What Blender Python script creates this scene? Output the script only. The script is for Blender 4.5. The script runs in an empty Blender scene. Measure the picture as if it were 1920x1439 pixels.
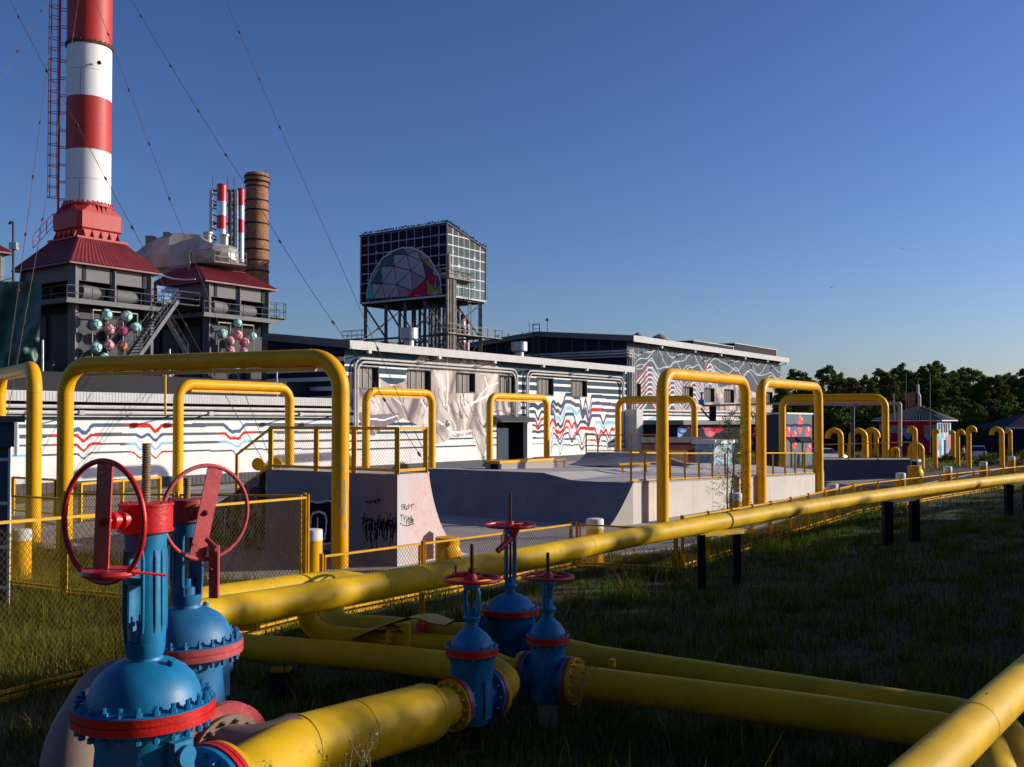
import bpy, bmesh, math, random
import numpy as np
from mathutils import Vector, Matrix, Euler
random.seed(7); RNG = np.random.default_rng(7)
sc = bpy.context.scene
C = sc.collection
PI = math.pi

# ---------------------------------------------------------------- camera
CAMH, FPX, PITCH, SHX = 4.4, 1850.0, math.radians(1.2), 31.8
cam_d = bpy.data.cameras.new('camera'); cam = bpy.data.objects.new('camera', cam_d); C.objects.link(cam)
cam.location = (0, 0, CAMH); cam.rotation_euler = (math.radians(90) + PITCH, 0, 0)
cam_d.sensor_width = 36; cam_d.lens = 36 * FPX / 1920; cam_d.shift_y = SHX / 1920
cam_d.clip_start = 0.1; cam_d.clip_end = 3000
sc.camera = cam
# ---------------------------------------------------------------- light
SUN_HEAD, SUN_EL = math.radians(80), math.radians(16)      # heading clockwise from +Y
S = Vector((math.sin(SUN_HEAD) * math.cos(SUN_EL), math.cos(SUN_HEAD) * math.cos(SUN_EL), math.sin(SUN_EL)))
sl = bpy.data.lights.new('sun', 'SUN'); sl.energy = 3.9; sl.angle = math.radians(0.53); sl.color = (1.0, 0.91, 0.8)
so = bpy.data.objects.new('sun', sl); C.objects.link(so)
so.rotation_euler = S.to_track_quat('Z', 'Y').to_euler(); so.location = (40, 10, 40)
w = bpy.data.worlds.new('World'); sc.world = w; w.use_nodes = True
nt = w.node_tree; nt.nodes.clear()
o_ = nt.nodes.new('ShaderNodeOutputWorld'); b_ = nt.nodes.new('ShaderNodeBackground'); sk = nt.nodes.new('ShaderNodeTexSky')
sk.sky_type = 'NISHITA'; sk.sun_disc = False; sk.sun_elevation = SUN_EL; sk.sun_rotation = SUN_HEAD
sk.altitude = 0; sk.air_density = 1.0; sk.dust_density = 0.8; sk.ozone_density = 4.0
b_.inputs['Strength'].default_value = 0.059
pw_ = nt.nodes.new('ShaderNodeGamma'); pw_.inputs['Gamma'].default_value = 1.3; nt.links.new(sk.outputs[0], pw_.inputs['Color'])
tint = nt.nodes.new('ShaderNodeVectorMath'); tint.operation = 'MULTIPLY'; tint.inputs[1].default_value = (.93, .845, 1.0)
nt.links.new(pw_.outputs[0], tint.inputs[0]); nt.links.new(tint.outputs[0], b_.inputs[0]); nt.links.new(b_.outputs[0], o_.inputs[0])
sc.view_settings.view_transform = 'Standard'; sc.view_settings.look = 'None'
sc.view_settings.exposure = 0.45; sc.view_settings.gamma = 1
sc.cycles.max_bounces = 6; sc.cycles.transparent_max_bounces = 6

# ---------------------------------------------------------------- surveying helpers (photo measurement -> metres)
_c, _s = math.cos(PITCH), math.sin(PITCH)
def ray(px, py):
    xc = (px - 960) / FPX; v = (719.5 - py) / FPX + SHX / FPX
    return Vector((xc, _c - v * _s, _s + v * _c))
def P(px, py, Y):
    d = ray(px, py); t = Y / d.y
    return Vector((d.x * t, Y, CAMH + d.z * t))
def G(px, py, h=0.0):
    d = ray(px, py); t = (h - CAMH) / d.z
    return Vector((d.x * t, d.y * t, h))
def XY(px, Y, h=0.0):
    v = P(px, 790, Y); return Vector((v.x, Y, h))
D = Vector((0.581, 0.814, 0)).normalized()      # along the buildings
Q = Vector((-D.y, D.x, 0))                      # to the left-back
def wallmap(A, d, px, py):                      # pixel -> (s, z) on the vertical plane through A along d
    r = ray(px, py); n = Vector((d.y, -d.x, 0)); t = n.dot(Vector((A[0], A[1], 0))) / n.dot(r)
    X = r * t; return ((X.x - A[0]) * d.x + (X.y - A[1]) * d.y, CAMH + X.z)

# ---------------------------------------------------------------- materials
def lin(*c): return tuple(((x / 255) / 12.92 if x / 255 <= .04045 else ((x / 255 + .055) / 1.055) ** 2.4) for x in c)
MATS = {}
def mat(name, rgb, rough=.5, metal=0., var=.12, scale=3., bump=0., bscale=40., spots=None, spot_amt=.0, spot_scale=6., coat=0., streak=False, bands=None, corr=None):
    if name in MATS: return MATS[name]
    m = bpy.data.materials.new(name); m.use_nodes = True; n = m.node_tree.nodes; l = m.node_tree.links
    b = n['Principled BSDF']; b.inputs['Roughness'].default_value = rough; b.inputs['Metallic'].default_value = metal
    if rough >= .6: b.inputs['Specular IOR Level'].default_value = .2
    if 'yellow' in name: b.inputs['Specular IOR Level'].default_value = .22
    if coat: b.inputs['Coat Weight'].default_value = coat; b.inputs['Coat Roughness'].default_value = .15
    tc = n.new('ShaderNodeTexCoord'); mp = n.new('ShaderNodeMapping'); l.new(tc.outputs['Object'], mp.inputs[0])
    if streak: mp.inputs['Scale'].default_value = (1, 1, .15)
    nz = n.new('ShaderNodeTexNoise'); nz.inputs['Scale'].default_value = scale; nz.inputs['Detail'].default_value = 6; nz.inputs['Roughness'].default_value = .6
    l.new(mp.outputs[0], nz.inputs['Vector'])
    mr = n.new('ShaderNodeMapRange'); mr.inputs['From Min'].default_value = .3; mr.inputs['From Max'].default_value = .7
    mr.inputs['To Min'].default_value = 1 - var; mr.inputs['To Max'].default_value = 1 + var
    l.new(nz.outputs['Fac'], mr.inputs['Value'])
    mul = n.new('ShaderNodeVectorMath'); mul.operation = 'SCALE'; mul.inputs[0].default_value = rgb[:3]
    l.new(mr.outputs[0], mul.inputs['Scale']); last = mul.outputs[0]
    if spots:
        n2 = n.new('ShaderNodeTexNoise'); n2.inputs['Scale'].default_value = spot_scale; n2.inputs['Detail'].default_value = 8; n2.inputs['Roughness'].default_value = .7
        l.new(mp.outputs[0], n2.inputs['Vector'])
        r2 = n.new('ShaderNodeMapRange'); r2.inputs['From Min'].default_value = .62 - spot_amt; r2.inputs['From Max'].default_value = .72 - spot_amt
        l.new(n2.outputs['Fac'], r2.inputs['Value'])
        mx = n.new('ShaderNodeMix'); mx.data_type = 'RGBA'; l.new(r2.outputs[0], mx.inputs['Factor']); l.new(last, mx.inputs[6]); mx.inputs[7].default_value = (*spots, 1)
        last = mx.outputs[2]
    l.new(last, b.inputs['Base Color'])
    rr = n.new('ShaderNodeMapRange'); rr.inputs['To Min'].default_value = max(.05, rough - .1); rr.inputs['To Max'].default_value = min(1, rough + .12)
    l.new(nz.outputs['Fac'], rr.inputs['Value']); l.new(rr.outputs[0], b.inputs['Roughness'])
    if bump:
        n3 = n.new('ShaderNodeTexNoise'); n3.inputs['Scale'].default_value = bscale; n3.inputs['Detail'].default_value = 4
        l.new(tc.outputs['Object'], n3.inputs['Vector'])
        bp = n.new('ShaderNodeBump'); bp.inputs['Strength'].default_value = bump; bp.inputs['Distance'].default_value = .02
        l.new(n3.outputs['Fac'], bp.inputs['Height']); l.new(bp.outputs[0], b.inputs['Normal'])
    MATS[name] = m; return m
def paintmat(name, rough=.8, noise=.1, bump=.15, corr=False):
    m = bpy.data.materials.new(name); m.use_nodes = True; n = m.node_tree.nodes; l = m.node_tree.links
    b = n['Principled BSDF']; b.inputs['Roughness'].default_value = rough; b.inputs['Specular IOR Level'].default_value = .12
    a = n.new('ShaderNodeAttribute'); a.attribute_name = 'paint'
    tc = n.new('ShaderNodeTexCoord'); mp = n.new('ShaderNodeMapping'); mp.inputs['Scale'].default_value = (1, 1, .35); l.new(tc.outputs['Object'], mp.inputs[0])
    nz = n.new('ShaderNodeTexNoise'); nz.inputs['Scale'].default_value = 1.3; nz.inputs['Detail'].default_value = 8; nz.inputs['Roughness'].default_value = .65; l.new(mp.outputs[0], nz.inputs['Vector'])
    mr = n.new('ShaderNodeMapRange'); mr.inputs['From Min'].default_value = .3; mr.inputs['From Max'].default_value = .7
    mr.inputs['To Min'].default_value = 1 - noise; mr.inputs['To Max'].default_value = 1 + noise; l.new(nz.outputs['Fac'], mr.inputs['Value'])
    sc_ = n.new('ShaderNodeVectorMath'); sc_.operation = 'SCALE'; l.new(a.outputs['Color'], sc_.inputs[0]); l.new(mr.outputs[0], sc_.inputs['Scale'])
    l.new(sc_.outputs[0], b.inputs['Base Color'])
    bp = n.new('ShaderNodeBump'); bp.inputs['Strength'].default_value = bump; bp.inputs['Distance'].default_value = .03
    n3 = n.new('ShaderNodeTexNoise'); n3.inputs['Scale'].default_value = 6; n3.inputs['Detail'].default_value = 5; l.new(tc.outputs['Object'], n3.inputs['Vector'])
    l.new(n3.outputs['Fac'], bp.inputs['Height']); l.new(bp.outputs[0], b.inputs['Normal'])
    return m

M = dict(
 yel=mat('arch_yellow_paint', (.82, .385, .003), .4, var=.1, scale=1.1, spots=(.2, .1, .02), spot_amt=-.04, spot_scale=5, bump=.05, bscale=8),
 yel2=mat('pipe_yellow_paint', (.6, .37, .003), .56, var=.2, scale=1.3, spots=(.33, .2, .012), spot_amt=.015, spot_scale=5, bump=.12, bscale=25),
 fence=mat('fence_yellow_paint', (.7, .36, .008), .45, var=.12, spots=(.16, .07, .02), spot_amt=-.02, spot_scale=9),
 wire=mat('mesh_wire', (.42, .27, .025), .6, var=.25),
 ylamp=mat('lamp_diffuser', (.75, .55, .3), .4, var=.05),
 blue=mat('valve_blue_paint', (.002, .165, .35), .48, var=.2, scale=5, bump=.08, bscale=60, spots=(.004, .045, .12), spot_amt=-.03, spot_scale=9),
 blue2=mat('valve_faded_blue_paint', (.014, .14, .31), .52, var=.2, scale=5, bump=.08, bscale=60, spots=(.01, .05, .12), spot_amt=-.04, spot_scale=9),
 red=mat('valve_red_paint', (.55, .012, .012), .4, var=.2, scale=4, bump=.2, bscale=30, spots=(.2, .01, .01), spot_amt=-.02, spot_scale=10),
 redfade=mat('valve_faded_red_paint', (.42, .07, .075), .6, var=.25, scale=6, bump=.2, bscale=30, spots=(.45, .16, .16), spot_amt=.03, spot_scale=6),
 steel=mat('spindle_steel', (.26, .19, .11), .5, metal=.3, var=.3, scale=12),
 rust=mat('rusty_metal', (.09, .04, .02), .8, var=.4, scale=8, bump=.3),
 pink=mat('pinkish_primer', (.25, .18, .135), .6, var=.15, scale=1.5, bump=.1, bscale=20, spots=(.34, .21, .05), spot_amt=-.02, spot_scale=1.2),
 black=mat('black_steel', (.006, .007, .012), .75, var=.3),
 white=mat('white_paint', (.72, .7, .66), .6, var=.08, bump=.1),
 offw=mat('white_sheet_metal', (.5, .495, .48), .6, var=.1, scale=1.2, spots=(.35, .28, .2), spot_amt=-.03, spot_scale=1.5),
 slate=mat('slate_blue_wall', (.045, .07, .09), .8, var=.12, scale=.8),
 gbase=mat('grey_plinth', (.1, .1, .115), .85, var=.15, scale=1),
 navy=mat('navy_wall', (.012, .016, .035), .75, var=.15, scale=.8),
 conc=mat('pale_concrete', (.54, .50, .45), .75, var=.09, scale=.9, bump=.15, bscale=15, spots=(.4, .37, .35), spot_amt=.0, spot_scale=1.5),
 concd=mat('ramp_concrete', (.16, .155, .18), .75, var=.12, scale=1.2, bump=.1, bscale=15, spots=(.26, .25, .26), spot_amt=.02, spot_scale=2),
 tgrey=mat('tower_grey_paint', (.07, .072, .079), .65, var=.2, scale=.9, bump=.15, bscale=6),
 tdark=mat('tower_dark_grey', (.022, .023, .028), .75, var=.25, scale=.9),
 tlight=mat('tower_light_grey', (.15, .152, .158), .6, var=.15, scale=1),
 roofred=mat('oxide_red_roof', (.16, .016, .02), .5, var=.2, scale=.8, spots=(.09, .02, .02), spot_amt=.0, spot_scale=3),
 chred=mat('chimney_red', (.4, .018, .013), .55, var=.14, scale=.6, streak=True, spots=(.34, .035, .022), spot_amt=.0, spot_scale=.8),
 chwhite=mat('chimney_white', (.74, .73, .71), .55, var=.05, scale=.6, streak=True, spots=(.6, .56, .5), spot_amt=-.03, spot_scale=.8),
 ladder=mat('ladder_red', (.6, .035, .025), .5, var=.2),
 silver=mat('silver_cladding', (.4, .39, .35), .42, metal=.45, var=.2, scale=.8, bump=.5, bscale=1.2, spots=(.2, .19, .15), spot_amt=-.01, spot_scale=1.5),
 brick=mat('chimney_brick', (.3, .15, .08), .9, var=.3, scale=2.5, bump=.6, bscale=7, spots=(.13, .06, .035), spot_amt=.06, spot_scale=3),
 stred=mat('stack_red', (.5, .008, .015), .4, var=.1),
 tarp=mat('green_tarpaulin', (.035, .1, .068), .5, var=.25, scale=.7, bump=.9, bscale=.9, streak=False),
 glass=mat('dark_window_glass', (.012, .013, .012), .35, var=.5, scale=1.5),
 frame=mat('window_frame_cream', (.4, .37, .31), .6, var=.1),
 pipeg=mat('grey_wall_pipe', (.5, .49, .46), .45, var=.15, scale=1),
 lamp=mat('floodlight_grey', (.35, .36, .38), .4, var=.1),
 cable=mat('guy_cable', (.12, .085, .07), .6, var=.3),
 galv=mat('galvanised_steel', (.4, .42, .44), .4, metal=.5, var=.15),
 rustcream=mat('stained_cream_steel', (.27, .24, .19), .7, var=.3, scale=1.5, spots=(.16, .07, .035), spot_amt=.03, spot_scale=2),
 towst=mat('trestle_steel', (.1, .105, .11), .7, var=.3, scale=1, spots=(.09, .045, .03), spot_amt=.03, spot_scale=2),
 asph=mat('asphalt', (.085, .08, .085), .9, var=.15, scale=1.5, bump=.2, bscale=60),
 plaza=mat('plaza_concrete', (.35, .315, .28), .85, var=.14, scale=.8, bump=.1, spots=(.24, .22, .22), spot_amt=0, spot_scale=1.2),
 crow=mat('crow_black', (.01, .01, .012), .6),
 bark=mat('bark', (.07, .05, .035), .9, var=.3, bump=.5),
 teal=mat('ball_teal', (.42, .72, .66), .5, var=.25, scale=4),
 bpink=mat('ball_pink', (.75, .3, .36), .5, var=.3, scale=4),
 bplum=mat('ball_plum', (.42, .07, .16), .5, var=.4, scale=4),
 borange=mat('ball_orange', (.6, .2, .13), .5, var=.4, scale=4),
 seam=mat('ball_seam', (.02, .035, .045), .6),
 skin=mat('skin', (.42, .24, .17), .6), shirt=mat('shirt_grey', (.3, .24, .26), .8), trous=mat('trousers_navy', (.02, .025, .05), .8), hair=mat('hair_dark', (.02, .015, .012), .7),
 car=mat('car_white', (.62, .63, .64), .25, var=.03, coat=.6), tyre=mat('tyre', (.012, .012, .012), .8), carglass=mat('car_glass', (.02, .025, .03), .08), cred=mat('tail_lamp', (.35, .01, .01), .3),
)

# ---------------------------------------------------------------- mesh builder
class MB:
    def __init__(s): s.v = []; s.f = []; s.sm = []; s.mi = []; s.cm = 0
    def add(s, vs, fs, smooth=False):
        o = len(s.v); s.v += [tuple(v) for v in vs]
        for f in fs: s.f.append([o + i for i in f]); s.sm.append(smooth); s.mi.append(s.cm)
        return s
    def box(s, c, size, rz=0., R=None):
        hx, hy, hz = size[0] / 2, size[1] / 2, size[2] / 2
        R = R or Matrix.Rotation(rz, 3, 'Z'); c = Vector(c)
        vs = [c + R @ Vector((x * hx, y * hy, z * hz)) for x in (-1, 1) for y in (-1, 1) for z in (-1, 1)]
        return s.add(vs, [(0, 1, 3, 2), (4, 6, 7, 5), (0, 4, 5, 1), (2, 3, 7, 6), (0, 2, 6, 4), (1, 5, 7, 3)])
    def bar(s, a, b, wd, ht=None):
        a, b = Vector(a), Vector(b); ht = ht or wd; d = b - a; L = d.length
        if L < 1e-6: return s
        d.normalize(); up = Vector((0, 0, 1)) if abs(d.z) < .95 else Vector((0, 1, 0))
        x = d.cross(up).normalized(); z = x.cross(d)
        R = Matrix((x, d, z)).transposed()
        return s.box((a + b) / 2, (wd, L, ht), R=R)
    def ring(s, c, n_, r, n=16, ref=None):
        n_ = Vector(n_).normalized(); ref = ref or (Vector((0, 0, 1)) if abs(n_.z) < .9 else Vector((1, 0, 0)))
        x = n_.cross(ref).normalized(); y = n_.cross(x)
        return [Vector(c) + (x * math.cos(2 * PI * i / n) + y * math.sin(2 * PI * i / n)) * r for i in range(n)]
    def tube(s, pts, r, n=12, caps=True, closed=False, smooth=True):
        pts = [Vector(p) for p in pts]; m = len(pts); rr = r if isinstance(r, (list, tuple)) else [r] * m
        T = []
        for i in range(m):
            if closed: t = (pts[(i + 1) % m] - pts[i - 1])
            else: t = pts[min(i + 1, m - 1)] - pts[max(i - 1, 0)]
            T.append(t.normalized())
        x = T[0].cross(Vector((0, 0, 1)));
        if x.length < .05: x = T[0].cross(Vector((0, 1, 0)))
        x.normalize(); vs = []
        for i in range(m):
            x = (x - T[i] * x.dot(T[i])).normalized(); y = T[i].cross(x)
            vs += [pts[i] + (x * math.cos(2 * PI * k / n) + y * math.sin(2 * PI * k / n)) * rr[i] for k in range(n)]
        fs = []
        for i in range(m if closed else m - 1):
            j = (i + 1) % m
            for k in range(n): fs.append((i * n + k, i * n + (k + 1) % n, j * n + (k + 1) % n, j * n + k))
        if caps and not closed: fs.append(tuple(range(n))[::-1]); fs.append(tuple((m - 1) * n + k for k in range(n)))
        return s.add(vs, fs, smooth)
    def lathe(s, prof, base=(0, 0, 0), axis=(0, 0, 1), n=32, smooth=True, caps=True):
        a = Vector(axis).normalized(); b = Vector(base); vs = []
        for r, h in prof: vs += s.ring(b + a * h, a, max(r, 1e-4), n)
        fs = []; m = len(prof)
        for i in range(m - 1):
            for k in range(n): fs.append((i * n + k, (i + 1) * n + k, (i + 1) * n + (k + 1) % n, i * n + (k + 1) % n))
        if caps: fs.append(tuple(range(n))); fs.append(tuple((m - 1) * n + k for k in range(n))[::-1])
        return s.add(vs, fs, smooth)
    def prism(s, poly, ext):
        e = Vector(ext); a = [Vector(p) for p in poly]; n = len(a)
        fs = [tuple(range(n))[::-1], tuple(range(n, 2 * n))] + [(i, (i + 1) % n, n + (i + 1) % n, n + i) for i in range(n)]
        return s.add(a + [p + e for p in a], fs)
    def quad(s, *p): return s.add(p, [tuple(range(len(p)))])
    def torus(s, c, nrm, R_, r, n=40, m=8):
        return s.tube(s.ring(c, nrm, R_, n), r, m, closed=True)
    def build(s, name, mt, parent=None, world=True, angle=35):
        me = bpy.data.meshes.new(name)
        off = org(parent) if (parent is not None and world) else Vector((0, 0, 0))
        me.from_pydata([(v[0] - off.x, v[1] - off.y, v[2] - off.z) for v in s.v], [], s.f)
        for m_ in (mt if isinstance(mt, (list, tuple)) else [mt]): me.materials.append(m_)
        me.polygons.foreach_set('use_smooth', s.sm); me.polygons.foreach_set('material_index', s.mi)
        bm = bmesh.new(); bm.from_mesh(me); bmesh.ops.recalc_face_normals(bm, faces=bm.faces); bm.to_mesh(me); bm.free()
        if any(s.sm): me.set_sharp_from_angle(angle=math.radians(angle))
        o = bpy.data.objects.new(name, me); C.objects.link(o)
        if parent is not None: o.parent = parent
        return o
def org(o):
    v = Vector((0, 0, 0))
    while o is not None: v += Vector(o.location); o = o.parent
    return v
def tag(o, label, cat, group=None):
    o['label'] = label; o['category'] = cat
    if group: o['group'] = group
    return o
def thing(name, label, cat, loc, group=None, rz=0.):
    o = bpy.data.objects.new(name, None); o.empty_display_size = .3; C.objects.link(o); o.location = loc; o.rotation_euler = (0, 0, rz)
    return tag(o, label, cat, group)
def kind(o, k): o['kind'] = k; return o
def copytree(o, parent=None):
    c = o.copy(); C.objects.link(c)
    if parent is not None: c.parent = parent
    for ch in list(o.children): copytree(ch, c)
    return c
def fillet(pts, rad, n=8):
    pts = [Vector(p) for p in pts]; out = [pts[0]]
    for i in range(1, len(pts) - 1):
        a, b, c = pts[i - 1], pts[i], pts[i + 1]; u = (a - b).normalized(); v = (c - b).normalized()
        ang = u.angle(v)
        if ang > 3.1: out.append(b); continue
        R_ = rad[i - 1] if isinstance(rad, (list, tuple)) else rad
        t = min(R_ / math.tan(ang / 2), (a - b).length * .48 if i > 1 else (a - b).length * .95, (c - b).length * .48 if i < len(pts) - 2 else (c - b).length * .95)
        R_ = t * math.tan(ang / 2); ctr = b + (u + v).normalized() * (R_ / math.sin(ang / 2))
        p0, p1 = b + u * t, b + v * t; e0, e1 = p0 - ctr, p1 - ctr; w_ = e0.angle(e1)
        for k in range(n + 1):
            f = k / n; out.append(ctr + (e0 * math.sin((1 - f) * w_) + e1 * math.sin(f * w_)) / math.sin(w_))
    out.append(pts[-1]); return out
# row of trees to the right of the frame; each row tree is set at (u towards the sun, q across it) so that its top
# throws the edge of the shade along the foreground pipes as surveyed: (q, u of the shade edge, height of the edge)
EDGE = [(10, -.5, .8), (11, -.5, .9), (11.8, -1.7, 1.3), (14.5, -.25, 1.9), (18.65, 3.1, 1.5), (24.4, 9.3, .85), (27, 12.5, .9), (32.3, 19.3, 1.3), (41.3, 30.7, 1.3), (50.7, 40.4, 1.3), (60, 50, 1.3)]
def shade_rows():
    rg = random.Random(5); out = []; q = 12.5; E = np.array(EDGE); TE = math.tan(math.radians(16))
    while q < 56:
        ue, he = np.interp(q, E[:, 0], E[:, 1]), np.interp(q, E[:, 0], E[:, 2]); ut = 33 + (q - 11)
        out.append((q, ut, he + TE * (ut - ue) + SHADE_UP + rg.uniform(-.75, .65)))
        out.append((q + .8, ut - 6, he + TE * (ut - 6 - ue) - 1.3)); q += 1.75
    return out + [(3.0, 24, 9.0)]
SHADE_UP = .45
# ---------------------------------------------------------------- painted walls (mural colours baked per small face on the real wall)
def inpoly(X, Y, poly):
    m = np.zeros(X.shape, bool); n = len(poly)
    for i in range(n):
        x0, y0 = poly[i]; x1, y1 = poly[(i + 1) % n]
        if y0 == y1: continue
        c = ((y0 > Y) != (y1 > Y)) & (X < (x1 - x0) * (Y - y0) / (y1 - y0) + x0); m ^= c
    return m
def vnoise(X, Y, seed=0):
    r = np.random.default_rng(seed).random((64, 64)); xi = np.floor(X).astype(int); yi = np.floor(Y).astype(int)
    fx = X - xi; fy = Y - yi; fx = fx * fx * (3 - 2 * fx); fy = fy * fy * (3 - 2 * fy); g = lambda a, b: r[a % 64, b % 64]
    return (g(xi, yi) * (1 - fx) + g(xi + 1, yi) * fx) * (1 - fy) + (g(xi, yi + 1) * (1 - fx) + g(xi + 1, yi + 1) * fx) * fy
class Paint:
    def __init__(p, A, d, s0, s1, z0, z1, res, base):
        p.A = Vector(A); p.d = d; p.s0, p.z0 = s0, z0; p.nx = int(round((s1 - s0) / res)); p.ny = int(round((z1 - z0) / res)); p.s1, p.z1 = s1, z1
        p.sx = np.linspace(s0, s1, p.nx + 1); p.zx = np.linspace(z0, z1, p.ny + 1)
        p.S, p.Z = np.meshgrid((p.sx[1:] + p.sx[:-1]) / 2, (p.zx[1:] + p.zx[:-1]) / 2)
        p.c = np.empty(p.S.shape + (3,)); p.c[:] = base; p.keep = np.ones(p.S.shape, bool)
    def w(p, pts): return [wallmap(p.A, p.d, *q) for q in pts]
    def rect(p, s0, s1, z0, z1, col): p.c[(p.S > s0) & (p.S < s1) & (p.Z > z0) & (p.Z < z1)] = col
    def line(p, pts, wd, col, runs=(), clip=None):       # a painted stripe of constant height following a curve
        pts = sorted(p.w(pts)); xs = [a for a, _ in pts]; f1 = np.interp(p.S[0], xs, [b for _, b in pts]); kr = np.exp(-(np.arange(-4, 5) / 2.2) ** 2); kr /= kr.sum(); f1 = np.convolve(np.pad(f1, 4, mode='edge'), kr, 'valid'); f = np.broadcast_to(f1, p.S.shape)
        g = np.abs(np.gradient(f, axis=1)) / (p.S[0, 1] - p.S[0, 0]); th = wd / 2 * (1 + .25 * np.minimum(g, 2))
        m = (np.abs(p.Z - f) < th) & (p.S >= xs[0]) & (p.S <= xs[-1])
        if clip is not None: m &= clip
        cc = np.empty(p.c.shape); cc[:] = col
        for a, b, k in runs:
            sa = wallmap(p.A, p.d, a, 800)[0]; sb = wallmap(p.A, p.d, b, 800)[0]
            wgt = np.clip(np.minimum(p.S - sa, sb - p.S) / .5 + .5, 0, 1)[..., None]; cc = cc * (1 - wgt) + np.array(k) * wgt
        p.c[m] = cc[m]
    def stroke(p, pts, wd, col, px=True, clip=None):
        q = p.w(pts) if px else pts
        for (a, b), (c, d) in zip(q[:-1], q[1:]):
            m0 = (p.S > min(a, c) - wd) & (p.S < max(a, c) + wd) & (p.Z > min(b, d) - wd) & (p.Z < max(b, d) + wd)
            L2 = (c - a) ** 2 + (d - b) ** 2 + 1e-9; t = np.clip(((p.S - a) * (c - a) + (p.Z - b) * (d - b)) / L2, 0, 1)
            m = m0 & (np.hypot(p.S - a - t * (c - a), p.Z - b - t * (d - b)) < wd / 2)
            if clip is not None: m &= clip
            p.c[m] = col
    def mask(p, pts, px=True): return inpoly(p.S, p.Z, p.w(pts) if px else pts)
    def poly(p, pts, col, px=True): p.c[p.mask(pts, px)] = col
    def hole(p, s0, s1, z0, z1): p.keep[(p.S > s0) & (p.S < s1) & (p.Z > z0) & (p.Z < z1)] = False
    def build(p, name, mt, parent, off=.0, zf=None):
        n = Vector((p.d.y, -p.d.x, 0)); me = bpy.data.meshes.new(name); SX, ZX = np.meshgrid(p.sx, p.zx)
        if zf is not None: ZX = np.minimum(ZX, zf(SX))
        o = org(parent) if parent is not None else Vector((0, 0, 0))
        V = np.stack([p.A.x + p.d.x * SX + n.x * off - o.x, p.A.y + p.d.y * SX + n.y * off - o.y, ZX - o.z], -1).reshape(-1, 3)
        i = np.arange(p.ny)[:, None] * (p.nx + 1) + np.arange(p.nx)[None]; F = np.stack([i, i + 1, i + p.nx + 2, i + p.nx + 1], -1)[p.keep]
        c = p.c[p.keep]; nf = len(F)
        me.vertices.add(len(V)); me.vertices.foreach_set('co', V.astype(np.float32).ravel())
        me.loops.add(nf * 4); me.loops.foreach_set('vertex_index', F.astype(np.int32).ravel())
        me.polygons.add(nf); me.polygons.foreach_set('loop_start', (np.arange(nf) * 4).astype(np.int32)); me.polygons.foreach_set('loop_total', np.full(nf, 4, np.int32))
        me.update(calc_edges=True); me.materials.append(mt)
        at = me.color_attributes.new('paint', 'FLOAT_COLOR', 'CORNER'); ca = np.concatenate([c, np.ones((nf, 1))], 1).repeat(4, 0)
        at.data.foreach_set('color', ca.astype(np.float32).ravel())
        ob = bpy.data.objects.new(name, me); C.objects.link(ob)
        if parent is not None: ob.parent = parent
        return ob
MUR = paintmat('mural_paint'); 
A0 = Vector((-13.7, 80.6, 0)); NRM = Vector((D.y, -D.x, 0))
WH, SL, NV, RD, LB, PU = lin(228, 225, 220), lin(56, 78, 92), lin(58, 78, 104), lin(196, 52, 50), lin(140, 196, 214), lin(86, 84, 112)
def WP(s, z, off=0., A=A0): return Vector((A.x + D.x * s + NRM.x * off, A.y + D.y * s + NRM.y * off, z))
def frange(a, b, st): 
    while a < b: yield a; a += st

def window(parent, s, z, wd, ht, A=A0, n=4, depth=.35):
    fr = MB()                                                       # reveal and mullions
    for (a, b) in (((s - .03, z - .03), (s + wd + .03, z - .03)), ((s - .03, z + ht + .03), (s + wd + .03, z + ht + .03))):
        fr.prism([WP(a[0], a[1] - .04, .04, A), WP(b[0], b[1] - .04, .04, A), WP(b[0], b[1] + .04, .04, A), WP(a[0], a[1] + .04, .04, A)], -NRM * (depth + .1))
    for ss in (s - .03, s + wd + .03):
        fr.prism([WP(ss - .04, z - .07, .042, A), WP(ss + .04, z - .07, .042, A), WP(ss + .04, z + ht + .07, .042, A), WP(ss - .04, z + ht + .07, .042, A)], -NRM * (depth + .098))
    f = fr.build('window', M['tgrey'], parent)
    g = MB().prism([WP(s, z, -depth, A), WP(s + wd, z, -depth, A), WP(s + wd, z + ht, -depth, A), WP(s, z + ht, -depth, A)], -NRM * .05); g.build('pane', M['glass'], f)
    mu = MB()
    for k in range(1, n): mu.prism([WP(s + wd * k / n - .035, z, -depth + .06, A), WP(s + wd * k / n + .035, z, -depth + .06, A), WP(s + wd * k / n + .035, z + ht, -depth + .06, A), WP(s + wd * k / n - .035, z + ht, -depth + .06, A)], -NRM * .05)
    mu.build('mullion', M['frame'], f)
def wallpipe(parent, pts, r, A=A0, off=.3, mt='pipeg', bend=.9, name='wall_pipe'):
    return MB().tube(fillet([WP(s, z, off, A) for s, z in pts], bend, 6), r, 8).build(name, M[mt], parent)
def floodlight(parent, s, z, A=A0, arm=1.3):
    b = MB(); b.bar(WP(s, z - .35, 0, A), WP(s, z, arm, A), .07); b.build('lamp_arm', M['black'], parent)
    h = MB(); h.box(WP(s, z + .02, arm + .1, A), (.34, .26, .28), rz=math.atan2(D.y, D.x)); h.build('floodlight', M['lamp'], parent)
def roofprism(mb, A, s0, s1, z_e, z_p, depth, th, over=.5):         # one pitch rising back from the eave
    mb.prism([WP(s0, z_e, over, A), WP(s0, z_p, -depth, A), WP(s0, z_p + th, -depth, A), WP(s0, z_e + th, over, A)], D * (s1 - s0))

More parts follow.
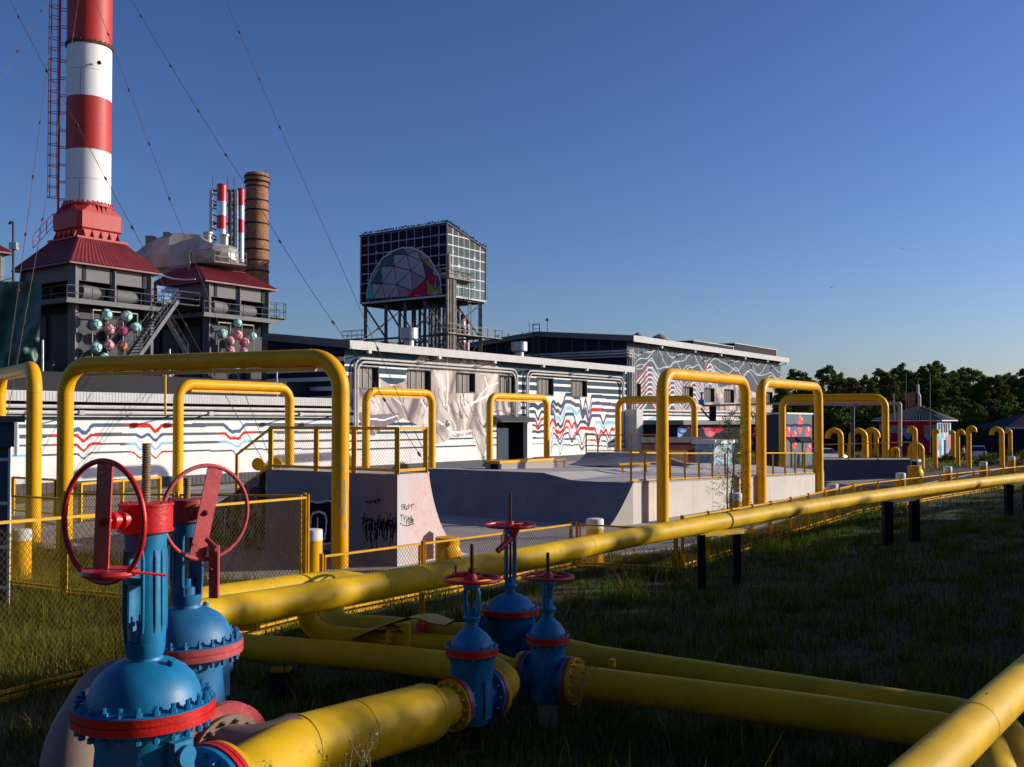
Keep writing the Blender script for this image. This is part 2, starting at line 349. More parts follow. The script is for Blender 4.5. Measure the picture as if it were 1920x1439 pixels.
# ================================================================ low hall with fish and wave mural
LS = 47.4
lh = thing('mural_hall', 'long low hall with a pale fish and wavy stripes painted on its sunlit wall', 'building', tuple(A0))
p = Paint(A0, D, 0, LS, .65, 10.4, .07, WH)
p.rect(-1, 99, 7.62, 11, SL)
for z, wd in ((9.0, .2), (8.3, .24)): p.rect(-1, 99, z - wd / 2, z + wd / 2, WH)
def zc(pts): return [(970 + x / 7.11, 680 + y / 7.11) for x, y in pts]
for z, wd in ((7.2, .42), (6.45, .34), (5.75, .3), (5.0, .3), (4.15, .28), (3.45, .22), (2.75, .18), (2.05, .14)): p.rect(0, 31.2, z - wd / 2, z + wd / 2, SL)
s_g0, s_g1 = wallmap(A0, D, 988, 800)[0], wallmap(A0, D, 1172, 800)[0]
p.rect(s_g0, s_g1, .6, 7.4, WH)
lft = lambda y, dip: zc([(125, y), (235, y), (275, y + dip), (318, y), (420, y)])
for y, dip, wd, runs in ((570, 40, .5, ()), (655, 120, .36, ()), (752, 118, .33, ((1000, 1007, RD), (1011, 1022, RD))), (835, 62, .25, ((1004, 1012, RD),)), (920, 12, .28, ()), (1006, 0, .15, ()), (1085, 0, .1, ())):
    p.line(lft(y, dip), wd, SL, runs)
WV = [
 ([(440,600),(480,510),(520,570),(545,550),(575,592),(610,560),(640,430),(720,428),(770,470),(830,462),(870,690),(910,475),(955,700),(985,452),(1080,455),(1380,478)], .3, NV, ((1000,1165,SL),)),
 ([(440,640),(480,572),(520,660),(545,632),(572,695),(600,620),(640,520),(700,520),(780,568),(830,565),(870,730),(910,600),(955,790),(990,545),(1080,545),(1380,570)], .3, PU, ()),
 ([(440,685),(480,640),(520,760),(545,720),(575,790),(640,610),(720,605),(795,690),(835,630),(870,748),(910,655),(955,845),(990,628),(1120,635),(1380,650)], .3, PU, ((1038,1088,LB),(1108,1127,RD))),
 ([(440,690),(485,680),(520,850),(545,810),(570,870),(605,830),(640,690),(750,690),(797,870),(840,790),(905,795),(955,850),(990,708),(1110,712),(1146,830),(1180,712),(1380,728)], .27, NV, ((1108,1170,PU),)),
 ([(430,840),(470,755),(495,790),(525,930),(550,920),(565,945),(610,900),(650,780),(690,785),(728,880),(760,790),(797,940),(838,875),(900,875),(960,885),(1040,885),(1080,1070),(1112,900),(1146,950),(1185,890),(1220,1010),(1250,890),(1300,890)], .27, RD, ()),
 ([(1040,800),(1110,800),(1146,900),(1185,800),(1380,805)], .26, LB, ((1155,1180,SL),)),
 ([(440,1030),(480,845),(530,970),(568,1035),(610,930),(650,855),(690,875),(728,1040),(770,930),(800,960),(838,880)], .16, RD, ()),
 ([(440,1180),(480,930),(530,1000),(570,1100),(620,960),(680,930),(728,1070),(780,960),(830,960),(862,1110),(905,950),(1040,960),(1080,1100),(1112,970),(1180,970),(1220,1090),(1250,970),(1440,970)], .17, NV, ((1127,1160,NV),)),
 ([(440,1235),(480,1000),(530,1020),(568,1160),(610,1020),(800,1020),(862,1165),(910,1035),(1050,1035),(1080,1135),(1112,1045),(1185,1050),(1220,1145),(1250,1050),(1440,1050)], .13, LB, ((1058,1080,NV),(1085,1120,RD),(1128,1180,SL))),
 ([(440,1250),(475,1090),(540,1095),(570,1252),(610,1095),(730,1105),(820,1095),(862,1178),(900,1105),(1080,1110),(1190,1115),(1220,1182),(1250,1120),(1440,1120)], .1, SL, ())]
for pts, wd, col, runs in WV: p.line(zc(pts), wd * 1.35, col, runs)
FISH = [(655,700),(690,697),(735,724),(757,716),(766,690),(790,664),(845,650),(905,668),(938,690),(956,712),(975,742),(977,768),(962,786),(930,797),(925,800),(905,862),(893,838),(884,815),(857,820),(845,822),(822,834),(800,820),(783,797),(756,785),(738,792),(716,805),(700,818),(690,816),(678,795),(658,765),(655,740)]
fm = p.mask(FISH)
wx = (vnoise(p.S * .35 + 3, p.Z * .3 + 7, 3) - .5) * 3.4; wz = (vnoise(p.S * .4 + 9, p.Z * .35, 4) - .5) * 3
nA = .6 * vnoise(p.S * .95 + wx, p.Z * .34 + wz + 9, 1) + .4 * vnoise(p.S * 2.1 + wx * 1.6, p.Z * .8 + wz, 6); nB = vnoise(p.S * 1.3 + wx * 2 + 4, p.Z * .7 + wz * 2, 2)
fc = np.empty(p.c.shape); fc[:] = lin(184, 174, 167)
fc[nA > .56] = lin(207, 197, 188); fc[nA > .66] = lin(224, 216, 206); fc[nA < .43] = lin(160, 150, 146); fc[nA < .35] = lin(146, 132, 133); fc[nA < .27] = lin(118, 106, 110); fc[(nB > .8)] = lin(176, 160, 146)
FOLD = []
rf_ = random.Random(12)
for k in range(70):
    s0_, z0_ = rf_.uniform(1, 31), rf_.uniform(2.2, 9.2); ln = rf_.uniform(.8, 2.8); a0 = rf_.uniform(-.5, .5) + (z0_ - 6) * .1; q = []
    for j in range(7): f = j / 6; q.append((s0_ + math.sin(a0 + f * rf_.uniform(.4, 1.2)) * ln * f, z0_ - ln * f))
    FOLD.append((q, rf_.uniform(.05, .17), rf_.random()))
dk = p.mask([(655,770),(700,778),(750,775),(735,800),(700,820),(680,800)]); fc[dk & (nB < .6)] = lin(132, 122, 134)
hd = p.mask([(925,740),(978,742),(978,775),(955,792),(925,797)]); rr = np.hypot(p.S - wallmap(A0, D, 955, 758)[0], (p.Z - wallmap(A0, D, 955, 758)[1]) * 1.1); fc[hd & (np.sin(rr * 6 + nB * 2) > .2)] = lin(120, 114, 120)
p.c[fm] = fc[fm] * .9
for q, w_, c_ in FOLD: p.stroke(q, w_, lin(124, 112, 113) if c_ < .4 else lin(234, 227, 218) if c_ < .8 else lin(160, 146, 136), px=False, clip=fm)
DK = lin(112, 100, 102); LT = lin(236, 228, 218)
for pts, wd, col in (([(756,735),(757,760),(770,790),(790,820),(820,834)], .1, DK), ([(822,790),(835,800),(850,812),(885,808)], .22, LT), ([(870,764),(895,752),(915,742)], .22, LT), ([(838,790),(836,800),(842,796)], .28, DK), ([(832,800),(830,809)], .3, lin(150,138,138)), ([(862,774),(863,782)], .3, DK), ([(865,781),(866,783)], .3, DK), ([(880,798),(890,820),(905,855)], .1, DK), ([(872,762),(868,740),(860,700)], .1, DK), ([(885,760),(915,725),(935,718)], .12, LT), ([(838,665),(840,720),(838,760)], .18, LT), ([(700,715),(730,740),(756,760)], .12, LT), ([(690,785),(720,788),(745,780)], .14, LT), ([(912,775),(940,770)], .1, DK)):
    p.stroke(pts, wd, col, clip=fm)
# red brown dashes of the fin under the eaves
for k in range(9): p.stroke([(790 + k * 14, 652 + k), (793 + k * 14, 668 + k)], .5 if k % 2 else .3, lin(96, 52, 50) if k % 3 else lin(160, 130, 120), clip=(p.Z > 9.6))
wins = [(663,709,692,728),(765,807,695,730),(856,890,701,733),(936,968,706,735),(1007,1037,712,740),(1071,1100,716,741)]
for a, b, y0, y1 in wins:
    sa, z1 = wallmap(A0, D, a, y0); sb, z0 = wallmap(A0, D, b, y1); z0 = 7.15; z1 = 8.95
    p.hole(sa, sb, z0, z1); window(lh, sa, z0, sb - sa, z1 - z0)
sd0 = wallmap(A0, D, 931, 800)[0]; sd1 = wallmap(A0, D, 981, 800)[0]
p.hole(sd0, sd1, 0, 4.3)
p.build('painted_wall', MUR, lh)
mb = MB(); mb.prism([WP(0, 0, .06), WP(sd0, 0, .06), WP(sd0, .66, .06), WP(0, .66, .06)], -NRM * .3); mb.prism([WP(sd1, 0, .06), WP(LS, 0, .06), WP(LS, .66, .06), WP(sd1, .66, .06)], -NRM * .3); mb.build('plinth', M['gbase'], lh)
mb = MB()                                                                      # side and back walls, shaded gable
mb.prism([WP(.02, 0, -.1), WP(.02, 10.4, -.1), WP(.02, 11.55, -9.4), WP(.02, 0, -9.4)], D * .25)
mb.prism([WP(LS - .27, 0, -.1), WP(LS - .27, 10.4, -.1), WP(LS - .27, 11.55, -9.4), WP(LS - .27, 0, -9.4)], D * .25)
mb.prism([WP(.3, 0, -9.1), WP(LS - .3, 0, -9.1), WP(LS - .3, 11.45, -9.1), WP(.3, 11.45, -9.1)], -NRM * .25)
mb.build('wall', M['navy'], lh)
mb = MB()
for k, z in enumerate((6.3, 7.1, 7.9, 8.7, 9.5)): mb.prism([WP(-.02, z - .17, 0), WP(-.02, z + .17, 0), WP(-.02, z + .17, -9.5), WP(-.02, z - .17, -9.5)], D * .03)
mb.build('gable_stripes', M['white'], lh)
mb = MB(); roofprism(mb, A0, -.4, LS + .1, 10.4, 11.65, 9.5, .12, 1.0); mb.build('roof', M['gbase'], lh)
mb = MB(); mb.prism([WP(-.45, 10.25, 1.01), WP(LS + .15, 10.25, 1.01), WP(LS + .15, 10.95, 1.01), WP(-.45, 10.95, 1.01)], NRM * .06)
for s in frange(-.4, LS, .28): mb.prism([WP(s, 10.27, 1.07), WP(s + .09, 10.27, 1.07), WP(s + .09, 10.93, 1.07), WP(s, 10.93, 1.07)], NRM * .006)
mb.build('fascia', M['offw'], lh)
mb = MB(); mb.prism([WP(-.47, 10.3, 1.0), WP(-.47, 11.45, -9.5), WP(-.47, 12.1, -9.5), WP(-.47, 10.95, 1.0)], D * .05); mb.build('verge', M['tlight'], lh)
for r, dz, ds in ((.1, 0, 0), (.1, -.3, .3)):
    wallpipe(lh, [(.9 + ds, 3.6), (.9 + ds, 9.62 + dz), (sd1 - 1.5 - ds, 9.62 + dz), (sd1 - 1.5 - ds, 4.6)], r)
    wallpipe(lh, [(sd1 + .2 + ds, 4.6), (sd1 + .2 + ds, 9.62 + dz), (LS - 1.2 - ds, 9.62 + dz), (LS - 1.2 - ds, 5.6)], r)
for px in (672, 803, 907, 998, 1080, 1152): floodlight(lh, wallmap(A0, D, px, 700)[0] - .5, 10.05, arm=1.6)
mb = MB()                                                                     # doorway
mb.prism([WP(sd0, 0, .02), WP(sd0, 4.3, .02), WP(sd0, 4.3, -1.2), WP(sd0, 0, -1.2)], D * .12); mb.prism([WP(sd1 - .1, 0, .02), WP(sd1 - .1, 4.3, .02), WP(sd1 - .1, 4.3, -1.2), WP(sd1 - .1, 0, -1.2)], D * .1)
mb.prism([WP(sd0, 0, -1.2), WP(sd1, 0, -1.2), WP(sd1, 4.3, -1.2), WP(sd0, 4.3, -1.2)], -NRM * .1)
dr = mb.build('doorway', M['black'], lh)
mb = MB(); mb.prism([WP(sd0 + .14, 0, -.15), WP(sd0 + 2.2, 0, -.15), WP(sd0 + 2.2, 3.7, -.15), WP(sd0 + .14, 3.7, -.15)], -NRM * .08)
for z in frange(.1, 3.6, .16): mb.prism([WP(sd0 + .16, z, -.15), WP(sd0 + 2.18, z, -.15), WP(sd0 + 2.18, z + .06, -.15), WP(sd0 + .16, z + .06, -.15)], NRM * .03)
mb.build('door_leaf', M['slate'], dr)
mb = MB(); mb.prism([WP(sd0 - .9, 4.3, 1.3), WP(sd0 - .9, 4.42, 1.3), WP(sd0 - .9, 5.0, 0), WP(sd0 - .9, 4.85, 0)], D * (sd1 - sd0 + 1.5)); mb.build('door_canopy', M['tgrey'], lh)
mb = MB(); mb.box(WP(sd1 + .4, 2.3, .3), (.9, .5, 4.6), rz=math.atan2(D.y, D.x)); mb.build('door_pier', M['white'], lh)
mb = MB(); mb.box(WP(LS + .2, 2.9, .9), (1.6, 1.6, 5.8), rz=math.atan2(D.y, D.x)); mb.build('corner_pier', M['offw'], lh)

# ================================================================ annex with four banded lines
an = thing('striped_annex', 'low white annex with four thin dipping blue and red lines painted along its wall', 'building', tuple(WP(-.5, 0)))
SA = -42
p = Paint(A0, D, SA, -.3, .65, 4.75, .06, WH)
p.rect(-99, 9, 4.45, 5, SL); BL = lin(70, 100, 135); SG = lin(84, 98, 108)
p.line([(35,800),(108,799),(128,809),(137,808),(147,804),(156,813),(162,812),(172,798),(240,798),(280,798),(291,811),(303,798),(347,798),(420,797),(431,808),(436,811),(441,808),(448,810),(458,797),(660,797)], .25, SG, ((128,182,BL),(238,326,RD),(418,470,BL)))
p.line([(35,819),(137,817),(145,817),(156,829),(170,816),(190,815),(255,815),(265,822),(274,815),(279,815),(291,828),(303,815),(330,814),(347,814),(422,813),(432,823),(440,821),(447,824),(456,812),(470,811),(660,811)], .2, SG, ((95,188,RD),(243,312,BL),(410,478,RD)))
p.line([(35,836),(144,834),(157,848),(168,833),(255,832),(262,846),(275,834),(281,832),(291,845),(303,831),(347,830),(425,829),(436,833),(446,839),(456,828),(660,826)], .17, SG, ((95,188,RD),(238,330,LB),(412,470,LB)))
p.line([(20,855),(145,851),(157,862),(168,850),(250,848),(262,860),(274,852),(281,850),(292,861),(303,847),(347,846),(437,845),(444,857),(451,843),(660,841)], .12, SG, ((10,60,LB),(240,326,RD),(425,460,BL)))
p.build('painted_wall', MUR, an, off=.02)
mb = MB(); mb.prism([WP(SA, 0, .07), WP(-.3, 0, .07), WP(-.3, .66, .07), WP(SA, .66, .07)], -NRM * .3)
for s in frange(SA, -.5, .35): mb.prism([WP(s, .02, .07), WP(s + .1, .02, .07), WP(s + .1, .64, .07), WP(s, .64, .07)], NRM * .02)
mb.build('plinth', M['gbase'], an)
mb = MB(); mb.prism([WP(SA, 0, -.1), WP(SA, 5.9, -.1), WP(SA, 5.9, -17), WP(SA, 0, -17)], D * .2); mb.build('end_wall', M['navy'], an); mb = MB(); mb.prism([WP(SA, 4.75, .0), WP(-.3, 4.75, .0), WP(-.3, 5.7, .0), WP(SA, 5.7, .0)], -NRM * .2); mb.build('wall', M['navy'], an)
mb = MB(); mb.prism([WP(SA, 5.6, .75), WP(-.4, 5.6, .75), WP(-.4, 6.22, .75), WP(SA, 6.22, .75)], NRM * .05)
for s in frange(SA, -.5, .22): mb.prism([WP(s, 5.62, .8), WP(s + .08, 5.62, .8), WP(s + .08, 6.2, .8), WP(s, 6.2, .8)], NRM * .012)
mb.build('fascia', M['offw'], an)
mb = MB(); mb.prism([WP(SA, 5.72, .745), WP(SA, 5.95, .745), WP(SA, 6.25, -17), WP(SA, 5.95, -17)], D * (-.4 - SA)); mb.build('roof', M['rustcream'], an)
for z, r in ((5.3, .13), (4.93, .13), (4.7, .04)): wallpipe(an, [(SA, z), (-.6, z)], r, off=.28)
for px in (118, 300, 360, 530, 600): floodlight(an, wallmap(A0, D, px, 780)[0], 4.9, arm=1.9)

# ================================================================ tall hall
B0 = WP(47.5, 0); TL = 51.8; TH = 14.2
th = thing('tall_hall', 'taller dark grey hall with white contour lines and red chevrons painted on its long wall', 'building', tuple(B0))
TS = lin(84, 92, 100)
p = Paint(B0, D, 0, TL, 5.0, TH, .085, TS)
for base_y, amp, ph, fr in ((655, 9, 0., .085), (668, 14, 1.1, .08), (690, 13, 2.3, .075), (680, 8, .4, .12)):
    pts = []
    for k in range(0, 290, 3):
        x = 1185 + k; sl_ = 1 - k / 700; y = base_y + k * .09 + amp * sl_ * (math.sin(k * fr * (1 + k / 700) + ph) + .5 * math.sin(k * fr * 2.3 + ph * 2))
        pts.append((x, y))
    p.stroke(pts, .12, lin(188, 194, 196))
for k in range(0, 285, 9):
    x = 1188 + k; y0 = 645 + k * .125; p.stroke([(x, y0), (x, y0 + 16 + 14 * math.sin(k * .9) ** 2)], .09, lin(150, 156, 160))
for j in range(8):                                                         # chevrons
    for cx, sc2, off in ((1220, 1., 0), (1262, .85, 6), (1302, .8, 10), (1332, .7, -6)):
        y = 690 + off + j * 9; pts = [(cx - 26 * sc2, y + 26), (cx - 12 * sc2, y + 10), (cx - 5 * sc2, y), (cx + 2 * sc2, y), (cx + 10 * sc2, y + 12), (cx + 22 * sc2, y + 26)]
        if j * 9 + off < 75: p.stroke([(a - 4, b - 2) for a, b in pts], .13, lin(186, 84, 88)); p.stroke([(a + 2, b - 1) for a, b in pts], .1, LB); p.stroke(pts, .17, lin(214, 218, 219))
bm_ = p.mask([(1325,745),(1345,728),(1380,720),(1400,730),(1420,738),(1440,725),(1466,722),(1466,800),(1180,800),(1250,775),(1300,765)]) 
n1 = vnoise(p.S * .5, p.Z * .6, 11); n2 = vnoise(p.S * 1.1 + 3, p.Z * .8, 12)
bc = np.empty(p.c.shape); bc[:] = lin(176, 164, 152); bc[n1 > .6] = lin(150, 136, 128); bc[n1 < .3] = lin(205, 192, 182); bc[(n2 > .7)] = lin(120, 110, 108); bc[(n2 < .2)] = lin(190, 178, 160)
p.c[bm_] = bc[bm_]
for a, b in ((1345, 1400), (1400, 1440), (1440, 1466), (1370, 1325)): p.stroke([(a, 722), (b, 800)], .1, lin(110, 100, 98), clip=bm_)
for a, b in ((1192,1201),(1281,1299),(1321,1339),(1358,1376),(1436,1448)):
    s0_, s1_ = wallmap(B0, D, a, 740)[0], wallmap(B0, D, b, 740)[0]; p.hole(s0_, s1_, 7.1, 9.0); window(th, s0_, 7.1, s1_ - s0_, 1.9, A=B0)
p.build('painted_wall', MUR, th)
p = Paint(B0, D, 0, TL, 0, 5.0, .085, WH)
for j, y in enumerate((795, 803, 811, 819, 828)):
    for q, (dx, col) in enumerate(((0, NV), (0, RD if j % 2 else LB))):
        p.line([(1192, y), (1208, y - 1), (1222, y - 9), (1235, y - 13), (1250, y - 8), (1262, y), (1300, y)] if q else [(1190, y + 1), (1206, y)], .45, col)
for k in range(8): p.stroke([(1215 + k * 9, 835), (1235 + k * 9, 800)], .3, NV if k % 2 else lin(196, 180, 172))
p.build('painted_lower_wall', MUR, th)
mb = MB()
for s_ in (.02, TL - .27): mb.prism([WP(s_, 0, -.1, B0), WP(s_, TH, -.1, B0), WP(s_, TH + 1.15, -12.8, B0), WP(s_, TH, -25, B0), WP(s_, 0, -25, B0)], D * .25)
mb.build('wall', M['navy'], th)
mb = MB()
for q in range(1, 13): 
    o2 = -q * 1.95; mb.prism([WP(-.01, TH - 2.0, o2, B0), WP(-.01, TH + .3 + min(q, 13 - q) * .12, o2, B0), WP(-.01, TH + .3 + min(q, 13 - q) * .12, o2 - .07, B0), WP(-.01, TH - 2.0, o2 - .07, B0)], D * .03)
for z in (TH - 2.1, ): mb.prism([WP(-.012, z, 0, B0), WP(-.012, z + .22, 0, B0), WP(-.012, z + .22, -25, B0), WP(-.012, z, -25, B0)], D * .03)
mb.build('gable_stripes', M['tlight'], th)
mb = MB(); roofprism(mb, B0, -.6, TL + .4, TH, TH + 1.2, 12.8, .15, 1.2); mb.prism([WP(-.6, TH + 1.2, -12.81, B0), WP(-.6, TH, -26, B0), WP(-.6, TH + .15, -26, B0), WP(-.6, TH + 1.35, -12.81, B0)], D * (TL + 1)); mb.build('roof', M['gbase'], th)
mb = MB(); mb.prism([WP(-.62, TH - .25, 1.21, B0), WP(TL + .45, TH - .25, 1.21, B0), WP(TL + .45, TH + .5, 1.21, B0), WP(-.62, TH + .5, 1.21, B0)], NRM * .08)
for s in frange(-.5, TL, .5): mb.prism([WP(s, TH - .22, 1.29, B0), WP(s + .12, TH - .22, 1.29, B0), WP(s + .12, TH + .47, 1.29, B0), WP(s, TH + .47, 1.29, B0)], NRM * .01)
mb.build('fascia', M['offw'], th)
mb = MB(); mb.prism([WP(-.65, TH - .2, 1.2, B0), WP(-.65, TH + 1.05, -12.8, B0), WP(-.65, TH + 1.7, -12.8, B0), WP(-.65, TH + .5, 1.2, B0)], D * .06); mb.prism([WP(-.65, TH + 1.05, -12.81, B0), WP(-.65, TH - .2, -26.5, B0), WP(-.65, TH + .5, -26.5, B0), WP(-.65, TH + 1.7, -12.81, B0)], D * .06); mb.build('verge', M['tlight'], th)
for k, (r, ds) in enumerate(((.12, 0.), (.12, .5), (.08, 1.0))):
    z = 12.9 - k * .33; mb = MB(); o2 = .45
    mb.tube(fillet([WP(-.5, z, -22, B0), WP(-.5, z, o2, B0), WP(.4 + ds, z, o2 + .02, B0), WP(.4 + ds, 5.4, o2, B0)], .5, 5), r, 8); mb.build('wall_pipe', M['pipeg'], th)
wallpipe(th, [(2.8, 5.75), (40, 5.75), (40, 4.6)], .13, A=B0); wallpipe(th, [(2.8, 5.3), (39.3, 5.3), (39.3, 4.6)], .13, A=B0)
for px in (1220, 1283, 1332, 1378, 1420, 1456): floodlight(th, wallmap(B0, D, px, 700)[0] - .5, TH - .6, A=B0, arm=1.7)
mb = MB()                                                                  # ladder and aerial frame on the gable
for o2 in (-12.2, -13.2): mb.bar(WP(-.8, 9.5, o2, B0), WP(-.8, TH + 2.6, o2, B0), .12)
for z in frange(9.8, TH + 2.4, .4): mb.bar(WP(-.8, z, -12.2, B0), WP(-.8, z, -13.2, B0), .06)
mb.bar(WP(-.8, TH + 2.6, -12.2, B0), WP(-.8, TH + 2.6, -13.2, B0), .12); mb.bar(WP(-.5, TH + .8, -11.2, B0), WP(-.5, TH + 3.4, -11.2, B0), .07); mb.bar(WP(-.5, TH + .8, -14, B0), WP(-.5, TH + 3.0, -14, B0), .07); mb.bar(WP(-.5, TH + 3.1, -11.05, B0), WP(-.5, TH + 3.1, -11.4, B0), .1, .3)
mb.build('roof_ladder', M['towst'], th)
for i, (px, s_) in enumerate(((1340, (24, 38)), (1415, (40, 54)))):
    LA = WP(0, 0, -8, B0); sA, sB = wallmap(LA, D, (1300, 1377)[i], 660)[0], wallmap(LA, D, (1374, 1455)[i], 660)[0]; lz = wallmap(LA, D, (1374, 1455)[i], (651, 657)[i])[1]
    mb = MB(); mb.box(WP((sA + sB) / 2, lz - .9, -11, B0), (sB - sA, 6, 1.8), rz=math.atan2(D.y, D.x))
    ob = mb.build('roof_lantern', M['black'], th); mb = MB(); mb.box(WP(sB + .1, lz - .9, -11, B0), (.25, 6.2, 2.0), rz=math.atan2(D.y, D.x)); mb.box(WP((sA + sB) / 2, lz + .05, -11, B0), (sB - sA + .3, 6.3, .12), rz=math.atan2(D.y, D.x)); mb.build('trim', M['offw'], ob)
def roofvent(px, py_top, py_bot, Y, wpx, style, label):
    b = P(px, py_bot, Y); t = P(px, py_top, Y); r = wpx / 2 * Y / FPX; h = t.z - b.z; o = thing('roof_vent', label, 'vent', b, 'sheet metal vents on the hall roofs')
    if style == 0:
        MB().lathe([(r * .55, -1.2), (r * .55, h * .35), (r, h * .45), (r, h)], (0, 0, 0), n=20).build('vent_cowl', M['galv'], o, world=False)
        MB().lathe([(r * .96, h), (r * .9, h + .04)], (0, 0, 0), n=20).build('vent_cap', M['tgrey'], o, world=False)
    else:
        MB().lathe([(r * .7, -.8), (r * .75, h * .3), (r, h * .32), (r, h * .5), (r * .7, h * .75), (r * .3, h * .9), (r * .2, h)], (0, 0, 0), n=20).build('vent_cowl', M['rustcream'], o, world=False)
        MB().lathe([(r * 1.03, h * .28), (r * 1.03, h * .33)], (0, 0, 0), n=20).build('vent_flange', M['tgrey'], o, world=False)
roofvent(767, 616, 652, 97, 34, 0, 'large cylindrical metal vent below the painted tank on stilts'); roofvent(974, 642, 672, 112, 30, 0, 'galvanised cylinder vent on the low hall roof beside the tall gable')
roofvent(1196, 624, 638, 134, 24, 1, 'small domed vent with a spike on the tall hall roof'); roofvent(1237, 627, 642, 138, 32, 1, 'wide domed vent on the tall hall roof, right of the spiked one')

# ================================================================ dark gallery with painted cubes in front of the tall hall
gA = G(1195, 853); 
EV = P(1205, 786, 112); gz = EV.z
gal = thing('dark_gallery', 'long dark single storey gallery with pink and blue cubes painted on navy wall', 'building', tuple(WP(56, 0, 5.5)))
GA = WP(56, 0, 5.5)
p = Paint(GA, D, -6, 33, 0, 3.9, .07, lin(26, 28, 48))
def cube(cx, cy, r, ca, cb, cc):
    h = [(cx + r * math.cos(math.radians(60 * k + 20)), cy + r * math.sin(math.radians(60 * k + 20))) for k in range(6)]
    p.poly([h[0], h[1], h[2], (cx, cy)], ca); p.poly([h[2], h[3], h[4], (cx, cy)], cb); p.poly([h[4], h[5], h[0], (cx, cy)], cc)
    for k in range(6): p.stroke([h[k], h[(k + 1) % 6]], .06, lin(120, 40, 60)); 
PK = (lin(205, 110, 120), lin(185, 80, 100), lin(150, 45, 75)); BU = (lin(110, 160, 200), lin(60, 110, 170), lin(40, 70, 130)); RE = (lin(190, 40, 60), lin(130, 25, 45), lin(210, 90, 100))
for c_ in ((1332, 808, 13, PK), (1346, 802, 11, RE), (1272, 812, 10, BU), (1280, 805, 8, BU), (1290, 797, 7, PK), (1299, 799, 6, RE), (1416, 812, 10, RE), (1443, 830, 11, RE), (1439, 836, 8, PK), (1462, 820, 8, PK), (1318, 800, 4, PK)): cube(c_[0], c_[1], c_[2], *c_[3])
p.build('painted_wall', MUR, gal)
mb = MB(); mb.box(WP(13.5, 2, -3.1, GA), (39, 6, 3.99), rz=math.atan2(D.y, D.x)); mb.build('wall', M['navy'], gal)
mb = MB(); mb.box(WP(13.5, 4.25, -2.6, GA), (40, 7.2, .55), rz=math.atan2(D.y, D.x)); mb.build('roof', M['tlight'], gal)
# ================================================================ painted tank on stilts
KX = XY(838, 110, 0); KA = Vector((KX.x, KX.y, 0)); TZ0, TZ1 = 18.5, 26.5; WL, WR = 13.3, 7.1
tk = thing('water_tank_tower', 'boxy tank house on steel stilts painted with a night grid and a geodesic dome', 'tower', tuple(KA))
z5 = lambda pts: [(640 + x / 5.14, 400 + y / 5.14) for x, y in pts]
QA = KA; QD = Q.copy()                                       # left face runs along Q from the corner
NAV = lin(24, 26, 44)
p = Paint(KA + Q * WL, -Q, 0, WL, TZ0, TZ1, .06, NAV)
for k in range(1, 11): p.stroke([(WL * k / 11, TZ0), (WL * k / 11, TZ1)], .1, lin(150, 152, 170), px=False)
for k in range(0, 8): p.stroke([(0, TZ0 + 8 * k / 7), (WL, TZ0 + 8 * k / 7)], .1, lin(150, 152, 170), px=False)
def spark(p, x, y, r=1., col=(.75, .78, .85)):
    s_, z_ = wallmap(p.A, p.d, x, y); dx, dz = np.abs(p.S - s_), np.abs(p.Z - z_)
    g = np.clip(1 - (dx * dz * 60 + np.hypot(dx, dz) * 1.6) / r, 0, 1)[..., None] ** 1.5
    p.c = p.c * (1 - g) + np.array(col) * g
for x, y, r in ((262,290,.8),(405,280,1.1),(338,375,.9),(705,240,.8),(783,235,1.1),(783,320,.9),(937,295,.9),(937,490,.8),(338,460,.6),(258,645,.9)): spark(p, *z5([(x, y)])[0], r, (.5, .52, .62))
out = z5([(245,830),(250,740),(275,650),(290,600),(330,530),(390,440),(480,372),(590,332),(680,332),(770,370),(850,440),(900,520),(940,600),(960,680),(960,785)])
G0 = lin(166, 170, 182); p.poly(out, G0)
TE, TD, TB, PKK, CR, OL, PP = lin(110, 150, 155), lin(66, 104, 120), lin(70, 190, 195), lin(150, 132, 150), lin(190, 30, 70), lin(150, 145, 50), lin(96, 64, 110)
for tri, col in (([(245,830),(255,740),(290,685),(300,830)], TB), ([(255,740),(290,600),(290,685)], TE), ([(290,685),(385,515),(390,678)], TD), ([(290,600),(330,530),(385,515),(290,685)], TE), ([(390,440),(500,400),(505,512),(385,515)], TD), ([(330,530),(390,440),(385,515)], TE), ([(390,440),(480,372),(500,400)], TE), ([(480,372),(590,332),(630,400),(500,400)], TD),
    ([(590,332),(680,332),(725,360),(630,400)], lin(150,150,170)), ([(725,360),(830,430),(780,460)], PKK), ([(780,460),(830,430),(900,545)], OL), ([(780,460),(890,560),(820,635)], PP), ([(820,635),(880,575),(905,600),(905,700)], CR), ([(820,635),(905,700),(860,720)], lin(190,60,90)), ([(905,600),(940,600),(960,680),(915,740)], PP), ([(690,750),(820,640),(825,790),(700,790)], CR), ([(650,800),(690,750),(710,795)], CR), ([(825,655),(915,740),(880,785),(825,790)], OL), ([(915,740),(960,690),(960,785),(925,785)], OL), ([(665,552),(820,635),(690,750)], PKK), ([(535,690),(690,750),(555,805)], lin(160,135,160)), ([(535,690),(690,750),(650,800),(560,810)], lin(165,130,150)), ([(665,560),(820,635),(690,680)], PKK)): p.poly(z5(tri), col)
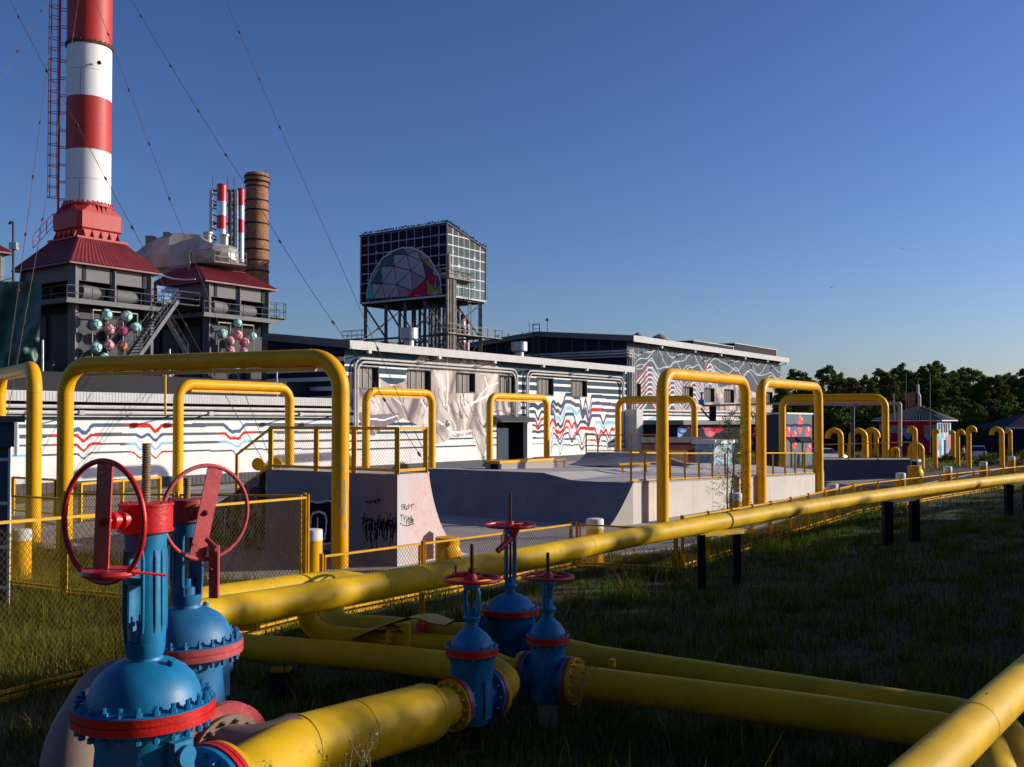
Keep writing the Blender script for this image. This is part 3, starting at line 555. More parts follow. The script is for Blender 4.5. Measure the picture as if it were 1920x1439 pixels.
SEG = [(500,400,630,400),(500,400,510,512),(510,512,630,400),(630,400,665,552),(510,512,665,552),(385,515,510,512),(510,512,390,678),(385,515,390,678),(290,685,390,678),(390,678,535,690),(510,512,535,690),(665,552,535,690),(665,552,690,750),(535,690,690,750),(665,552,820,635),(690,750,820,635),(665,552,780,460),(630,400,780,460),(780,460,820,635),(725,360,630,400),(725,360,780,460),(780,460,850,440),(820,635,890,560),(820,635,915,740),(390,678,310,820),(390,678,420,815),(535,690,450,815),(535,690,560,805),(690,750,650,800),(690,750,700,795),(290,685,310,820),(290,685,385,515),(500,400,590,332),(590,332,630,400),(500,400,480,372),(500,400,390,440),(820,635,825,790),(690,750,820,640),(780,460,890,560),(390,440,385,515),(330,530,385,515),(290,600,290,685)]
for a, b, c, d in SEG: p.stroke(z5([(a, b), (c, d)]), .09, lin(34, 38, 56))
p.stroke(out, .16, lin(200, 200, 210)); p.stroke([out[0], out[-1]], .12, lin(60,60,80))
mk_ = inpoly(p.S, p.Z, p.w(out)); p.c[mk_] *= .85
p.build('dome_mural', MUR, tk)
sl = (TZ1 - 24.55) / WR
p = Paint(KA, D, 0, WR, TZ0, TZ1, .06, lin(92, 96, 100))
t_ = np.clip((TZ1 - p.Z) / 9, 0, 1)[..., None]; p.c = np.array(lin(66, 68, 70)) * (1 - t_) + np.array(lin(96, 116, 120)) * t_
for k in range(1, 7): p.stroke([(WR * k / 7, TZ0), (WR * k / 7, TZ1)], .09, lin(200, 205, 208), px=False)
for k in range(0, 8): p.stroke([(0, TZ0 + 8 * k / 7), (WR, TZ0 + 8 * k / 7)], .09, lin(200, 205, 208), px=False)
for x, y, r in ((1138,507,1.3),(1285,435,1.2),(1080,370,.8),(1335,540,.9),(1135,600,1.),(1285,715,.6)): spark(p, *z5([(x, y)])[0], r, (.8, .82, .84))
p.build('grid_mural', MUR, tk, zf=lambda s: TZ1 - sl * np.clip(s, 0, WR))
def TP(a, b, z): v = KA + D * a + Q * b; return Vector((v.x, v.y, z))
mb = MB(); e = .03
mb.prism([TP(e, e, TZ0 + .01), TP(WR - e, e, TZ0 + .01), TP(WR - e, e, TZ1 - sl * WR - .02), TP(e, e, TZ1 - .02)], Q * (WL - 2 * e)); mb.build('tank_body', M['navy'], tk)
mb = MB(); mb.prism([TP(-.12, -.12, TZ1 + .02), TP(WR + .12, -.12, TZ1 - sl * WR), TP(WR + .12, -.12, TZ1 - sl * WR + .14), TP(-.12, -.12, TZ1 + .16)], Q * (WL + .3)); mb.build('roof', M['tgrey'], tk)
mb = MB(); 
for a, b in ((-.04, -.04), (-.04, WL + .02), (WR + .02, -.04)): 
    zt = TZ1 - sl * max(a, 0); mb.bar(TP(a, b, TZ0 - .1), TP(a, b, zt), .14)
mb.bar(TP(-.05, -.05, TZ0 - .05), TP(-.05, WL, TZ0 - .05), .2); mb.bar(TP(0, -.05, TZ0 - .05), TP(WR, -.05, TZ0 - .05), .2); mb.build('edge_trim', M['offw'], tk)
mb = MB(); mb.prism([TP(.1, .1, TZ0 - .35), TP(WR - .1, .1, TZ0 - .35), TP(WR - .1, WL - .1, TZ0 - .35), TP(.1, WL - .1, TZ0 - .35)], Vector((0, 0, .3))); mb.build('tank_floor', M['black'], tk)
LEG = [(a, b) for a in (.4, WR - .6) for b in (.3, 3.6, 6.6, 9.6, WL - .4)]
for a, b in LEG:
    mb = MB(); mb.bar(TP(a, b, 9), TP(a, b, TZ0 - .3), .45 if b < 1 else .36, .45 if b < 1 else .36); mb.build('leg', M['towst'] if (a < 1) else M['rustcream'], tk)
mb = MB()
for a in (.4, WR - .6):
    bs = [.3, 3.6, 6.6, 9.6, WL - .4]
    for i in range(4):
        z0, z1 = (10, 14) ; mb.bar(TP(a, bs[i], 10), TP(a, bs[i + 1], 14), .14); mb.bar(TP(a, bs[i + 1], 10), TP(a, bs[i], 14), .14)
        if i in (0, 3, 2): mb.bar(TP(a, bs[i], 14.2), TP(a, bs[i + 1], 18), .16)
        mb.bar(TP(a, bs[i], 14.1), TP(a, bs[i + 1], 14.1), .22)
for b in (.3, 6.6, WL - .4): mb.bar(TP(.4, b, 14.1), TP(WR - .6, b, 14.1), .2); mb.bar(TP(.4, b, 14.3), TP(WR - .6, b, 18), .15); mb.bar(TP(.4, b, 13.8), TP(WR - .6, b, 10), .15)
for i, b in enumerate((4.2, 5.0, 5.8, 7.4, 8.1, 2.2, 1.4)): mb.tube([TP(3 + .4 * (i % 3), b, 9), TP(3 + .4 * (i % 3), b, TZ0)], .12 + .05 * (i % 2), 8)
for i in range(5): mb.tube([TP(1 + i * 1.2, 3 + .4 * i, 9), TP(1 + i * 1.2, 3 + .4 * i, 18.2)], .09, 6)
mb.build('brace', M['towst'], tk)
mb = MB()                                                    # lattice core
for cx, cb in ((5.2, 5.3), (4.6, 3.1)):
    for da, db in ((0, 0), (1.3, 0), (0, 1.3), (1.3, 1.3)): mb.bar(TP(cx + da, cb + db, 9), TP(cx + da, cb + db, 18.2), .12)
    for z in frange(9.5, 17.5, 1.3):
        mb.bar(TP(cx, cb, z), TP(cx, cb + 1.3, z + 1.3), .08); mb.bar(TP(cx, cb + 1.3, z), TP(cx + 1.3, cb + 1.3, z + 1.3), .08); mb.bar(TP(cx + 1.3, cb, z), TP(cx, cb, z + 1.3), .08); mb.bar(TP(cx, cb, z), TP(cx, cb + 1.3, z), .08)
mb.build('lattice_core', M['rustcream'], tk)
def walkway(name, corners, z, par, m_deck, m_rail, h=1.1, step=1.4):
    mb = MB(); c = [Vector((q.x, q.y, z)) for q in corners]
    mb.prism(c, Vector((0, 0, .12))); ob = mb.build(name, m_deck, par)
    mb = MB(); n = len(c)
    for i in range(n):
        a, b = c[i], c[(i + 1) % n]; k = max(1, int((b - a).length / step))
        for j in range(k): q = a + (b - a) * j / k; mb.bar(q, q + Vector((0, 0, h)), .055)
        for hh in (h, h * .5): mb.bar(a + Vector((0, 0, hh)), b + Vector((0, 0, hh)), .05)
    mb.build('guard_rail', m_rail, ob); return ob
walkway('walkway', [TP(-.9, WL + 2.2, 0), TP(0, WL + 2.2, 0), TP(0, WL - 1, 0), TP(-.9, WL - 1, 0)], 14.1, tk, M['rustcream'], M['towst'])
walkway('walkway', [TP(-1.0, -1.0, 0), TP(-1.0, 1.0, 0), TP(0, 1.0, 0), TP(0, 0, 0), TP(WR + 2, 0, 0), TP(WR + 2, -1.0, 0)], 14.1, tk, M['rustcream'], M['rustcream'])
walkway('walkway', [TP(-.8, .3, 0), TP(-.8, -.9, 0), TP(4.2, -.9, 0), TP(4.2, -.1, 0), TP(-.05, -.1, 0)], 20.3, tk, M['rustcream'], M['rustcream'])
mb = MB()
for a, b, r in ((-.5, -.45, .16), (-.15, -.55, .13), (.35, -.55, .2), (.8, -.5, .12)): mb.tube([TP(a, b, 9), TP(a, b, 20.3)], r, 8)
mb.tube([TP(-.4, -.5, 20.3), TP(-.4, -.5, 23)], .28, 10); mb.tube([TP(-.15, -.5, 20.3), TP(-.15, -.5, 23.3)], .08, 6)
mb.build('riser_pipe', M['rustcream'], tk)
mb = MB(); mb.bar(TP(3.2, -.5, 14), TP(3.2, -.5, 20.3), .07); mb.bar(TP(3.7, -.5, 14), TP(3.7, -.5, 20.3), .07)
for z in frange(14.2, 20.2, .35): mb.bar(TP(3.2, -.5, z), TP(3.7, -.5, z), .05)
mb.build('ladder', M['rustcream'], tk)
# banded flue seen between the stilts
for px, Y, yt, yb, wp, lab in ((868, 124, 590, 668, 9, 'short red and white banded flue behind the tank stilts'), (808, 128, 590, 640, 8, 'slim red and white banded pipe further left behind the tank stilts'), (877, 121, 600, 650, 6, 'narrow red and white banded pipe right behind the tank stilts')):
    b = P(px, yb, Y); t = P(px, yt, Y); o = thing('banded_flue', lab, 'chimney', b, 'banded flues behind the tank'); r = wp / 2 * Y / FPX; h = t.z - b.z
    for k in range(6): MB().tube([(0, 0, h * k / 6 - .5 * (k == 0)), (0, 0, h * (k + 1) / 6)], r, 14).build('band', M['chred'] if k % 2 else M['chwhite'], o, world=False)

# crows along the tank roof
def crow_mesh():
    m = MB(); m.tube([(-.2, 0, .16), (-.12, 0, .17), (0, 0, .19), (.1, 0, .24), (.15, 0, .3), (.19, 0, .32), (.22, 0, .31), (.28, 0, .3)], [.015, .05, .085, .08, .05, .05, .03, .006], 8)
    m.add([(-.12, -.04, .2), (-.12, .04, .2), (-.4, .05, .1), (-.4, -.05, .1), (-.12, 0, .14), (-.4, 0, .08)], [(0, 1, 2, 3), (0, 3, 5, 4), (1, 4, 5, 2)])
    for y in (-.03, .03): m.bar((0, y, 0), (0, y, .14), .012)
    return m
c0 = crow_mesh().build('crow', M['crow']); n_c = 0
ORD = lambda k: f'{k}{"th" if 10 < k % 100 < 14 else {1: "st", 2: "nd", 3: "rd"}.get(k % 10, "th")}'
def put_crow(loc, label, grp):
    global n_c
    o = c0 if n_c == 0 else c0.copy()
    if n_c: C.objects.link(o)
    n_c += 1; o.location = loc; o.rotation_euler = (0, 0, random.uniform(0, 6.28)); k = random.uniform(.8, 1.1); o.scale = (k, k, k); tag(o, label, 'bird', grp)
for k in range(34): put_crow(TP(0, WL * (k + random.uniform(-.35, .35)) / 34 + .15, TZ1 + .15), f'black crow, {ORD(34 - k)} from the left on the level roof edge above the dome mural', 'crows on the level edge of the tank roof')
for k in range(20): a = WR * (k + random.uniform(.1, .8)) / 20; put_crow(TP(a, 0, TZ1 - sl * a + .14), f'black crow, {ORD(k + 1)} from the top on the sloping roof edge of the tank', 'crows on the sloping edge of the tank roof')
for ck_, (s_, o2) in enumerate(((-.6, -15), (-.6, -17.2), (-.6, -21), (-.6, -22), (-.6, -23), (-.6, -19))): q = WP(s_, 0, o2, B0); put_crow((q.x, q.y, TH + 1.7 - (abs(o2) - 12.8) * .093), f'small black crow, {ORD(sorted((-15, -17.2, -19, -21, -22, -23)).index(o2) + 1)} from the left on the verge of the tall hall', 'crows on the tall hall verge')
fl = [(1558, 539, 90, 'black bird flying in the open sky above the trees'), (1692, 467, 130, 'tiny dark bird high in the sky at the right'), (1345, 583, 120, 'small dark bird in flight over the tall hall')]
for px, py, Y, lab in fl:
    m = MB(); m.tube([(-.2, 0, 0), (0, 0, .02), (.2, 0, 0)], [.01, .07, .01], 6); m.add([(-.05, 0, .03), (.08, 0, .03), (.02, .42, .12), (-.08, .42, .1)], [(0, 1, 2, 3)]); m.add([(-.05, 0, .035), (.08, 0, .035), (.02, -.42, .12), (-.08, -.42, .1)], [(0, 3, 2, 1)])
    o = m.build('flying_bird', M['crow']); o.location = P(px, py, Y); o.rotation_euler = (.3, .2, 1.0); o.scale = (.7, .7, .7); tag(o, lab, 'bird')

# ================================================================ boiler towers
T1 = XY(133, 80); SP = 13.1
BALLS = {}
def ball_mesh(mn):
    bm = bmesh.new(); bmesh.ops.create_icosphere(bm, subdivisions=2, radius=.5)
    for v in bm.verts: v.co *= random.uniform(.95, 1.03)
    a = MB(); a.add([v.co.copy() for v in bm.verts], [[v.index for v in f.verts] for f in bm.faces]); bm.free()
    b1 = bmesh.new(); bmesh.ops.create_icosphere(b1, subdivisions=1, radius=.5)
    s_ = MB(); d_ = [f.calc_center_median().normalized() * .505 for f in b1.faces]
    for ed in b1.edges: f = ed.link_faces; s_.tube([d_[f[0].index], (d_[f[0].index] + d_[f[1].index]).normalized() * .515, d_[f[1].index]], .018, 5, smooth=False)
    b1.free(); return a, s_
def boiler_tower(off, label, lower, balls, frame, fb):
    base = T1 + D * off; W_, DP = 7.5, 8.0
    t = thing('boiler_tower', label, 'tower', tuple(base))
    def TT(a, b, z): v = base + D * a + Q * b; return Vector((v.x, v.y, z))
    ZE, ZB = 17.4, 14.4
    for a, b in ((.25, .25), (W_ - .25, .25), (.25, DP - .25), (W_ - .25, DP - .25)):
        mb = MB(); mb.bar(TT(a, b, 5), TT(a, b, ZE), .62, .62); mb.build('corner_post', M['tlight'] if b < 1 else M['tgrey'], t)
    mb = MB(); mb.bar(TT(W_ / 2, .12, ZB), TT(W_ / 2, .12, ZE), .4, .3); mb.build('mid_post', M['tlight'], t)
    mb = MB(); mb.prism([TT(.35, .35, 5), TT(W_ - .35, .35, 5), TT(W_ - .35, DP - .35, 5), TT(.35, DP - .35, 5)], Vector((0, 0, ZB - 5)))
    mb.build('wall', M['tdark'], t)
    mb = MB()
    for a0, a1, z0, z1 in ((.7, 2.6, 8, 13.4), (3.1, 4.3, 7, 13), (4.8, 6.9, 8.5, 12.6)): mb.prism([TT(a0, .35, z0), TT(a1, .35, z0), TT(a1, .35, z1), TT(a0, .35, z1)], -Q * .08)
    for b0, b1, z0, z1 in ((1.2, 3.6, 7.5, 13.2), (4.4, 7, 8, 13.2)): mb.prism([TT(.35, b0, z0), TT(.35, b1, z0), TT(.35, b1, z1), TT(.35, b0, z1)], -D * .08)
    mb.build('wall_panel', M['tgrey'], t)
    mb = MB(); mb.prism([TT(.3, .12, 15.95), TT(W_ - .3, .12, 15.95), TT(W_ - .3, .12, ZE - .05), TT(.3, .12, ZE - .05)], Q * .15)
    mb.prism([TT(.12, .3, 15.95), TT(.12, DP - .3, 15.95), TT(.12, DP - .3, ZE - .05), TT(.12, .3, ZE - .05)], D * .15)
    mb.prism([TT(.3, DP - .3, ZB), TT(W_ - .3, DP - .3, ZB), TT(W_ - .3, DP - .3, ZE - .1), TT(.3, DP - .3, ZE - .1)], Q * .1)
    mb.prism([TT(W_ - .32, .3, ZB), TT(W_ - .32, DP - .3, ZB), TT(W_ - .32, DP - .3, ZE - .1), TT(W_ - .32, .3, ZE - .1)], D * .1)
    mb.build('upper_panel', M['tlight'], t)
    for a in (.95, 3.45, W_ - 1.0): MB().prism([TT(a, .06, 16.0), TT(a + .3, .06, 16.0), TT(a + .3, .06, ZE - .08), TT(a, .06, ZE - .08)], Q * .04).build('dark_slot', M['tdark'], t)
    mb = MB()                                                       # lagged drums behind the openings
    mb.tube([TT(1.0, 1.3, ZB + .75), TT(1.4, 1.3, ZB + .8), TT(3.3, 1.3, ZB + .7), TT(3.6, 1.4, ZB + .6)], [.1, .72, .66, .1], 16); mb.tube([TT(4.1, 1.3, ZB + .75), TT(4.3, 1.3, ZB + .75), TT(6.5, 1.3, ZB + .65), TT(6.9, 1.3, ZB + .6)], [.1, .66, .7, .1], 16)
    mb.build('lagged_drum', M['tlight'], t)
    ov = 1.1                                                        # slab and rail
    walkway('balcony', [TT(-ov, -ov, 0), TT(W_ + .3, -ov, 0), TT(W_ + .3, DP + .3, 0), TT(-ov, DP + .3, 0)], ZB - .35, t, M['tgrey'], M['towst'], 1.25, 2.2)
    mb = MB(); mb.prism([TT(-ov - .02, -ov - .02, ZB - .5), TT(W_ + .3, -ov - .02, ZB - .5), TT(W_ + .3, -ov - .02, ZB - .1), TT(-ov - .02, -ov - .02, ZB - .1)], Q * .1); mb.prism([TT(-ov - .02, -ov, ZB - .5), TT(-ov - .02, DP, ZB - .5), TT(-ov - .02, DP, ZB - .1), TT(-ov - .02, -ov, ZB - .1)], D * .1); mb.build('slab_edge', M['tlight'], t)
    # corrugated pyramid roof
    mb = MB(); e = .55; Z0, Z1 = ZE - .05, 19.75; c = [(-e, -e), (W_ + e, -e), (W_ + e, DP + e), (-e, DP + e)]; tp = [(1.5, 1.7), (W_ - 1.5, 1.7), (W_ - 1.5, DP - 1.7), (1.5, DP - 1.7)]
    if lower: Z1 = 19.0; tp = [(.8, 2.2), (W_ - 1.2, 2.2), (W_ - 1.2, DP - 2), (.8, DP - 2)]
    for i in range(4):
        a0, a1, b0, b1 = c[i], c[(i + 1) % 4], tp[i], tp[(i + 1) % 4]; N = 44; nv = (D * (a1[1] - a0[1]) - Q * (a1[0] - a0[0])).normalized() * 1.0
        P0 = [TT(a0[0] + (a1[0] - a0[0]) * k / N, a0[1] + (a1[1] - a0[1]) * k / N, Z0) + Vector((0, 0, .07 * (k % 2))) for k in range(N + 1)]
        P1 = [TT(b0[0] + (b1[0] - b0[0]) * k / N, b0[1] + (b1[1] - b0[1]) * k / N, Z1) + Vector((0, 0, .07 * (k % 2))) for k in range(N + 1)]
        mb.add(P0 + P1, [(k, k + 1, N + 2 + k, N + 1 + k) for k in range(N)])
    mb.prism([TT(*tp[0], Z1), TT(*tp[1], Z1), TT(*tp[2], Z1), TT(*tp[3], Z1)], Vector((0, 0, .06)))
    mb.prism([TT(-e, -e, Z0 - .16), TT(W_ + e, -e, Z0 - .16), TT(W_ + e, DP + e, Z0 - .16), TT(-e, DP + e, Z0 - .16)], Vector((0, 0, .14)))
    mb.build('roof', M['roofred'], t)
    # lower gantry under the towers
    mb = MB()
    for a in frange(-1, W_ + 3, 2.2): mb.bar(TT(a, -.9, 6.0), TT(a, -.9, 8.1), .16); mb.bar(TT(a, -.9, 7.9), TT(a + 1.8, -.9, 6.2), .1)
    mb.bar(TT(-1.5, -.9, 8.1), TT(W_ + 4, -.9, 8.1), .22); mb.build('gantry', M['tgrey'], t)
    # ball frame
    if not balls: return t, TT
    bf = thing('bubble_frame', frame, 'sculpture', tuple(TT(2.5, -1.0, 8)), 'ball sculptures on the boiler towers')
    def FP(px, py): s_, z_ = wallmap(TT(0, -1.4, 0), D, px, py); v = TT(s_, -1.4, z_); return v
    mb = MB()
    for a, b in fb: mb.bar(FP(*a), FP(*b), .09)
    mb.build('frame', M['frame'], bf)
    for k in range(3): q = FP(*fb[0][0]) + D * (k * 1.6); 
    mb = MB()
    for k in (0, 1): q = FP(*fb[0][k]); mb.bar(q, q + Q * 1.5, .07)
    mb.build('wall_bracket', M['tgrey'], bf)
    for px, py, col in balls:
        a, s_ = BALLS.setdefault(col, ball_mesh(col)); q = FP(px, py) - Q * .15
        key = 'b_' + col
        if key not in BALLS:
            o = a.build('ball', M[col], bf, world=False); sm_ = s_.build('seam', M['seam'], o, world=False); BALLS[key] = o
        else:
            o = BALLS[key].copy(); C.objects.link(o); o.parent = bf; s2 = BALLS[key].children[0].copy(); C.objects.link(s2); s2.parent = o
        o.location = q - org(bf); o.rotation_euler = (random.random() * 3, random.random() * 3, random.random() * 3); k = random.uniform(.82, .95); o.scale = (k, k, k * 1.08)
    return t, TT
z4b = lambda x, y: (80 + x / 5.33, 470 + y / 5.33)
B1 = [(*z4b(632, 642), 'teal'), (*z4b(830, 655), 'teal'), (*z4b(523, 742), 'teal'), (*z4b(655, 790), 'bpink'), (*z4b(787, 803), 'bplum'), (*z4b(920, 772), 'teal'), (*z4b(524, 970), 'teal'), (*z4b(652, 945), 'bpink'), (*z4b(790, 960), 'borange'), (*z4b(600, 1075), 'teal'), (*z4b(1000, 700), 'frame')]
F1 = [(z4b(500, 592), z4b(492, 1060)), (z4b(500, 592), z4b(945, 635)), (z4b(945, 635), z4b(945, 900)), (z4b(648, 600), z4b(648, 1060)), (z4b(800, 620), z4b(800, 1060)), (z4b(500, 770), z4b(945, 785)), (z4b(500, 935), z4b(850, 960))]
B1 = B1[:-1]
t1, TT1 = boiler_tower(0, 'dark grey boiler tower carrying the tall red and white chimney', False, B1, 'sculpture of ten teal, pink and orange balls hung on the first boiler tower', F1)
z5b = lambda x, y: (250 + x / 4.797, 420 + y / 4.797)
B2 = [(*z5b(928, 893), 'teal'), (*z5b(790, 988), 'teal'), (*z5b(862, 1053), 'bpink'), (*z5b(930, 1000), 'bpink'), (*z5b(990, 1065), 'bpink'), (*z5b(1060, 1013), 'teal'), (*z5b(860, 1140), 'bpink'), (*z5b(985, 1150), 'bpink'), (*z5b(915, 1330), 'teal')]
F2 = [(z5b(766, 885), z5b(760, 1300)), (z5b(766, 885), z5b(1080, 915)), (z5b(1080, 915), z5b(1078, 1300)), (z5b(873, 900), z5b(870, 1300)), (z5b(975, 908), z5b(972, 1300)), (z5b(766, 1030), z5b(1080, 1050))]
t2, TT2 = boiler_tower(SP, 'dark grey boiler tower with the crumpled silver duct above its red roof', True, B2, 'sculpture of nine teal and pink balls hung on the second boiler tower', F2)
t0, TT0 = boiler_tower(-SP, 'grey boiler tower cut off by the left edge, its corner above the green tarpaulin', True, [], 'bare ball frame on the leftmost boiler tower', F2[:1])
# stairs
def stairs(a, b, wd, label, n=17):
    a, b = Vector(a), Vector(b); t = thing('steel_stairs', label, 'stairs', tuple(a), 'steel stairs between the boiler towers'); side = Vector((b.y - a.y, a.x - b.x, 0)).normalized() * wd / 2
    for sg in (-1, 1): MB().bar(a + side * sg, b + side * sg, .12, .34).build('stringer', M['tlight'], t)
    for k in range(1, n):
        q = a + (b - a) * k / n; MB().bar(q - side * .92, q + side * .92, .36, .06).build('tread', M['tlight'], t)
    for sg in (-1, 1):
        mb = MB(); u = Vector((0, 0, 1.15)); mb.bar(a + side * sg + u, b + side * sg + u, .05); mb.bar(a + side * sg + u / 2, b + side * sg + u / 2, .04)
        for k in range(0, n + 1, 3): q = a + (b - a) * k / n + side * sg; mb.bar(q, q + u, .05)
        mb.build('handrail', M['towst'], t)
    return t
stairs(P(250, 668, 82), P(322, 566, 86.5), 1.3, 'steel stairs climbing rightwards beside the first boiler tower')
stairs(P(352, 668, 88), P(304, 584, 87.5), 1.2, 'steel stairs descending rightwards towards the second boiler tower')
stairs(P(285, 728, 78.5), P(318, 697, 80), 1.2, 'short lower flight of steel stairs under the first boiler tower', 6)
lp = P(322, 566, 86.5); l2 = thing('landing', 'raised steel landing linking the two boiler towers', 'platform', tuple(lp))
walkway('deck', [TT1(7.6, -.4, 0), TT2(-1.2, -.6, 0), TT2(-1.2, 1.6, 0), TT1(7.6, 1.8, 0)], lp.z - .1, l2, M['tgrey'], M['towst'], 1.2, 1.6)
mb = MB(); mb.box(TT1(10.5, 2.2, lp.z + .9), (2.3, .1, 1.7), rz=math.atan2(D.y, D.x)); mb.build('blue_banner', mat('banner_blue', (.12, .25, .5), .6, var=.5, scale=3), l2)
# side rail cage at second tower
q0 = P(520, 596, 97); cg = thing('platform_cage', 'small railed platform projecting right of the second boiler tower', 'platform', tuple(q0))
walkway('deck', [P(500, 592, 96.5), P(536, 596, 98.0), P(532, 596, 99.5), P(497, 592, 98)], q0.z, cg, M['rustcream'], M['towst'], 1.5, 1.0)
# grey sheds beneath towers (dark backing on annex roof)
mb = MB(); mb.prism([WP(-40, 5.9, -3.2), WP(-.8, 5.9, -3.2), WP(-.8, 7.6, -3.2), WP(-40, 7.6, -3.2)], -NRM * 4); tag(mb.build('roof_shed', M['tdark']), 'long dark shed on the annex roof beneath the boiler towers', 'shed')
# block wall
mb = MB()
for r_ in range(5):
    for k in range(7): 
        a = -1.2 + k * .62 + (r_ % 2) * .3; mb.prism([TT1(-.95, a + 2, 7.2 + r_ * .42), TT1(-.95, a + 2.56, 7.2 + r_ * .42), TT1(-.95, a + 2.56, 7.58 + r_ * .42), TT1(-.95, a + 2, 7.58 + r_ * .42)], -D * .2)
tag(mb.build('block_wall', M['tgrey']), 'low wall of dark grey blocks at the foot of the first boiler tower', 'wall')
# slender white posts
for px, y0, y1, Y, lab in ((80, 638, 735, 66, 'thin white pole beside the green tarpaulin'), (318, 655, 735, 72, 'thin white pole below the steel stairs'), (310, 702, 778, 60, 'thin yellow rod hanging below the big yellow arch'), (519, 692, 752, 76, 'thin pale pole in front of the striped gable')):
    a, b = P(px, y1, Y), P(px, y0, Y); o = MB().tube([a, b], .07, 8).build('slim_pole', M['fence'] if 'yellow' in lab else M['galv']); tag(o, lab, 'pole')
# tarpaulin
mb = MB(); nx, nz = 60, 50; vs = []
for j in range(nz + 1):
    for i in range(nx + 1):
        u, v_ = i / nx, j / nz; px = -60 + u * 138 - max(0, u - .8) / .2 * (7 * math.sin(v_ * 1.9) ** 2 - (9 * math.sin((v_ - .6) * 5) if v_ > .6 else 0)) ; py = 528 + v_ * 200 + (6 * math.sin(u * 9) if v_ > .95 else 0)
        Yv = 70 - 2.0 * u + .35 * math.sin(u * 9 + v_ * 7) + .22 * math.sin(u * 31 + v_ * 12) * v_ + .2 * math.sin(v_ * 23 - u * 14) * (v_ > .55) + .12 * math.sin(v_ * 9 + u * 22) + .07 * math.sin(v_ * 31 + u * 5)
        vs.append(P(px, py, Yv))
fs = [(j * (nx + 1) + i, j * (nx + 1) + i + 1, (j + 1) * (nx + 1) + i + 1, (j + 1) * (nx + 1) + i) for j in range(nz) for i in range(nx)]
mb.add(vs, fs, True); mb.add([v + Vector((0, .06, 0)) for v in vs], fs, True); tag(mb.build('tarpaulin', M['tarp'], angle=180), 'dark green tarpaulin draped over scaffolding at the left edge', 'tarpaulin')
mb = MB(); a = P(25, 528, 71)
mb.tube(fillet([P(25, 530, 70), P(25, 417, 70), P(18, 417, 70), P(18, 421, 70)], .2, 4), .09, 8); lp_ = mb.build('pole', M['tgrey']); tag(lp_, 'hooked grey lamp pole standing above the green tarpaulin', 'lamp pole'); lp_.name = 'lamp_pole'
MB().box(P(26, 462, 69.9), (.5, .4, .5)).build('lamp_box', M['galv'], lp_)

# ---------------------------------------------------------------- tall chimney
cc = T1 + D * 3.75 + Q * 4.0; CR0, CR1 = 1.83, 1.83
ch = thing('striped_chimney', 'very tall red and white banded steel chimney with a caged ladder', 'chimney', tuple(cc))
c3 = lambda z: Vector((cc.x, cc.y, z))
zt = lambda py: P(167, py, cc.y).z
def band(za, zb, m_): MB().lathe([(CR0, za), (CR0, zb)], (cc.x, cc.y, 0), n=64, caps=False).build('band', M[m_], ch)
zz = [zt(y) for y in (388, 288, 190, 91, -8)]; st_ = zz[1] - zz[0]
zz += [zz[-1] + st_ * k for k in range(1, 9)]
for k in range(len(zz) - 1): band(zz[k], zz[k + 1], 'chwhite' if k % 2 == 0 else 'chred')
for z in (zz[3], zz[6], zz[9]):
    mb = MB(); mb.lathe([(CR0 + .005, z - .09), (CR0 + .13, z - .09), (CR0 + .13, z + .09), (CR0 + .005, z + .09)], (cc.x, cc.y, 0), n=64, caps=False)
    for k in range(28): a = 2 * PI * k / 28; mb.box((cc.x + math.cos(a) * (CR0 + .09), cc.y + math.sin(a) * (CR0 + .09), z + .14), (.09, .09, .14), rz=a)
    mb.build('joint_flange', M['rust'] if z == zz[3] else M['chred'], ch)
mb = MB(); mb.lathe([(CR0 + .03, zz[0] - .2), (CR0 + .28, zz[0] - .2), (CR0 + .28, zz[0] - .02), (CR0 + .03, zz[0] + .02)], (cc.x, cc.y, 0), n=48)
for k in range(32): a = 2 * PI * k / 32; mb.box((cc.x + math.cos(a) * (CR0 + .14), cc.y + math.sin(a) * (CR0 + .14), zz[0] + .08), (.12, .12, .22), rz=a); mb.box((cc.x + math.cos(a) * (CR0 + .16), cc.y + math.sin(a) * (CR0 + .16), zz[0] - .5), (.28, .04, .6), rz=a)
mb.build('base_flange', M['chred'], ch)
mb = MB(); za, zb, zc_ = zt(452), zt(432), zt(405)                         # red octagonal transition box
def octo(rx, z, ch_=.5): 
    o = []
    for sx, sy in ((1, 1), (-1, 1), (-1, -1), (1, -1)):
        p1 = (sx * rx, sy * rx * ch_); p2 = (sx * rx * ch_, sy * rx)
        if sx * sy < 0: p1, p2 = p2, p1
        o += [p1, p2]
    return [cc + D * a + Q * b + Vector((0, 0, z)) for a, b in o]
lv = [octo(1.95, za, .85), octo(1.95, za + .6, .85), octo(2.12, za + .75, .85), octo(2.12, zc_ - .1, .85), octo(1.9, zt(391), .45)]
vs = [v for L_ in lv for v in L_]; fs = [(k * 8 + i, k * 8 + (i + 1) % 8, (k + 1) * 8 + (i + 1) % 8, (k + 1) * 8 + i) for k in range(4) for i in range(8)] + [tuple(range(32, 40))]
mb.add(vs, fs); mb.build('transition_box', M['chred'], ch)
mb = MB()
for i in range(-2, 3):
    for (u, v_) in ((D, -Q), (Q, -D)):
        b = cc + v_ * 1.96 + u * (i * .8); mb.prism([b + Vector((0, 0, za - .1)), b + v_ * .3 + Vector((0, 0, za - .1)), b + Vector((0, 0, za + .6))], u * .06)
mb.prism([cc + D * a + Q * b + Vector((0, 0, za - .25)) for a, b in ((-2.35, -2.35), (2.35, -2.35), (2.35, 2.35), (-2.35, 2.35))], Vector((0, 0, .16)))
mb.build('gusset', M['chred'], ch)
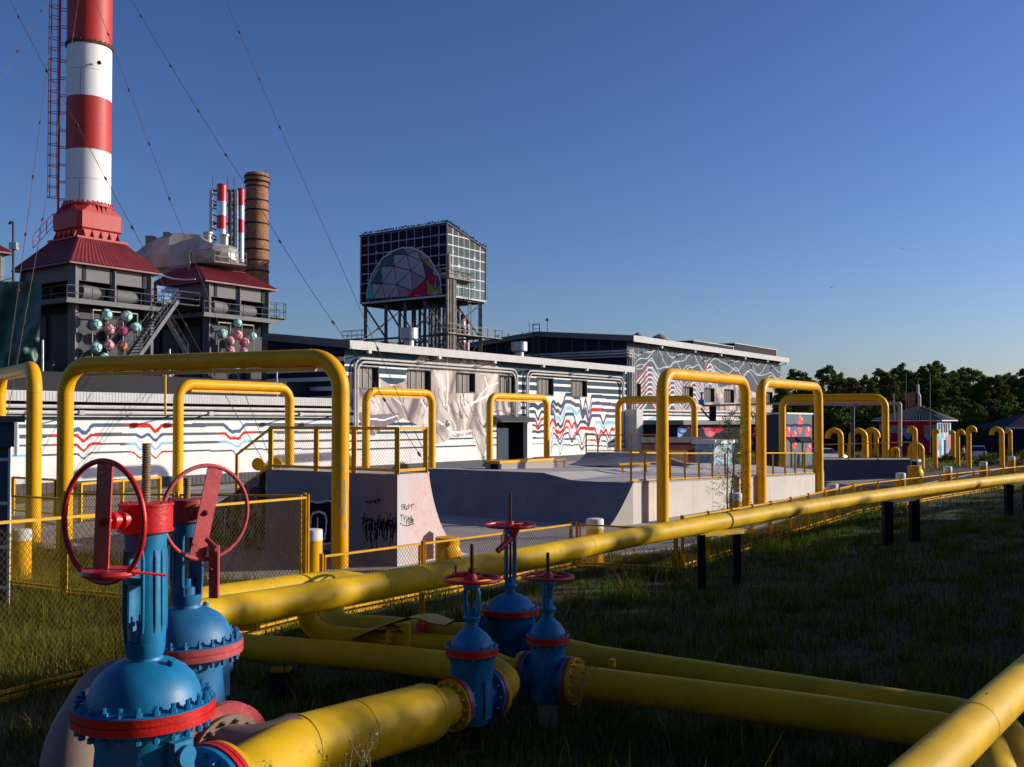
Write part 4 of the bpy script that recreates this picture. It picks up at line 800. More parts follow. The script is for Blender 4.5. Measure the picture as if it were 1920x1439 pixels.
for z in (zz[0] * .55 + zz[1] * .45, zz[2] * .5 + zz[3] * .5, zz[1] * .5 + zz[2] * .5):
    MB().lathe([(CR0 + .001, z - .015), (CR0 + .012, z), (CR0 + .001, z + .015)], (cc.x, cc.y, 0), n=64, caps=False).build('plate_seam', M['tlight'], ch)
    a = -1.55; MB().bar((cc.x + math.cos(a) * CR0, cc.y + math.sin(a) * CR0, z), (cc.x + math.cos(a) * CR0, cc.y + math.sin(a) * CR0, z - 2.2), .03, .03).build('plate_seam', M['tlight'], ch)
# ladder with cage on the left
la = math.atan2(-Q.y * 0 + D.y * -1 + 0, -D.x); dl = (P(105, 400, cc.y) - P(167, 400, cc.y)); dl.z = 0; dl = (dl.normalized() * .95 + Vector((0, -.32, 0))).normalized(); pr = Vector((-dl.y, dl.x, 0))
lz0, lz1 = zt(384), zz[-1]; base = Vector((cc.x, cc.y, 0)) + dl * (CR0 + .55)
mb = MB()
for sg in (-.3, .3): mb.bar(base + pr * sg + Vector((0, 0, lz0 - 1.2)), base + pr * sg + Vector((0, 0, lz1)), .09)
for z in frange(lz0, lz1, .35): mb.bar(base - pr * .3 + Vector((0, 0, z)), base + pr * .3 + Vector((0, 0, z)), .045)
for z in frange(lz0 + .3, lz1, 1.5): mb.bar(base + pr * .3 + Vector((0, 0, z)), base + pr * .3 - dl * .6 + Vector((0, 0, z)), .06); mb.bar(base - pr * .3 + Vector((0, 0, z)), base - pr * .3 - dl * .6 + Vector((0, 0, z)), .06)
lad = mb.build('ladder', M['ladder'], ch)
mb = MB()
for z in frange(lz0 + .4, lz1, .92): mb.tube([base + pr * .32 * math.cos(a) * 1.25 + dl * (.85 * math.sin(a)) + Vector((0, 0, z)) for a in [PI * k / 10 for k in range(11)]], .032, 5)
for a in (.15, .9, PI / 2, 2.2, PI - .15): b = base + pr * .32 * math.cos(a) * 1.25 + dl * (.85 * math.sin(a)); mb.bar(b + Vector((0, 0, lz0 + .4)), b + Vector((0, 0, lz1)), .04)
mb.build('ladder_cage', M['ladder'], lad)
mb = MB(); q = P(185, 118, cc.y - CR0 - .1); mb.tube([P(185, 118, cc.y - 1.5), P(186, 117.5, cc.y - 2.3)], .1, 8); mb.tube([P(183, 119, cc.y - 2.3), P(189, 117, cc.y - 2.3)], .16, 8); mb.build('lamp', M['rust'], ch)
# red rail on roof
mb = MB(); ra, rb = P(62, 466, 82), P(100, 425, 83)
for hh in (0, .55, 1.1): mb.bar(ra + Vector((0, 0, hh)), rb + Vector((0, 0, hh)), .05)
for k in range(4): q = ra + (rb - ra) * k / 3; mb.bar(q, q + Vector((0, 0, 1.1)), .05)
mb.build('roof_handrail', M['ladder'], t1)

# ---------------------------------------------------------------- silver duct
dv = thing('silver_duct', 'crumpled silver clad flue duct resting above the second boiler tower', 'duct', tuple(P(380, 495, 98)))
mb = MB(); secs = []
def sect(px, yt, yb, Y, dy):
    a = P(px, yb, Y); b = P(px, yt, Y); c_ = P(px, yt, Y + dy); d_ = P(px, yb, Y + dy); m1 = a.lerp(b, .55) - Vector((0, .45, 0)); m0 = a.lerp(b, .2) - Vector((0, .3, 0)); m2 = b.lerp(c_, .25) + Vector((0, 0, .12)); return [a, m0, m1, b, m2, c_, d_]
for q in ((248, 480, 515, 95, 3), (270, 462, 515, 95, 4), (294, 448, 515, 95, 5), (318, 443, 515, 95.2, 5), (322, 440, 515, 95.2, 5), (345, 441, 512, 95.5, 5), (371, 441, 512, 96, 5), (385, 452, 498, 95, 5), (400, 458, 490, 94.6, 5), (415, 461, 491, 94.8, 5), (430, 462, 492, 95.2, 5), (443, 467, 494, 96, 4), (447, 478, 494, 96.5, 3)): secs.append(sect(*q))
vs = [v + Vector((random.uniform(-.12, .12), random.uniform(-.12, .12), random.uniform(-.1, .1))) for s_ in secs for v in s_]; n7 = 7
fs = [(k * n7 + i, k * n7 + (i + 1) % n7, (k + 1) * n7 + (i + 1) % n7, (k + 1) * n7 + i) for k in range(len(secs) - 1) for i in range(n7)] + [tuple(range(n7)), tuple((len(secs) - 1) * n7 + i for i in range(n7))]
mb.add(vs, fs); mb.build('duct_casing', M['silver'], dv)
for px, yt, yb, Y, wp in ((390, 436, 462, 96.5, 17), (421, 440, 464, 97, 17)): MB().lathe([(wp * .42 * Y / FPX, -1), (wp * .42 * Y / FPX, (yb - yt) * Y / FPX * .8), (wp * .56 * Y / FPX, (yb - yt) * Y / FPX * .88), (wp * .56 * Y / FPX, (yb - yt) * Y / FPX)], P(px, yb, Y), n=20).build('duct_outlet', M['silver'], dv)
mb = MB(); mb.box(P(283, 456, 96.5), (.8, .8, 1.3)); mb.box(P(315, 446, 96.8), (.7, .8, 1.0)); mb.build('duct_stub', M['rustcream'], dv)
walkway('service_deck', [P(355, 490, 93.5), P(402, 489, 92.5), P(462, 497, 95), P(455, 495, 99), P(360, 490, 97)], P(402, 491, 93).z - .1, dv, M['rustcream'], M['rustcream'], 1.2, 1.5)
mb = MB(); mb.bar(P(355, 488, 93), P(355, 513, 93), .16); mb.build('deck_strut', M['rustcream'], dv)
mb = MB(); mb.tube([P(x, y, 88) for x, y in ((297, 514), (310, 519), (325, 523), (345, 525), (366, 524))], .07, 6); mb.build('white_hose', M['white'], t2)

# ---------------------------------------------------------------- twin stacks and brick chimney
def stack(px, Y, wp, ys, label):
    t = thing('banded_stack', label, 'chimney', tuple(P(px, ys[-1][0], Y)), 'twin red and silver stacks'); r = wp / 2 * Y / FPX
    for (ya, m_), (yb, _) in zip(ys[:-1], ys[1:]): MB().lathe([(r, P(px, yb, Y).z), (r, P(px, ya, Y).z)], (P(px, 500, Y).x, Y, 0), n=28).build('band', M[m_], t)
    MB().lathe([(r * .8, P(px, ys[0][0], Y).z - .1), (r * .85, P(px, ys[0][0], Y).z + .12), (r * 1.02, P(px, ys[0][0], Y).z - .02)], (P(px, 500, Y).x, Y, 0), n=28).build('rim', M['stred'], t); return t
SM = mat('stack_silver', (.5, .58, .66), .28, metal=.7, var=.1)
MATS['silverstack'] = SM; M['silverstack'] = SM
s1 = stack(415, 104, 18, [(348, 'stred'), (379, 'silverstack'), (405, 'stred'), (431, 'silverstack'), (470, 'silverstack')], 'left and taller of the twin red and silver stacks')
s2 = stack(451, 106, 13, [(356, 'stred'), (387, 'silverstack'), (412, 'stred'), (438, 'silverstack'), (492, 'silverstack')], 'right and thinner of the twin red and silver stacks, touching the brick chimney')
fr = thing('stack_frame', 'dark lattice frame holding the twin red and silver stacks', 'frame', tuple(P(425, 480, 105)))
for px, Y in ((396, 105), (431, 104.3), (443, 104.6), (440, 108)): MB().bar(P(px, 485, Y), P(px, 357, Y), .3).build('mast', M['galv'] if px in (396, 443) else M['tgrey'], fr)
mb = MB()
for k in range(9):
    y = 362 + k * 13; mb.bar(P(431, y, 104.3), P(443, y + 10, 104.6), .14); mb.bar(P(443, y, 104.6), P(431, y + 12, 104.3), .14); mb.bar(P(396, y, 105), P(408, y + 6, 105), .12)
for y in (358, 385, 420, 450): mb.bar(P(396, y, 105.5), P(443, y, 105.5), .2)
mb.build('lattice', M['tgrey'], fr)
mb = MB()
for px in (399, 427, 439): mb.bar(P(px, 358, 105), P(px, 332, 105), .05)
mb.build('lightning_rod', M['tgrey'], fr)
Yb = 112; bx = P(481, 500, Yb).x; zr = lambda y: P(481, y, Yb).z; pxm = Yb / FPX
bc_ = thing('brick_chimney', 'round brown brick chimney with iron hoops and corbelled top', 'chimney', (bx, Yb, 0))
MB().lathe([(24 * pxm, 0), (24 * pxm, zr(640)), (20.5 * pxm, zr(350)), (20.5 * pxm, zr(348)), (22.5 * pxm, zr(342)), (22.5 * pxm, zr(337)), (23.5 * pxm, zr(335)), (23.5 * pxm, zr(331)), (22 * pxm, zr(329)), (21 * pxm, zr(327)), (14 * pxm, zr(327))], (bx, Yb, 0), n=48).build('shaft', M['brick'], bc_)
for y in (334, 343, 352, 378, 396, 421, 452, 470, 490, 510, 535, 565, 600):
    r = (20.5 + max(0, (y - 350)) / 290 * 3.5 + (2.6 if y < 348 else .25)) * pxm; MB().lathe([(r, zr(y) - .07), (r + .06, zr(y) - .07), (r + .06, zr(y) + .07), (r, zr(y) + .07)], (bx, Yb, 0), n=48).build('iron_hoop', M['black'], bc_)
MB().bar((bx + 1, Yb, zr(328)), (bx + 1, Yb, zr(318)), .05).build('lightning_rod', M['tgrey'], bc_)

# ---------------------------------------------------------------- guy cables
def cable(pts, Y0, Y1, label, ins):
    n = len(pts); q = [P(x, y, Y0 + (Y1 - Y0) * ((y - pts[0][1]) / (pts[-1][1] - pts[0][1]))) for x, y in pts]
    # smooth a little
    o = MB().tube(q, .021, 5).build('guy_cable', M['cable']); tag(o, label, 'cable')
    m = MB()
    for x, y in ins:
        for (x0, y0), (x1, y1), a, b in zip(pts[:-1], pts[1:], q[:-1], q[1:]):
            if min(y0, y1) <= y <= max(y0, y1):
                f = (y - y0) / (y1 - y0); c_ = a.lerp(b, f); u = (b - a).normalized() * .22; m.tube([c_ - u, c_ - u * .4, c_ + u * .4, c_ + u], [.02, .08, .08, .02], 6); break
    if ins: m.build('insulator', M['rust'], o)
cable([(100, -260), (178, 0), (203, 65), (242, 169), (280, 270), (318, 373), (359, 476), (408, 604), (460, 742), (511, 871)], 86, 62, 'guy cable from the chimney ending beside the yellow railed ramp', [(0, 65), (0, 169), (0, 270), (0, 373), (0, 476), (0, 660), (0, 860)])
cable([(90, -260), (247, 0), (265, 31), (320, 124), (372, 208), (424, 291), (481, 378), (525, 453), (575, 532), (621, 600), (667, 664), (720, 749), (790, 858)], 86, 62, 'longest guy cable crossing the sky to the middle of the fish mural', [(0, 31), (0, 124), (0, 208), (0, 291), (0, 453), (0, 605), (0, 750), (0, 852)])
cable([(310, -300), (423, 0), (449, 61), (486, 148), (525, 239), (574, 350), (640, 500), (688, 609), (732, 708), (761, 775), (803, 862)], 90, 62, 'rightmost guy cable running down the open sky past the tank', [(0, 61), (0, 148), (0, 239), (0, 655), (0, 857)])
cable([(-100, -230), (20, 0), (35, 32), (88, 133), (145, 235), (198, 335), (248, 427), (295, 514), (321, 561), (376, 660), (430, 755), (498, 872)], 76, 60, 'guy cable crossing in front of the chimney from upper left', [(0, 32), (0, 133), (0, 235), (0, 335), (0, 427), (0, 610)])
cable([(150, -110), (93, 0), (78, 22), (33, 97), (0, 150), (-40, 215)], 84, 70, 'short guy cable slanting out of the upper left corner', [(0, 22), (0, 97)])
cable([(120, -190), (98, 60), (88, 133), (75, 230), (62, 332), (48, 440), (32, 560), (16, 680), (4, 790)], 84, 55, 'near vertical guy cable left of the chimney, over the tarpaulin', [(0, 133), (0, 230), (0, 332), (0, 440), (0, 545)])
cable([(200, -180), (147, 0), (137, 65), (124, 150), (110, 235), (97, 320), (80, 412), (56, 545), (32, 680), (10, 800)], 86, 55, 'steep guy cable passing behind the ladder and over the tarpaulin', [(0, 65), (0, 412), (0, 605)])
for px, Yv, lab in ((506, 60.5, 'small yellow anchor block with discs behind the railed ramp'),):
    a = P(px, 884, Yv); t = thing('cable_anchor', lab, 'anchor', tuple(a)); MB().box(a + Vector((.3, 0, -.2)), (1.6, .8, 1.2)).build('block', M['yel'], t)
    for dx in (-.6, .5): MB().lathe([(.35, -.05), (.4, 0), (.35, .05)], a + Vector((dx, -.45, .45)), (0, 1, 0), n=20).build('disc', M['yel'], t)
# ================================================================ yellow pipe arches
def arch(pxL, YL, pxR, YR, H, r, label, light=True, bend=.85, group='yellow pipe arches around the skate park', seam=True):
    a, b = XY(pxL, YL), XY(pxR, YR); u = (b - a).normalized(); t = thing('pipe_arch', label, 'pipe arch', tuple(a), group)
    Z = Vector((0, 0, 1)); mb = MB(); zc_ = H - r
    mb.tube(fillet([a - Z * .3, a + Z * zc_, b + Z * zc_, b - Z * .3], bend, 12), r, 28); mb.build('pipe', M['yel'], t)
    if seam:
        for q in (a + Z * (zc_ - bend - .05), b + Z * (zc_ - bend - .05)): MB().lathe([(r + .001, -.02), (r + .008, 0), (r + .001, .02)], q, (0, 0, 1), n=28, caps=False).build('weld_seam', M['yel'], t)
        for q in (a + u * (bend + .05) + Z * zc_, b - u * (bend + .05) + Z * zc_): MB().lathe([(r + .001, -.02), (r + .008, 0), (r + .001, .02)], q, u, n=28, caps=False).build('weld_seam', M['yel'], t)
    if light:
        L = (b - a).length; p0 = a + u * (bend * .9) + Z * (zc_ - r - .07); p1 = b - u * (bend * .9) + Z * (zc_ - r - .07)
        mb = MB(); mb.bar(p0, p1, .16, .1); ls = mb.build('light_strip', M['yel'], t)
        mb = MB(); n = max(3, int(L / 1.5)); mb.bar(p0 - Z * .06, p1 - Z * .06, .1, .03); mb.build('diffuser', M['ylamp'], ls)
        mb = MB()
        for k in range(n + 1): q = p0 + (p1 - p0) * k / n; mb.box(q + Z * .06, (.08, .08, .12))
        mb.build('bracket', M['yel'], ls)
    return t
arch(122.5, 34.0, 638.5, 29.7, 6.6, .265, 'largest yellow pipe arch, its shaded bar spanning the left half of the photo', bend=1.0)
arch(-2, 42, 64, 36, 6.62, .265, 'yellow pipe arch cut by the left edge of the photo', light=False)
arch(334, 51.5, 543, 57.5, 6.62, .265, 'yellow pipe arch seen beneath the largest one, with a lit strip lamp')
arch(686, 64.5, 810, 70, 6.65, .26, 'yellow pipe arch in front of the fish tail, left of the dark doorway')
arch(918, 77, 1025, 84, 6.65, .26, 'yellow pipe arch framing the dark doorway of the mural hall')
arch(1159, 90, 1302, 86, 6.65, .28, 'yellow pipe arch seen through the near right arch, before the tall hall')
arch(1242, 43.1, 1398, 50.9, 6.76, .265, 'near right yellow pipe arch, left of the two tall ones by the white wall', light=False)
arch(1427, 52.8, 1535, 60.4, 6.76, .265, 'second tall yellow pipe arch by the end of the white wall', light=False)
arch(1467, 82, 1660, 80, 6.62, .28, 'wide yellow pipe arch in front of the dark trees')
b0 = P(765, 500, 1); 
# small junction box on the big arch leg: paint chips
a = XY(638.5, 29.7); bigarch = next(o for o in bpy.data.objects if str(o.get('label', '')).startswith('largest yellow pipe arch'))
for z, an_, w_, h_ in ((3.0, -1.2, .1, .14), (2.4, -.9, .08, .5), (2.0, -.85, .1, .3), (1.7, -1.0, .07, .3), (1.9, -1.5, .06, .25), (2.55, -1.6, .12, .1), (4.2, -1.9, .05, .1), (1.3, -.8, .06, .3)):
    mb = MB()
    for k in range(5):
        aa = an_ + (k - 2) * w_ / .27 / 5; dz = random.uniform(-.03, .03); h2 = h_ * (1 - abs(k - 2) * .25)
        mb.quad(*[(a.x + math.cos(t_) * .267, a.y + math.sin(t_) * .267, z + dz + q) for t_, q in ((aa - .05, -h2 / 2), (aa + .05, -h2 / 2), (aa + .05, h2 / 2), (aa - .05, h2 / 2))])
    mb.build('peeled_patch', mat('peeled_grey', (.4, .36, .34), .8, var=.2), bigarch)

# ================================================================ chain link fences
def strand(mb, a, b, r):
    a, b = Vector(a), Vector(b); d = (b - a).normalized(); x = d.cross(Vector((0, 0, 1))).normalized() * r; y = d.cross(x)
    mb.add([a + x, a - x * .5 + y * .87, a - x * .5 - y * .87, b + x, b - x * .5 + y * .87, b - x * .5 - y * .87], [(0, 1, 4, 3), (1, 2, 5, 4), (2, 0, 3, 5)])
def meshpanel(mb, a, b, z0, z1, pitch=.095, r=.0042):
    L = (b - a).length; u = (b - a) / L; H = z1 - z0; kx = .8; n = int((L + H * kx) / pitch)
    for sg in (0, 1):
        for i in range(1, n):
            s0 = i * pitch - H * kx; s1 = i * pitch; lo, hi = max(s0, 0), min(s1, L)
            if hi - lo < .02: continue
            za, zb = z0 + (lo - s0) / kx, z0 + (hi - s0) / kx
            if sg: za, zb = z1 - (lo - s0) / kx, z1 - (hi - s0) / kx
            strand(mb, a + u * lo + Vector((0, 0, za)), a + u * hi + Vector((0, 0, zb)), r)
def fence(pts, label, step, pw=.06, z0=.12, pitch=.1, wr=.0042, group='yellow chain link fences', double=True, mesh=True, cat='fence'):
    """pts: list of (Vector ground, height)"""
    t = thing('mesh_fence', label, cat, tuple(pts[0][0]), group); Z = Vector((0, 0, 1))
    for (a, ha), (b, hb) in zip(pts[:-1], pts[1:]):
        L = (b - a).length; n = max(1, round(L / step)); u = (b - a).normalized()
        for k in range(n):
            q, q2 = a + (b - a) * k / n, a + (b - a) * (k + 1) / n; h = ha + (hb - ha) * k / n; h2 = ha + (hb - ha) * (k + 1) / n
            MB().bar(q + u * .04 - Z * .1, q + u * .04 + Z * (h + .02), pw * 1.3, pw * 1.3).build('post', M['fence'], t)
            fr_ = MB(); fr_.bar(q + u * .12 + Z * (h - .05), q2 - u * .06 + Z * (h2 - .05), pw, pw * .8); fr_.bar(q + u * .12 + Z * z0, q2 - u * .06 + Z * z0, pw, pw * .8)
            fr_.bar(q + u * .14 + Z * z0, q + u * .14 + Z * (h - .05), pw * .8, pw * .8); fr_.bar(q2 - u * .07 + Z * z0, q2 - u * .07 + Z * (h2 - .05), pw * .8, pw * .8)
            fo = fr_.build('panel_frame', M['fence'], t)
            if mesh: m_ = MB(); meshpanel(m_, q + u * .15, q2 - u * .08, z0, min(h, h2) - .06, pitch, wr); m_.build('wire_mesh', M['wire'], fo)
        if double: m_ = MB(); m_.bar(a - Z * 0 + NRM * .1, b + NRM * .1, .1, .12); m_.build('base_rail', M['fence'], t)
    MB().bar(pts[-1][0] - Z * .1, pts[-1][0] + Z * (pts[-1][1] + .02), pw * 1.3, pw * 1.3).build('post', M['fence'], t)
    return t
gL = G(-160, 1355); g0 = G(0, 1300); g1 = XY(577, 21.9); 
fence([(gL, 2.86), (g1, 2.76)], 'tall yellow mesh fence in the left foreground behind the two big blue valves', 5.8)
fence([(XY(574, 22.3), 2.76), (XY(124, 25.2), 2.6)], 'tall yellow mesh fence returning leftwards behind the handwheels', 3.2, wr=.0055)
fence([(XY(124, 25.4), 2.45), (XY(18, 26.5), 2.45)], 'short tall mesh fence panel beside the slate booth at the left edge', 3, wr=.0055)
fence([(XY(601, 22.1), 1.42), (XY(1071, 29.8), 1.34)], 'low yellow mesh fence running behind the long dappled pipe', 3.2, wr=.0052)
fence([(XY(1079, 30), 1.32), (XY(1268, 28.9), 1.28)], 'low yellow mesh gate panel standing in front of the white topped bollard', 6, wr=.0055, cat='fence gate')
fence([(XY(1277, 29.4), 1.58), (XY(1443, 36.4), 1.44), (XY(1597, 46.5), 1.42)], 'low yellow mesh fence below the white wall, behind the long pipe', 2.3, wr=.006, pitch=.1)
fence([(XY(1597, 46.8), 1.42), (XY(1760, 56.5), 1.36), (XY(1990, 76), 1.3)], 'far stretch of low yellow mesh fence running off the right edge', 3, wr=.007, pitch=.15)
# far railing fences seen behind the left arches
def railing(pts, h, label, step=1.5, pw=.07, group=None, mesh=False, low=.12, par=None, heights=None):
    t = par or thing('railing', label, 'railing', tuple(pts[0]), group); Z = Vector((0, 0, 1))
    for a, b in zip(pts[:-1], pts[1:]):
        L = (b - a).length; n = max(1, round(L / step)); u = (b - a).normalized()
        for k in range(n): q = a + (b - a) * k / n; MB().bar(q - Z * .03, q + Z * h, pw).build('post', M['fence'], t)
        mb = MB(); mb.bar(a + Z * (h - .02), b + Z * (h - .02), pw * .8, pw * .7); mb.build('top_rail', M['fence'], t)
        mb = MB(); mb.bar(a + Z * low, b + Z * low, pw * .7, pw * .6); mb.build('bottom_rail', M['fence'], t)
        if mesh: mb = MB(); meshpanel(mb, a, b, low, h, .11, .004) if abs(a.z - b.z) < .1 else None; mb.build('wire_mesh', M['wire'], t) if mb.v else None
    MB().bar(pts[-1] - Z * .03, pts[-1] + Z * h, pw).build('post', M['fence'], t)
    return t
railing([XY(26, 46, .15), XY(106, 44, .15)], 1.65, 'yellow railing behind the left arch leg and slate booth', 2, .14, 'yellow railings', True)
railing([XY(108, 44, .15), XY(152, 42, .15), XY(300, 47, .15)], 1.6, 'yellow railing behind the left red handwheel', 2.6, .14, 'yellow railings', True)

# ================================================================ skate park
K0 = Vector((-3.47, 29.9, 0)); QP = Vector((-.814, .581, 0)).normalized()
def KP(a, b, z): v = K0 + D * a + QP * b; return Vector((v.x, v.y, z))
GR = paintmat('graffiti_concrete', .75, .07, .12)
rb = thing('quarter_pipe', 'tall concrete quarter pipe block with black graffiti and a curved lit side', 'skate ramp', tuple(K0))
HQ = 2.78; arc = [(1.46 + 2.15 * (math.sin(t * PI / 2 * .93) / math.sin(PI / 2 * .93)) ** 1.0 * 1, HQ * (1 - math.sin(t * PI / 2)) ) for t in [k / 14 for k in range(15)]]
arc = []
for k in range(17):
    th_ = (k / 16) * math.radians(74) ; R_ = 3.2; x = R_ * (math.cos(math.radians(16) ) - math.cos(math.radians(16) + th_)) ; arc.append((th_, x))
xs = []                                                      # quarter circle from steep lip to flat
for k in range(17):
    a_ = math.radians(72) * (1 - k / 16); xs.append((math.sin(a_), 1 - math.cos(a_)))
mx_, mz_ = xs[0]; prof = [(1.46 + 2.2 * (1 - x / mx_), HQ * z / mz_) for x, z in xs]
poly = [(0, 0), (0, HQ), (1.46, HQ)] + prof[1:] 
mb = MB(); ext = 5.9
a = [KP(s_, .02, z) for s_, z in poly]; mb.prism(a, QP * ext); mb.build('ramp_body', M['conc'], rb)
mb = MB(); mb.tube([KP(1.46, 0, HQ), KP(1.46, ext, HQ)], .035, 8); mb.build('coping', M['galv'], rb)
# painted sides
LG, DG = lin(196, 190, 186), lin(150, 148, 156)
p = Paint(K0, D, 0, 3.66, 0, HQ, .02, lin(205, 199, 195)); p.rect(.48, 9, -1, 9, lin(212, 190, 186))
n1 = vnoise(p.S * 9, p.Z * 9, 21); p.c[(p.S > .5) & (n1 > .72)] = lin(214, 178, 175)
PX = lambda pts: [(480 + x / 4.571, 900 + y / 4.571) for x, y in pts]
BK = lin(60, 55, 60)
FR = [[(1250,215),(1252,255)],[(1245,222),(1262,210)],[(1248,236),(1260,232)],[(1268,212),(1268,255)],[(1268,214),(1280,212),(1282,228),(1268,234)],[(1272,234),(1284,255)],[(1292,222),(1290,256)],[(1312,210),(1300,226),(1312,238),(1300,252)],[(1318,222),(1350,208)],[(1336,216),(1332,254)],
 [(1236,305),(1262,300)],[(1248,302),(1246,350)],[(1262,310),(1270,338),(1282,308)],[(1270,338),(1268,362)],[(1290,380),(1288,320),(1304,316),(1306,338),(1290,345)],[(1300,350),(1312,384)],[(1318,384),(1328,310),(1342,382)],[(1320,350),(1340,348)],[(1235,372),(1260,390),(1300,396),(1350,376)],[(1310,330),(1350,340),(1340,370),(1310,360),(1312,330)]]
for q in FR: p.stroke(PX(q), .03, BK)
sc_ = p.w([(893, 1072)])
p.poly([(1.0, .05), (1.0, .45), (1.2, .8), (1.5, .95), (1.7, .85), (1.7, .05)], lin(80, 55, 60), px=False)
lim = np.interp(p.S, [q[0] for q in sorted(poly[2:])], [q[1] for q in sorted(poly[2:])]); p.keep = (p.Z < lim) | (p.S < 1.46)
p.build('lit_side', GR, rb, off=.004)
p = Paint(K0 + QP * 5.9, -QP, 0, 5.9, 0, HQ, .022, lin(122, 124, 138))  # same concrete painted darker and bluer than the lit side, shade in the colour
p.poly(PX([(450,190),(480,180),(520,195),(570,190),(610,180),(655,185),(655,560),(600,545),(540,550),(450,520)]), lin(16, 15, 18)); 
for q, w_, c_ in (([(450,195),(480,182),(520,197),(570,190),(610,180),(655,186)], .05, lin(215,215,220)), ([(470,320),(490,285),(540,272),(590,290),(605,340),(600,420),(590,500),(560,530),(510,525),(480,490),(466,420),(470,320)], .07, lin(210,210,215)), ([(530,325),(527,400),(532,490)], .05, lin(225,225,230)), ([(520,520),(540,545),(600,548),(655,540)], .05, lin(215,215,220))): p.stroke(PX(q), w_, c_)
rg = random.Random(4)
for k in range(26):
    x = 925 + k * 11.5; y0 = 330 + rg.uniform(-40, 60); p.stroke(PX([(x, y0), (x + rg.uniform(-12, 12), y0 + 60), (x + rg.uniform(-10, 10), y0 + rg.uniform(120, 230))]), .04, lin(14, 12, 16))
for k in range(12): x = 930 + k * 24; p.stroke(PX([(x, 400 + rg.uniform(-50, 30)), (x + 22, 350 + rg.uniform(-30, 40)), (x + 12, 430)]), .05, lin(14, 12, 16))
p.stroke(PX([(905, 330), (960, 335)]), .05, BK); p.stroke(PX([(932, 290), (925, 380)]), .05, BK)
for q in ([(940,180),(955,200),(960,178),(975,205),(985,175)], [(990,205),(1000,175),(1015,200),(1025,172),(1030,205)], [(1035,170),(1060,165),(1040,200),(1068,170)], [(950, 600), (1000, 580), (1050, 600), (1100, 575), (1200, 585)], [(560,610),(570,660),(600,610),(620,665)], [(590,600),(640,640)], [(600,660),(640,590)]): p.stroke(PX(q), .04, lin(14, 12, 16))
for k in range(14): x = 950 + k * 13; p.stroke(PX([(x, 240 + rg.uniform(-10, 50)), (x + 18, 250 + rg.uniform(-10, 60))]), .03, lin(150, 90, 100))
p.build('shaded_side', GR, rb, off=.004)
# lower left wing with curve
wing = [(5.9, 0), (5.9, HQ), (7.6, 1.9), (8.75, 1.4), (10, 1.05), (12.5, .9), (12.5, 0)]
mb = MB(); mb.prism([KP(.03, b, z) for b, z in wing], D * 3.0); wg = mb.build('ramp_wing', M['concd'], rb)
p = Paint(K0 + QP * 12.5, -QP, 0, 6.6, 0, HQ, .03, lin(120, 112, 116)); ng = vnoise(p.S * 5, p.Z * 4, 31); n3_ = vnoise(p.S * 2.2, p.Z * 1.2, 33)
p.c[ng > .55] = lin(58, 50, 56); p.c[ng < .22] = lin(150, 146, 150); p.c[(n3_ > .7)] = lin(30, 26, 32)
for k in range(18): x = .4 + k * .33; p.stroke([(x, .3 + rg.uniform(0, .4)), (x + rg.uniform(-.3, .3), .9 + rg.uniform(0, .5)), (x + rg.uniform(-.3, .3), .4 + rg.uniform(0, .8))], .06, lin(30, 26, 32) if k % 3 else lin(180, 176, 180), px=False)
lw = sorted([(12.5 - b, z) for b, z in wing[1:-1]]); p.keep = p.Z < np.interp(p.S, [q[0] for q in lw], [q[1] for q in lw])
p.build('graffiti_panel', GR, wg, off=-.02)
railing([KP(.08, 5.8, HQ), KP(.08, 3.6, HQ), KP(.08, 1.9, HQ), KP(.08, .08, HQ), KP(1.4, .08, HQ)], 1.42, 'yellow mesh railing on top of the graffiti covered quarter pipe', 2.4, .14, 'yellow railings', True)
sr = railing([KP(.2, 7.7, 1.85), KP(.2, 5.95, HQ)], 1.4, 'sloping yellow handrail going down the left end of the quarter pipe', 2.4, .09, 'yellow railings')
# centre bank
cb = thing('concrete_bank', 'long shaded concrete bank in the middle of the skate park', 'skate ramp', tuple(G(1140, 990)))
tr_ = P(1187, 907, 42); tx = []
for k in range(25):
    w_ = 12.2 * (1 - k / 24); v = tr_ + QP * w_; v.z = 1.77 + .3 * min(1, max(0, (w_ - 3.0) / 1.6)); tx.append(v)
n = len(tx); b1_ = G(1142, 988); b0_ = b1_ + QP * 12.2; N = 12; vs = []
for i, t_ in enumerate(tx):
    f = i / (n - 1); bt = b0_.lerp(b1_, f); bt.z = .012
    for k in range(N + 1):
        a_ = k / N; th_ = a_ * math.radians(58); hx = a_; hz = hx ** 1.25
        q = bt.lerp(Vector((t_.x, t_.y, 0)), hx); q.z = bt.z + (t_.z - bt.z) * hz; vs.append(q)
mb = MB(); mb.add(vs, [(i * (N + 1) + k, (i + 1) * (N + 1) + k, (i + 1) * (N + 1) + k + 1, i * (N + 1) + k + 1) for i in range(n - 1) for k in range(N)], True)
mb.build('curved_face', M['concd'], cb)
endp = [vs[(n - 1) * (N + 1) + k] for k in range(N + 1)]
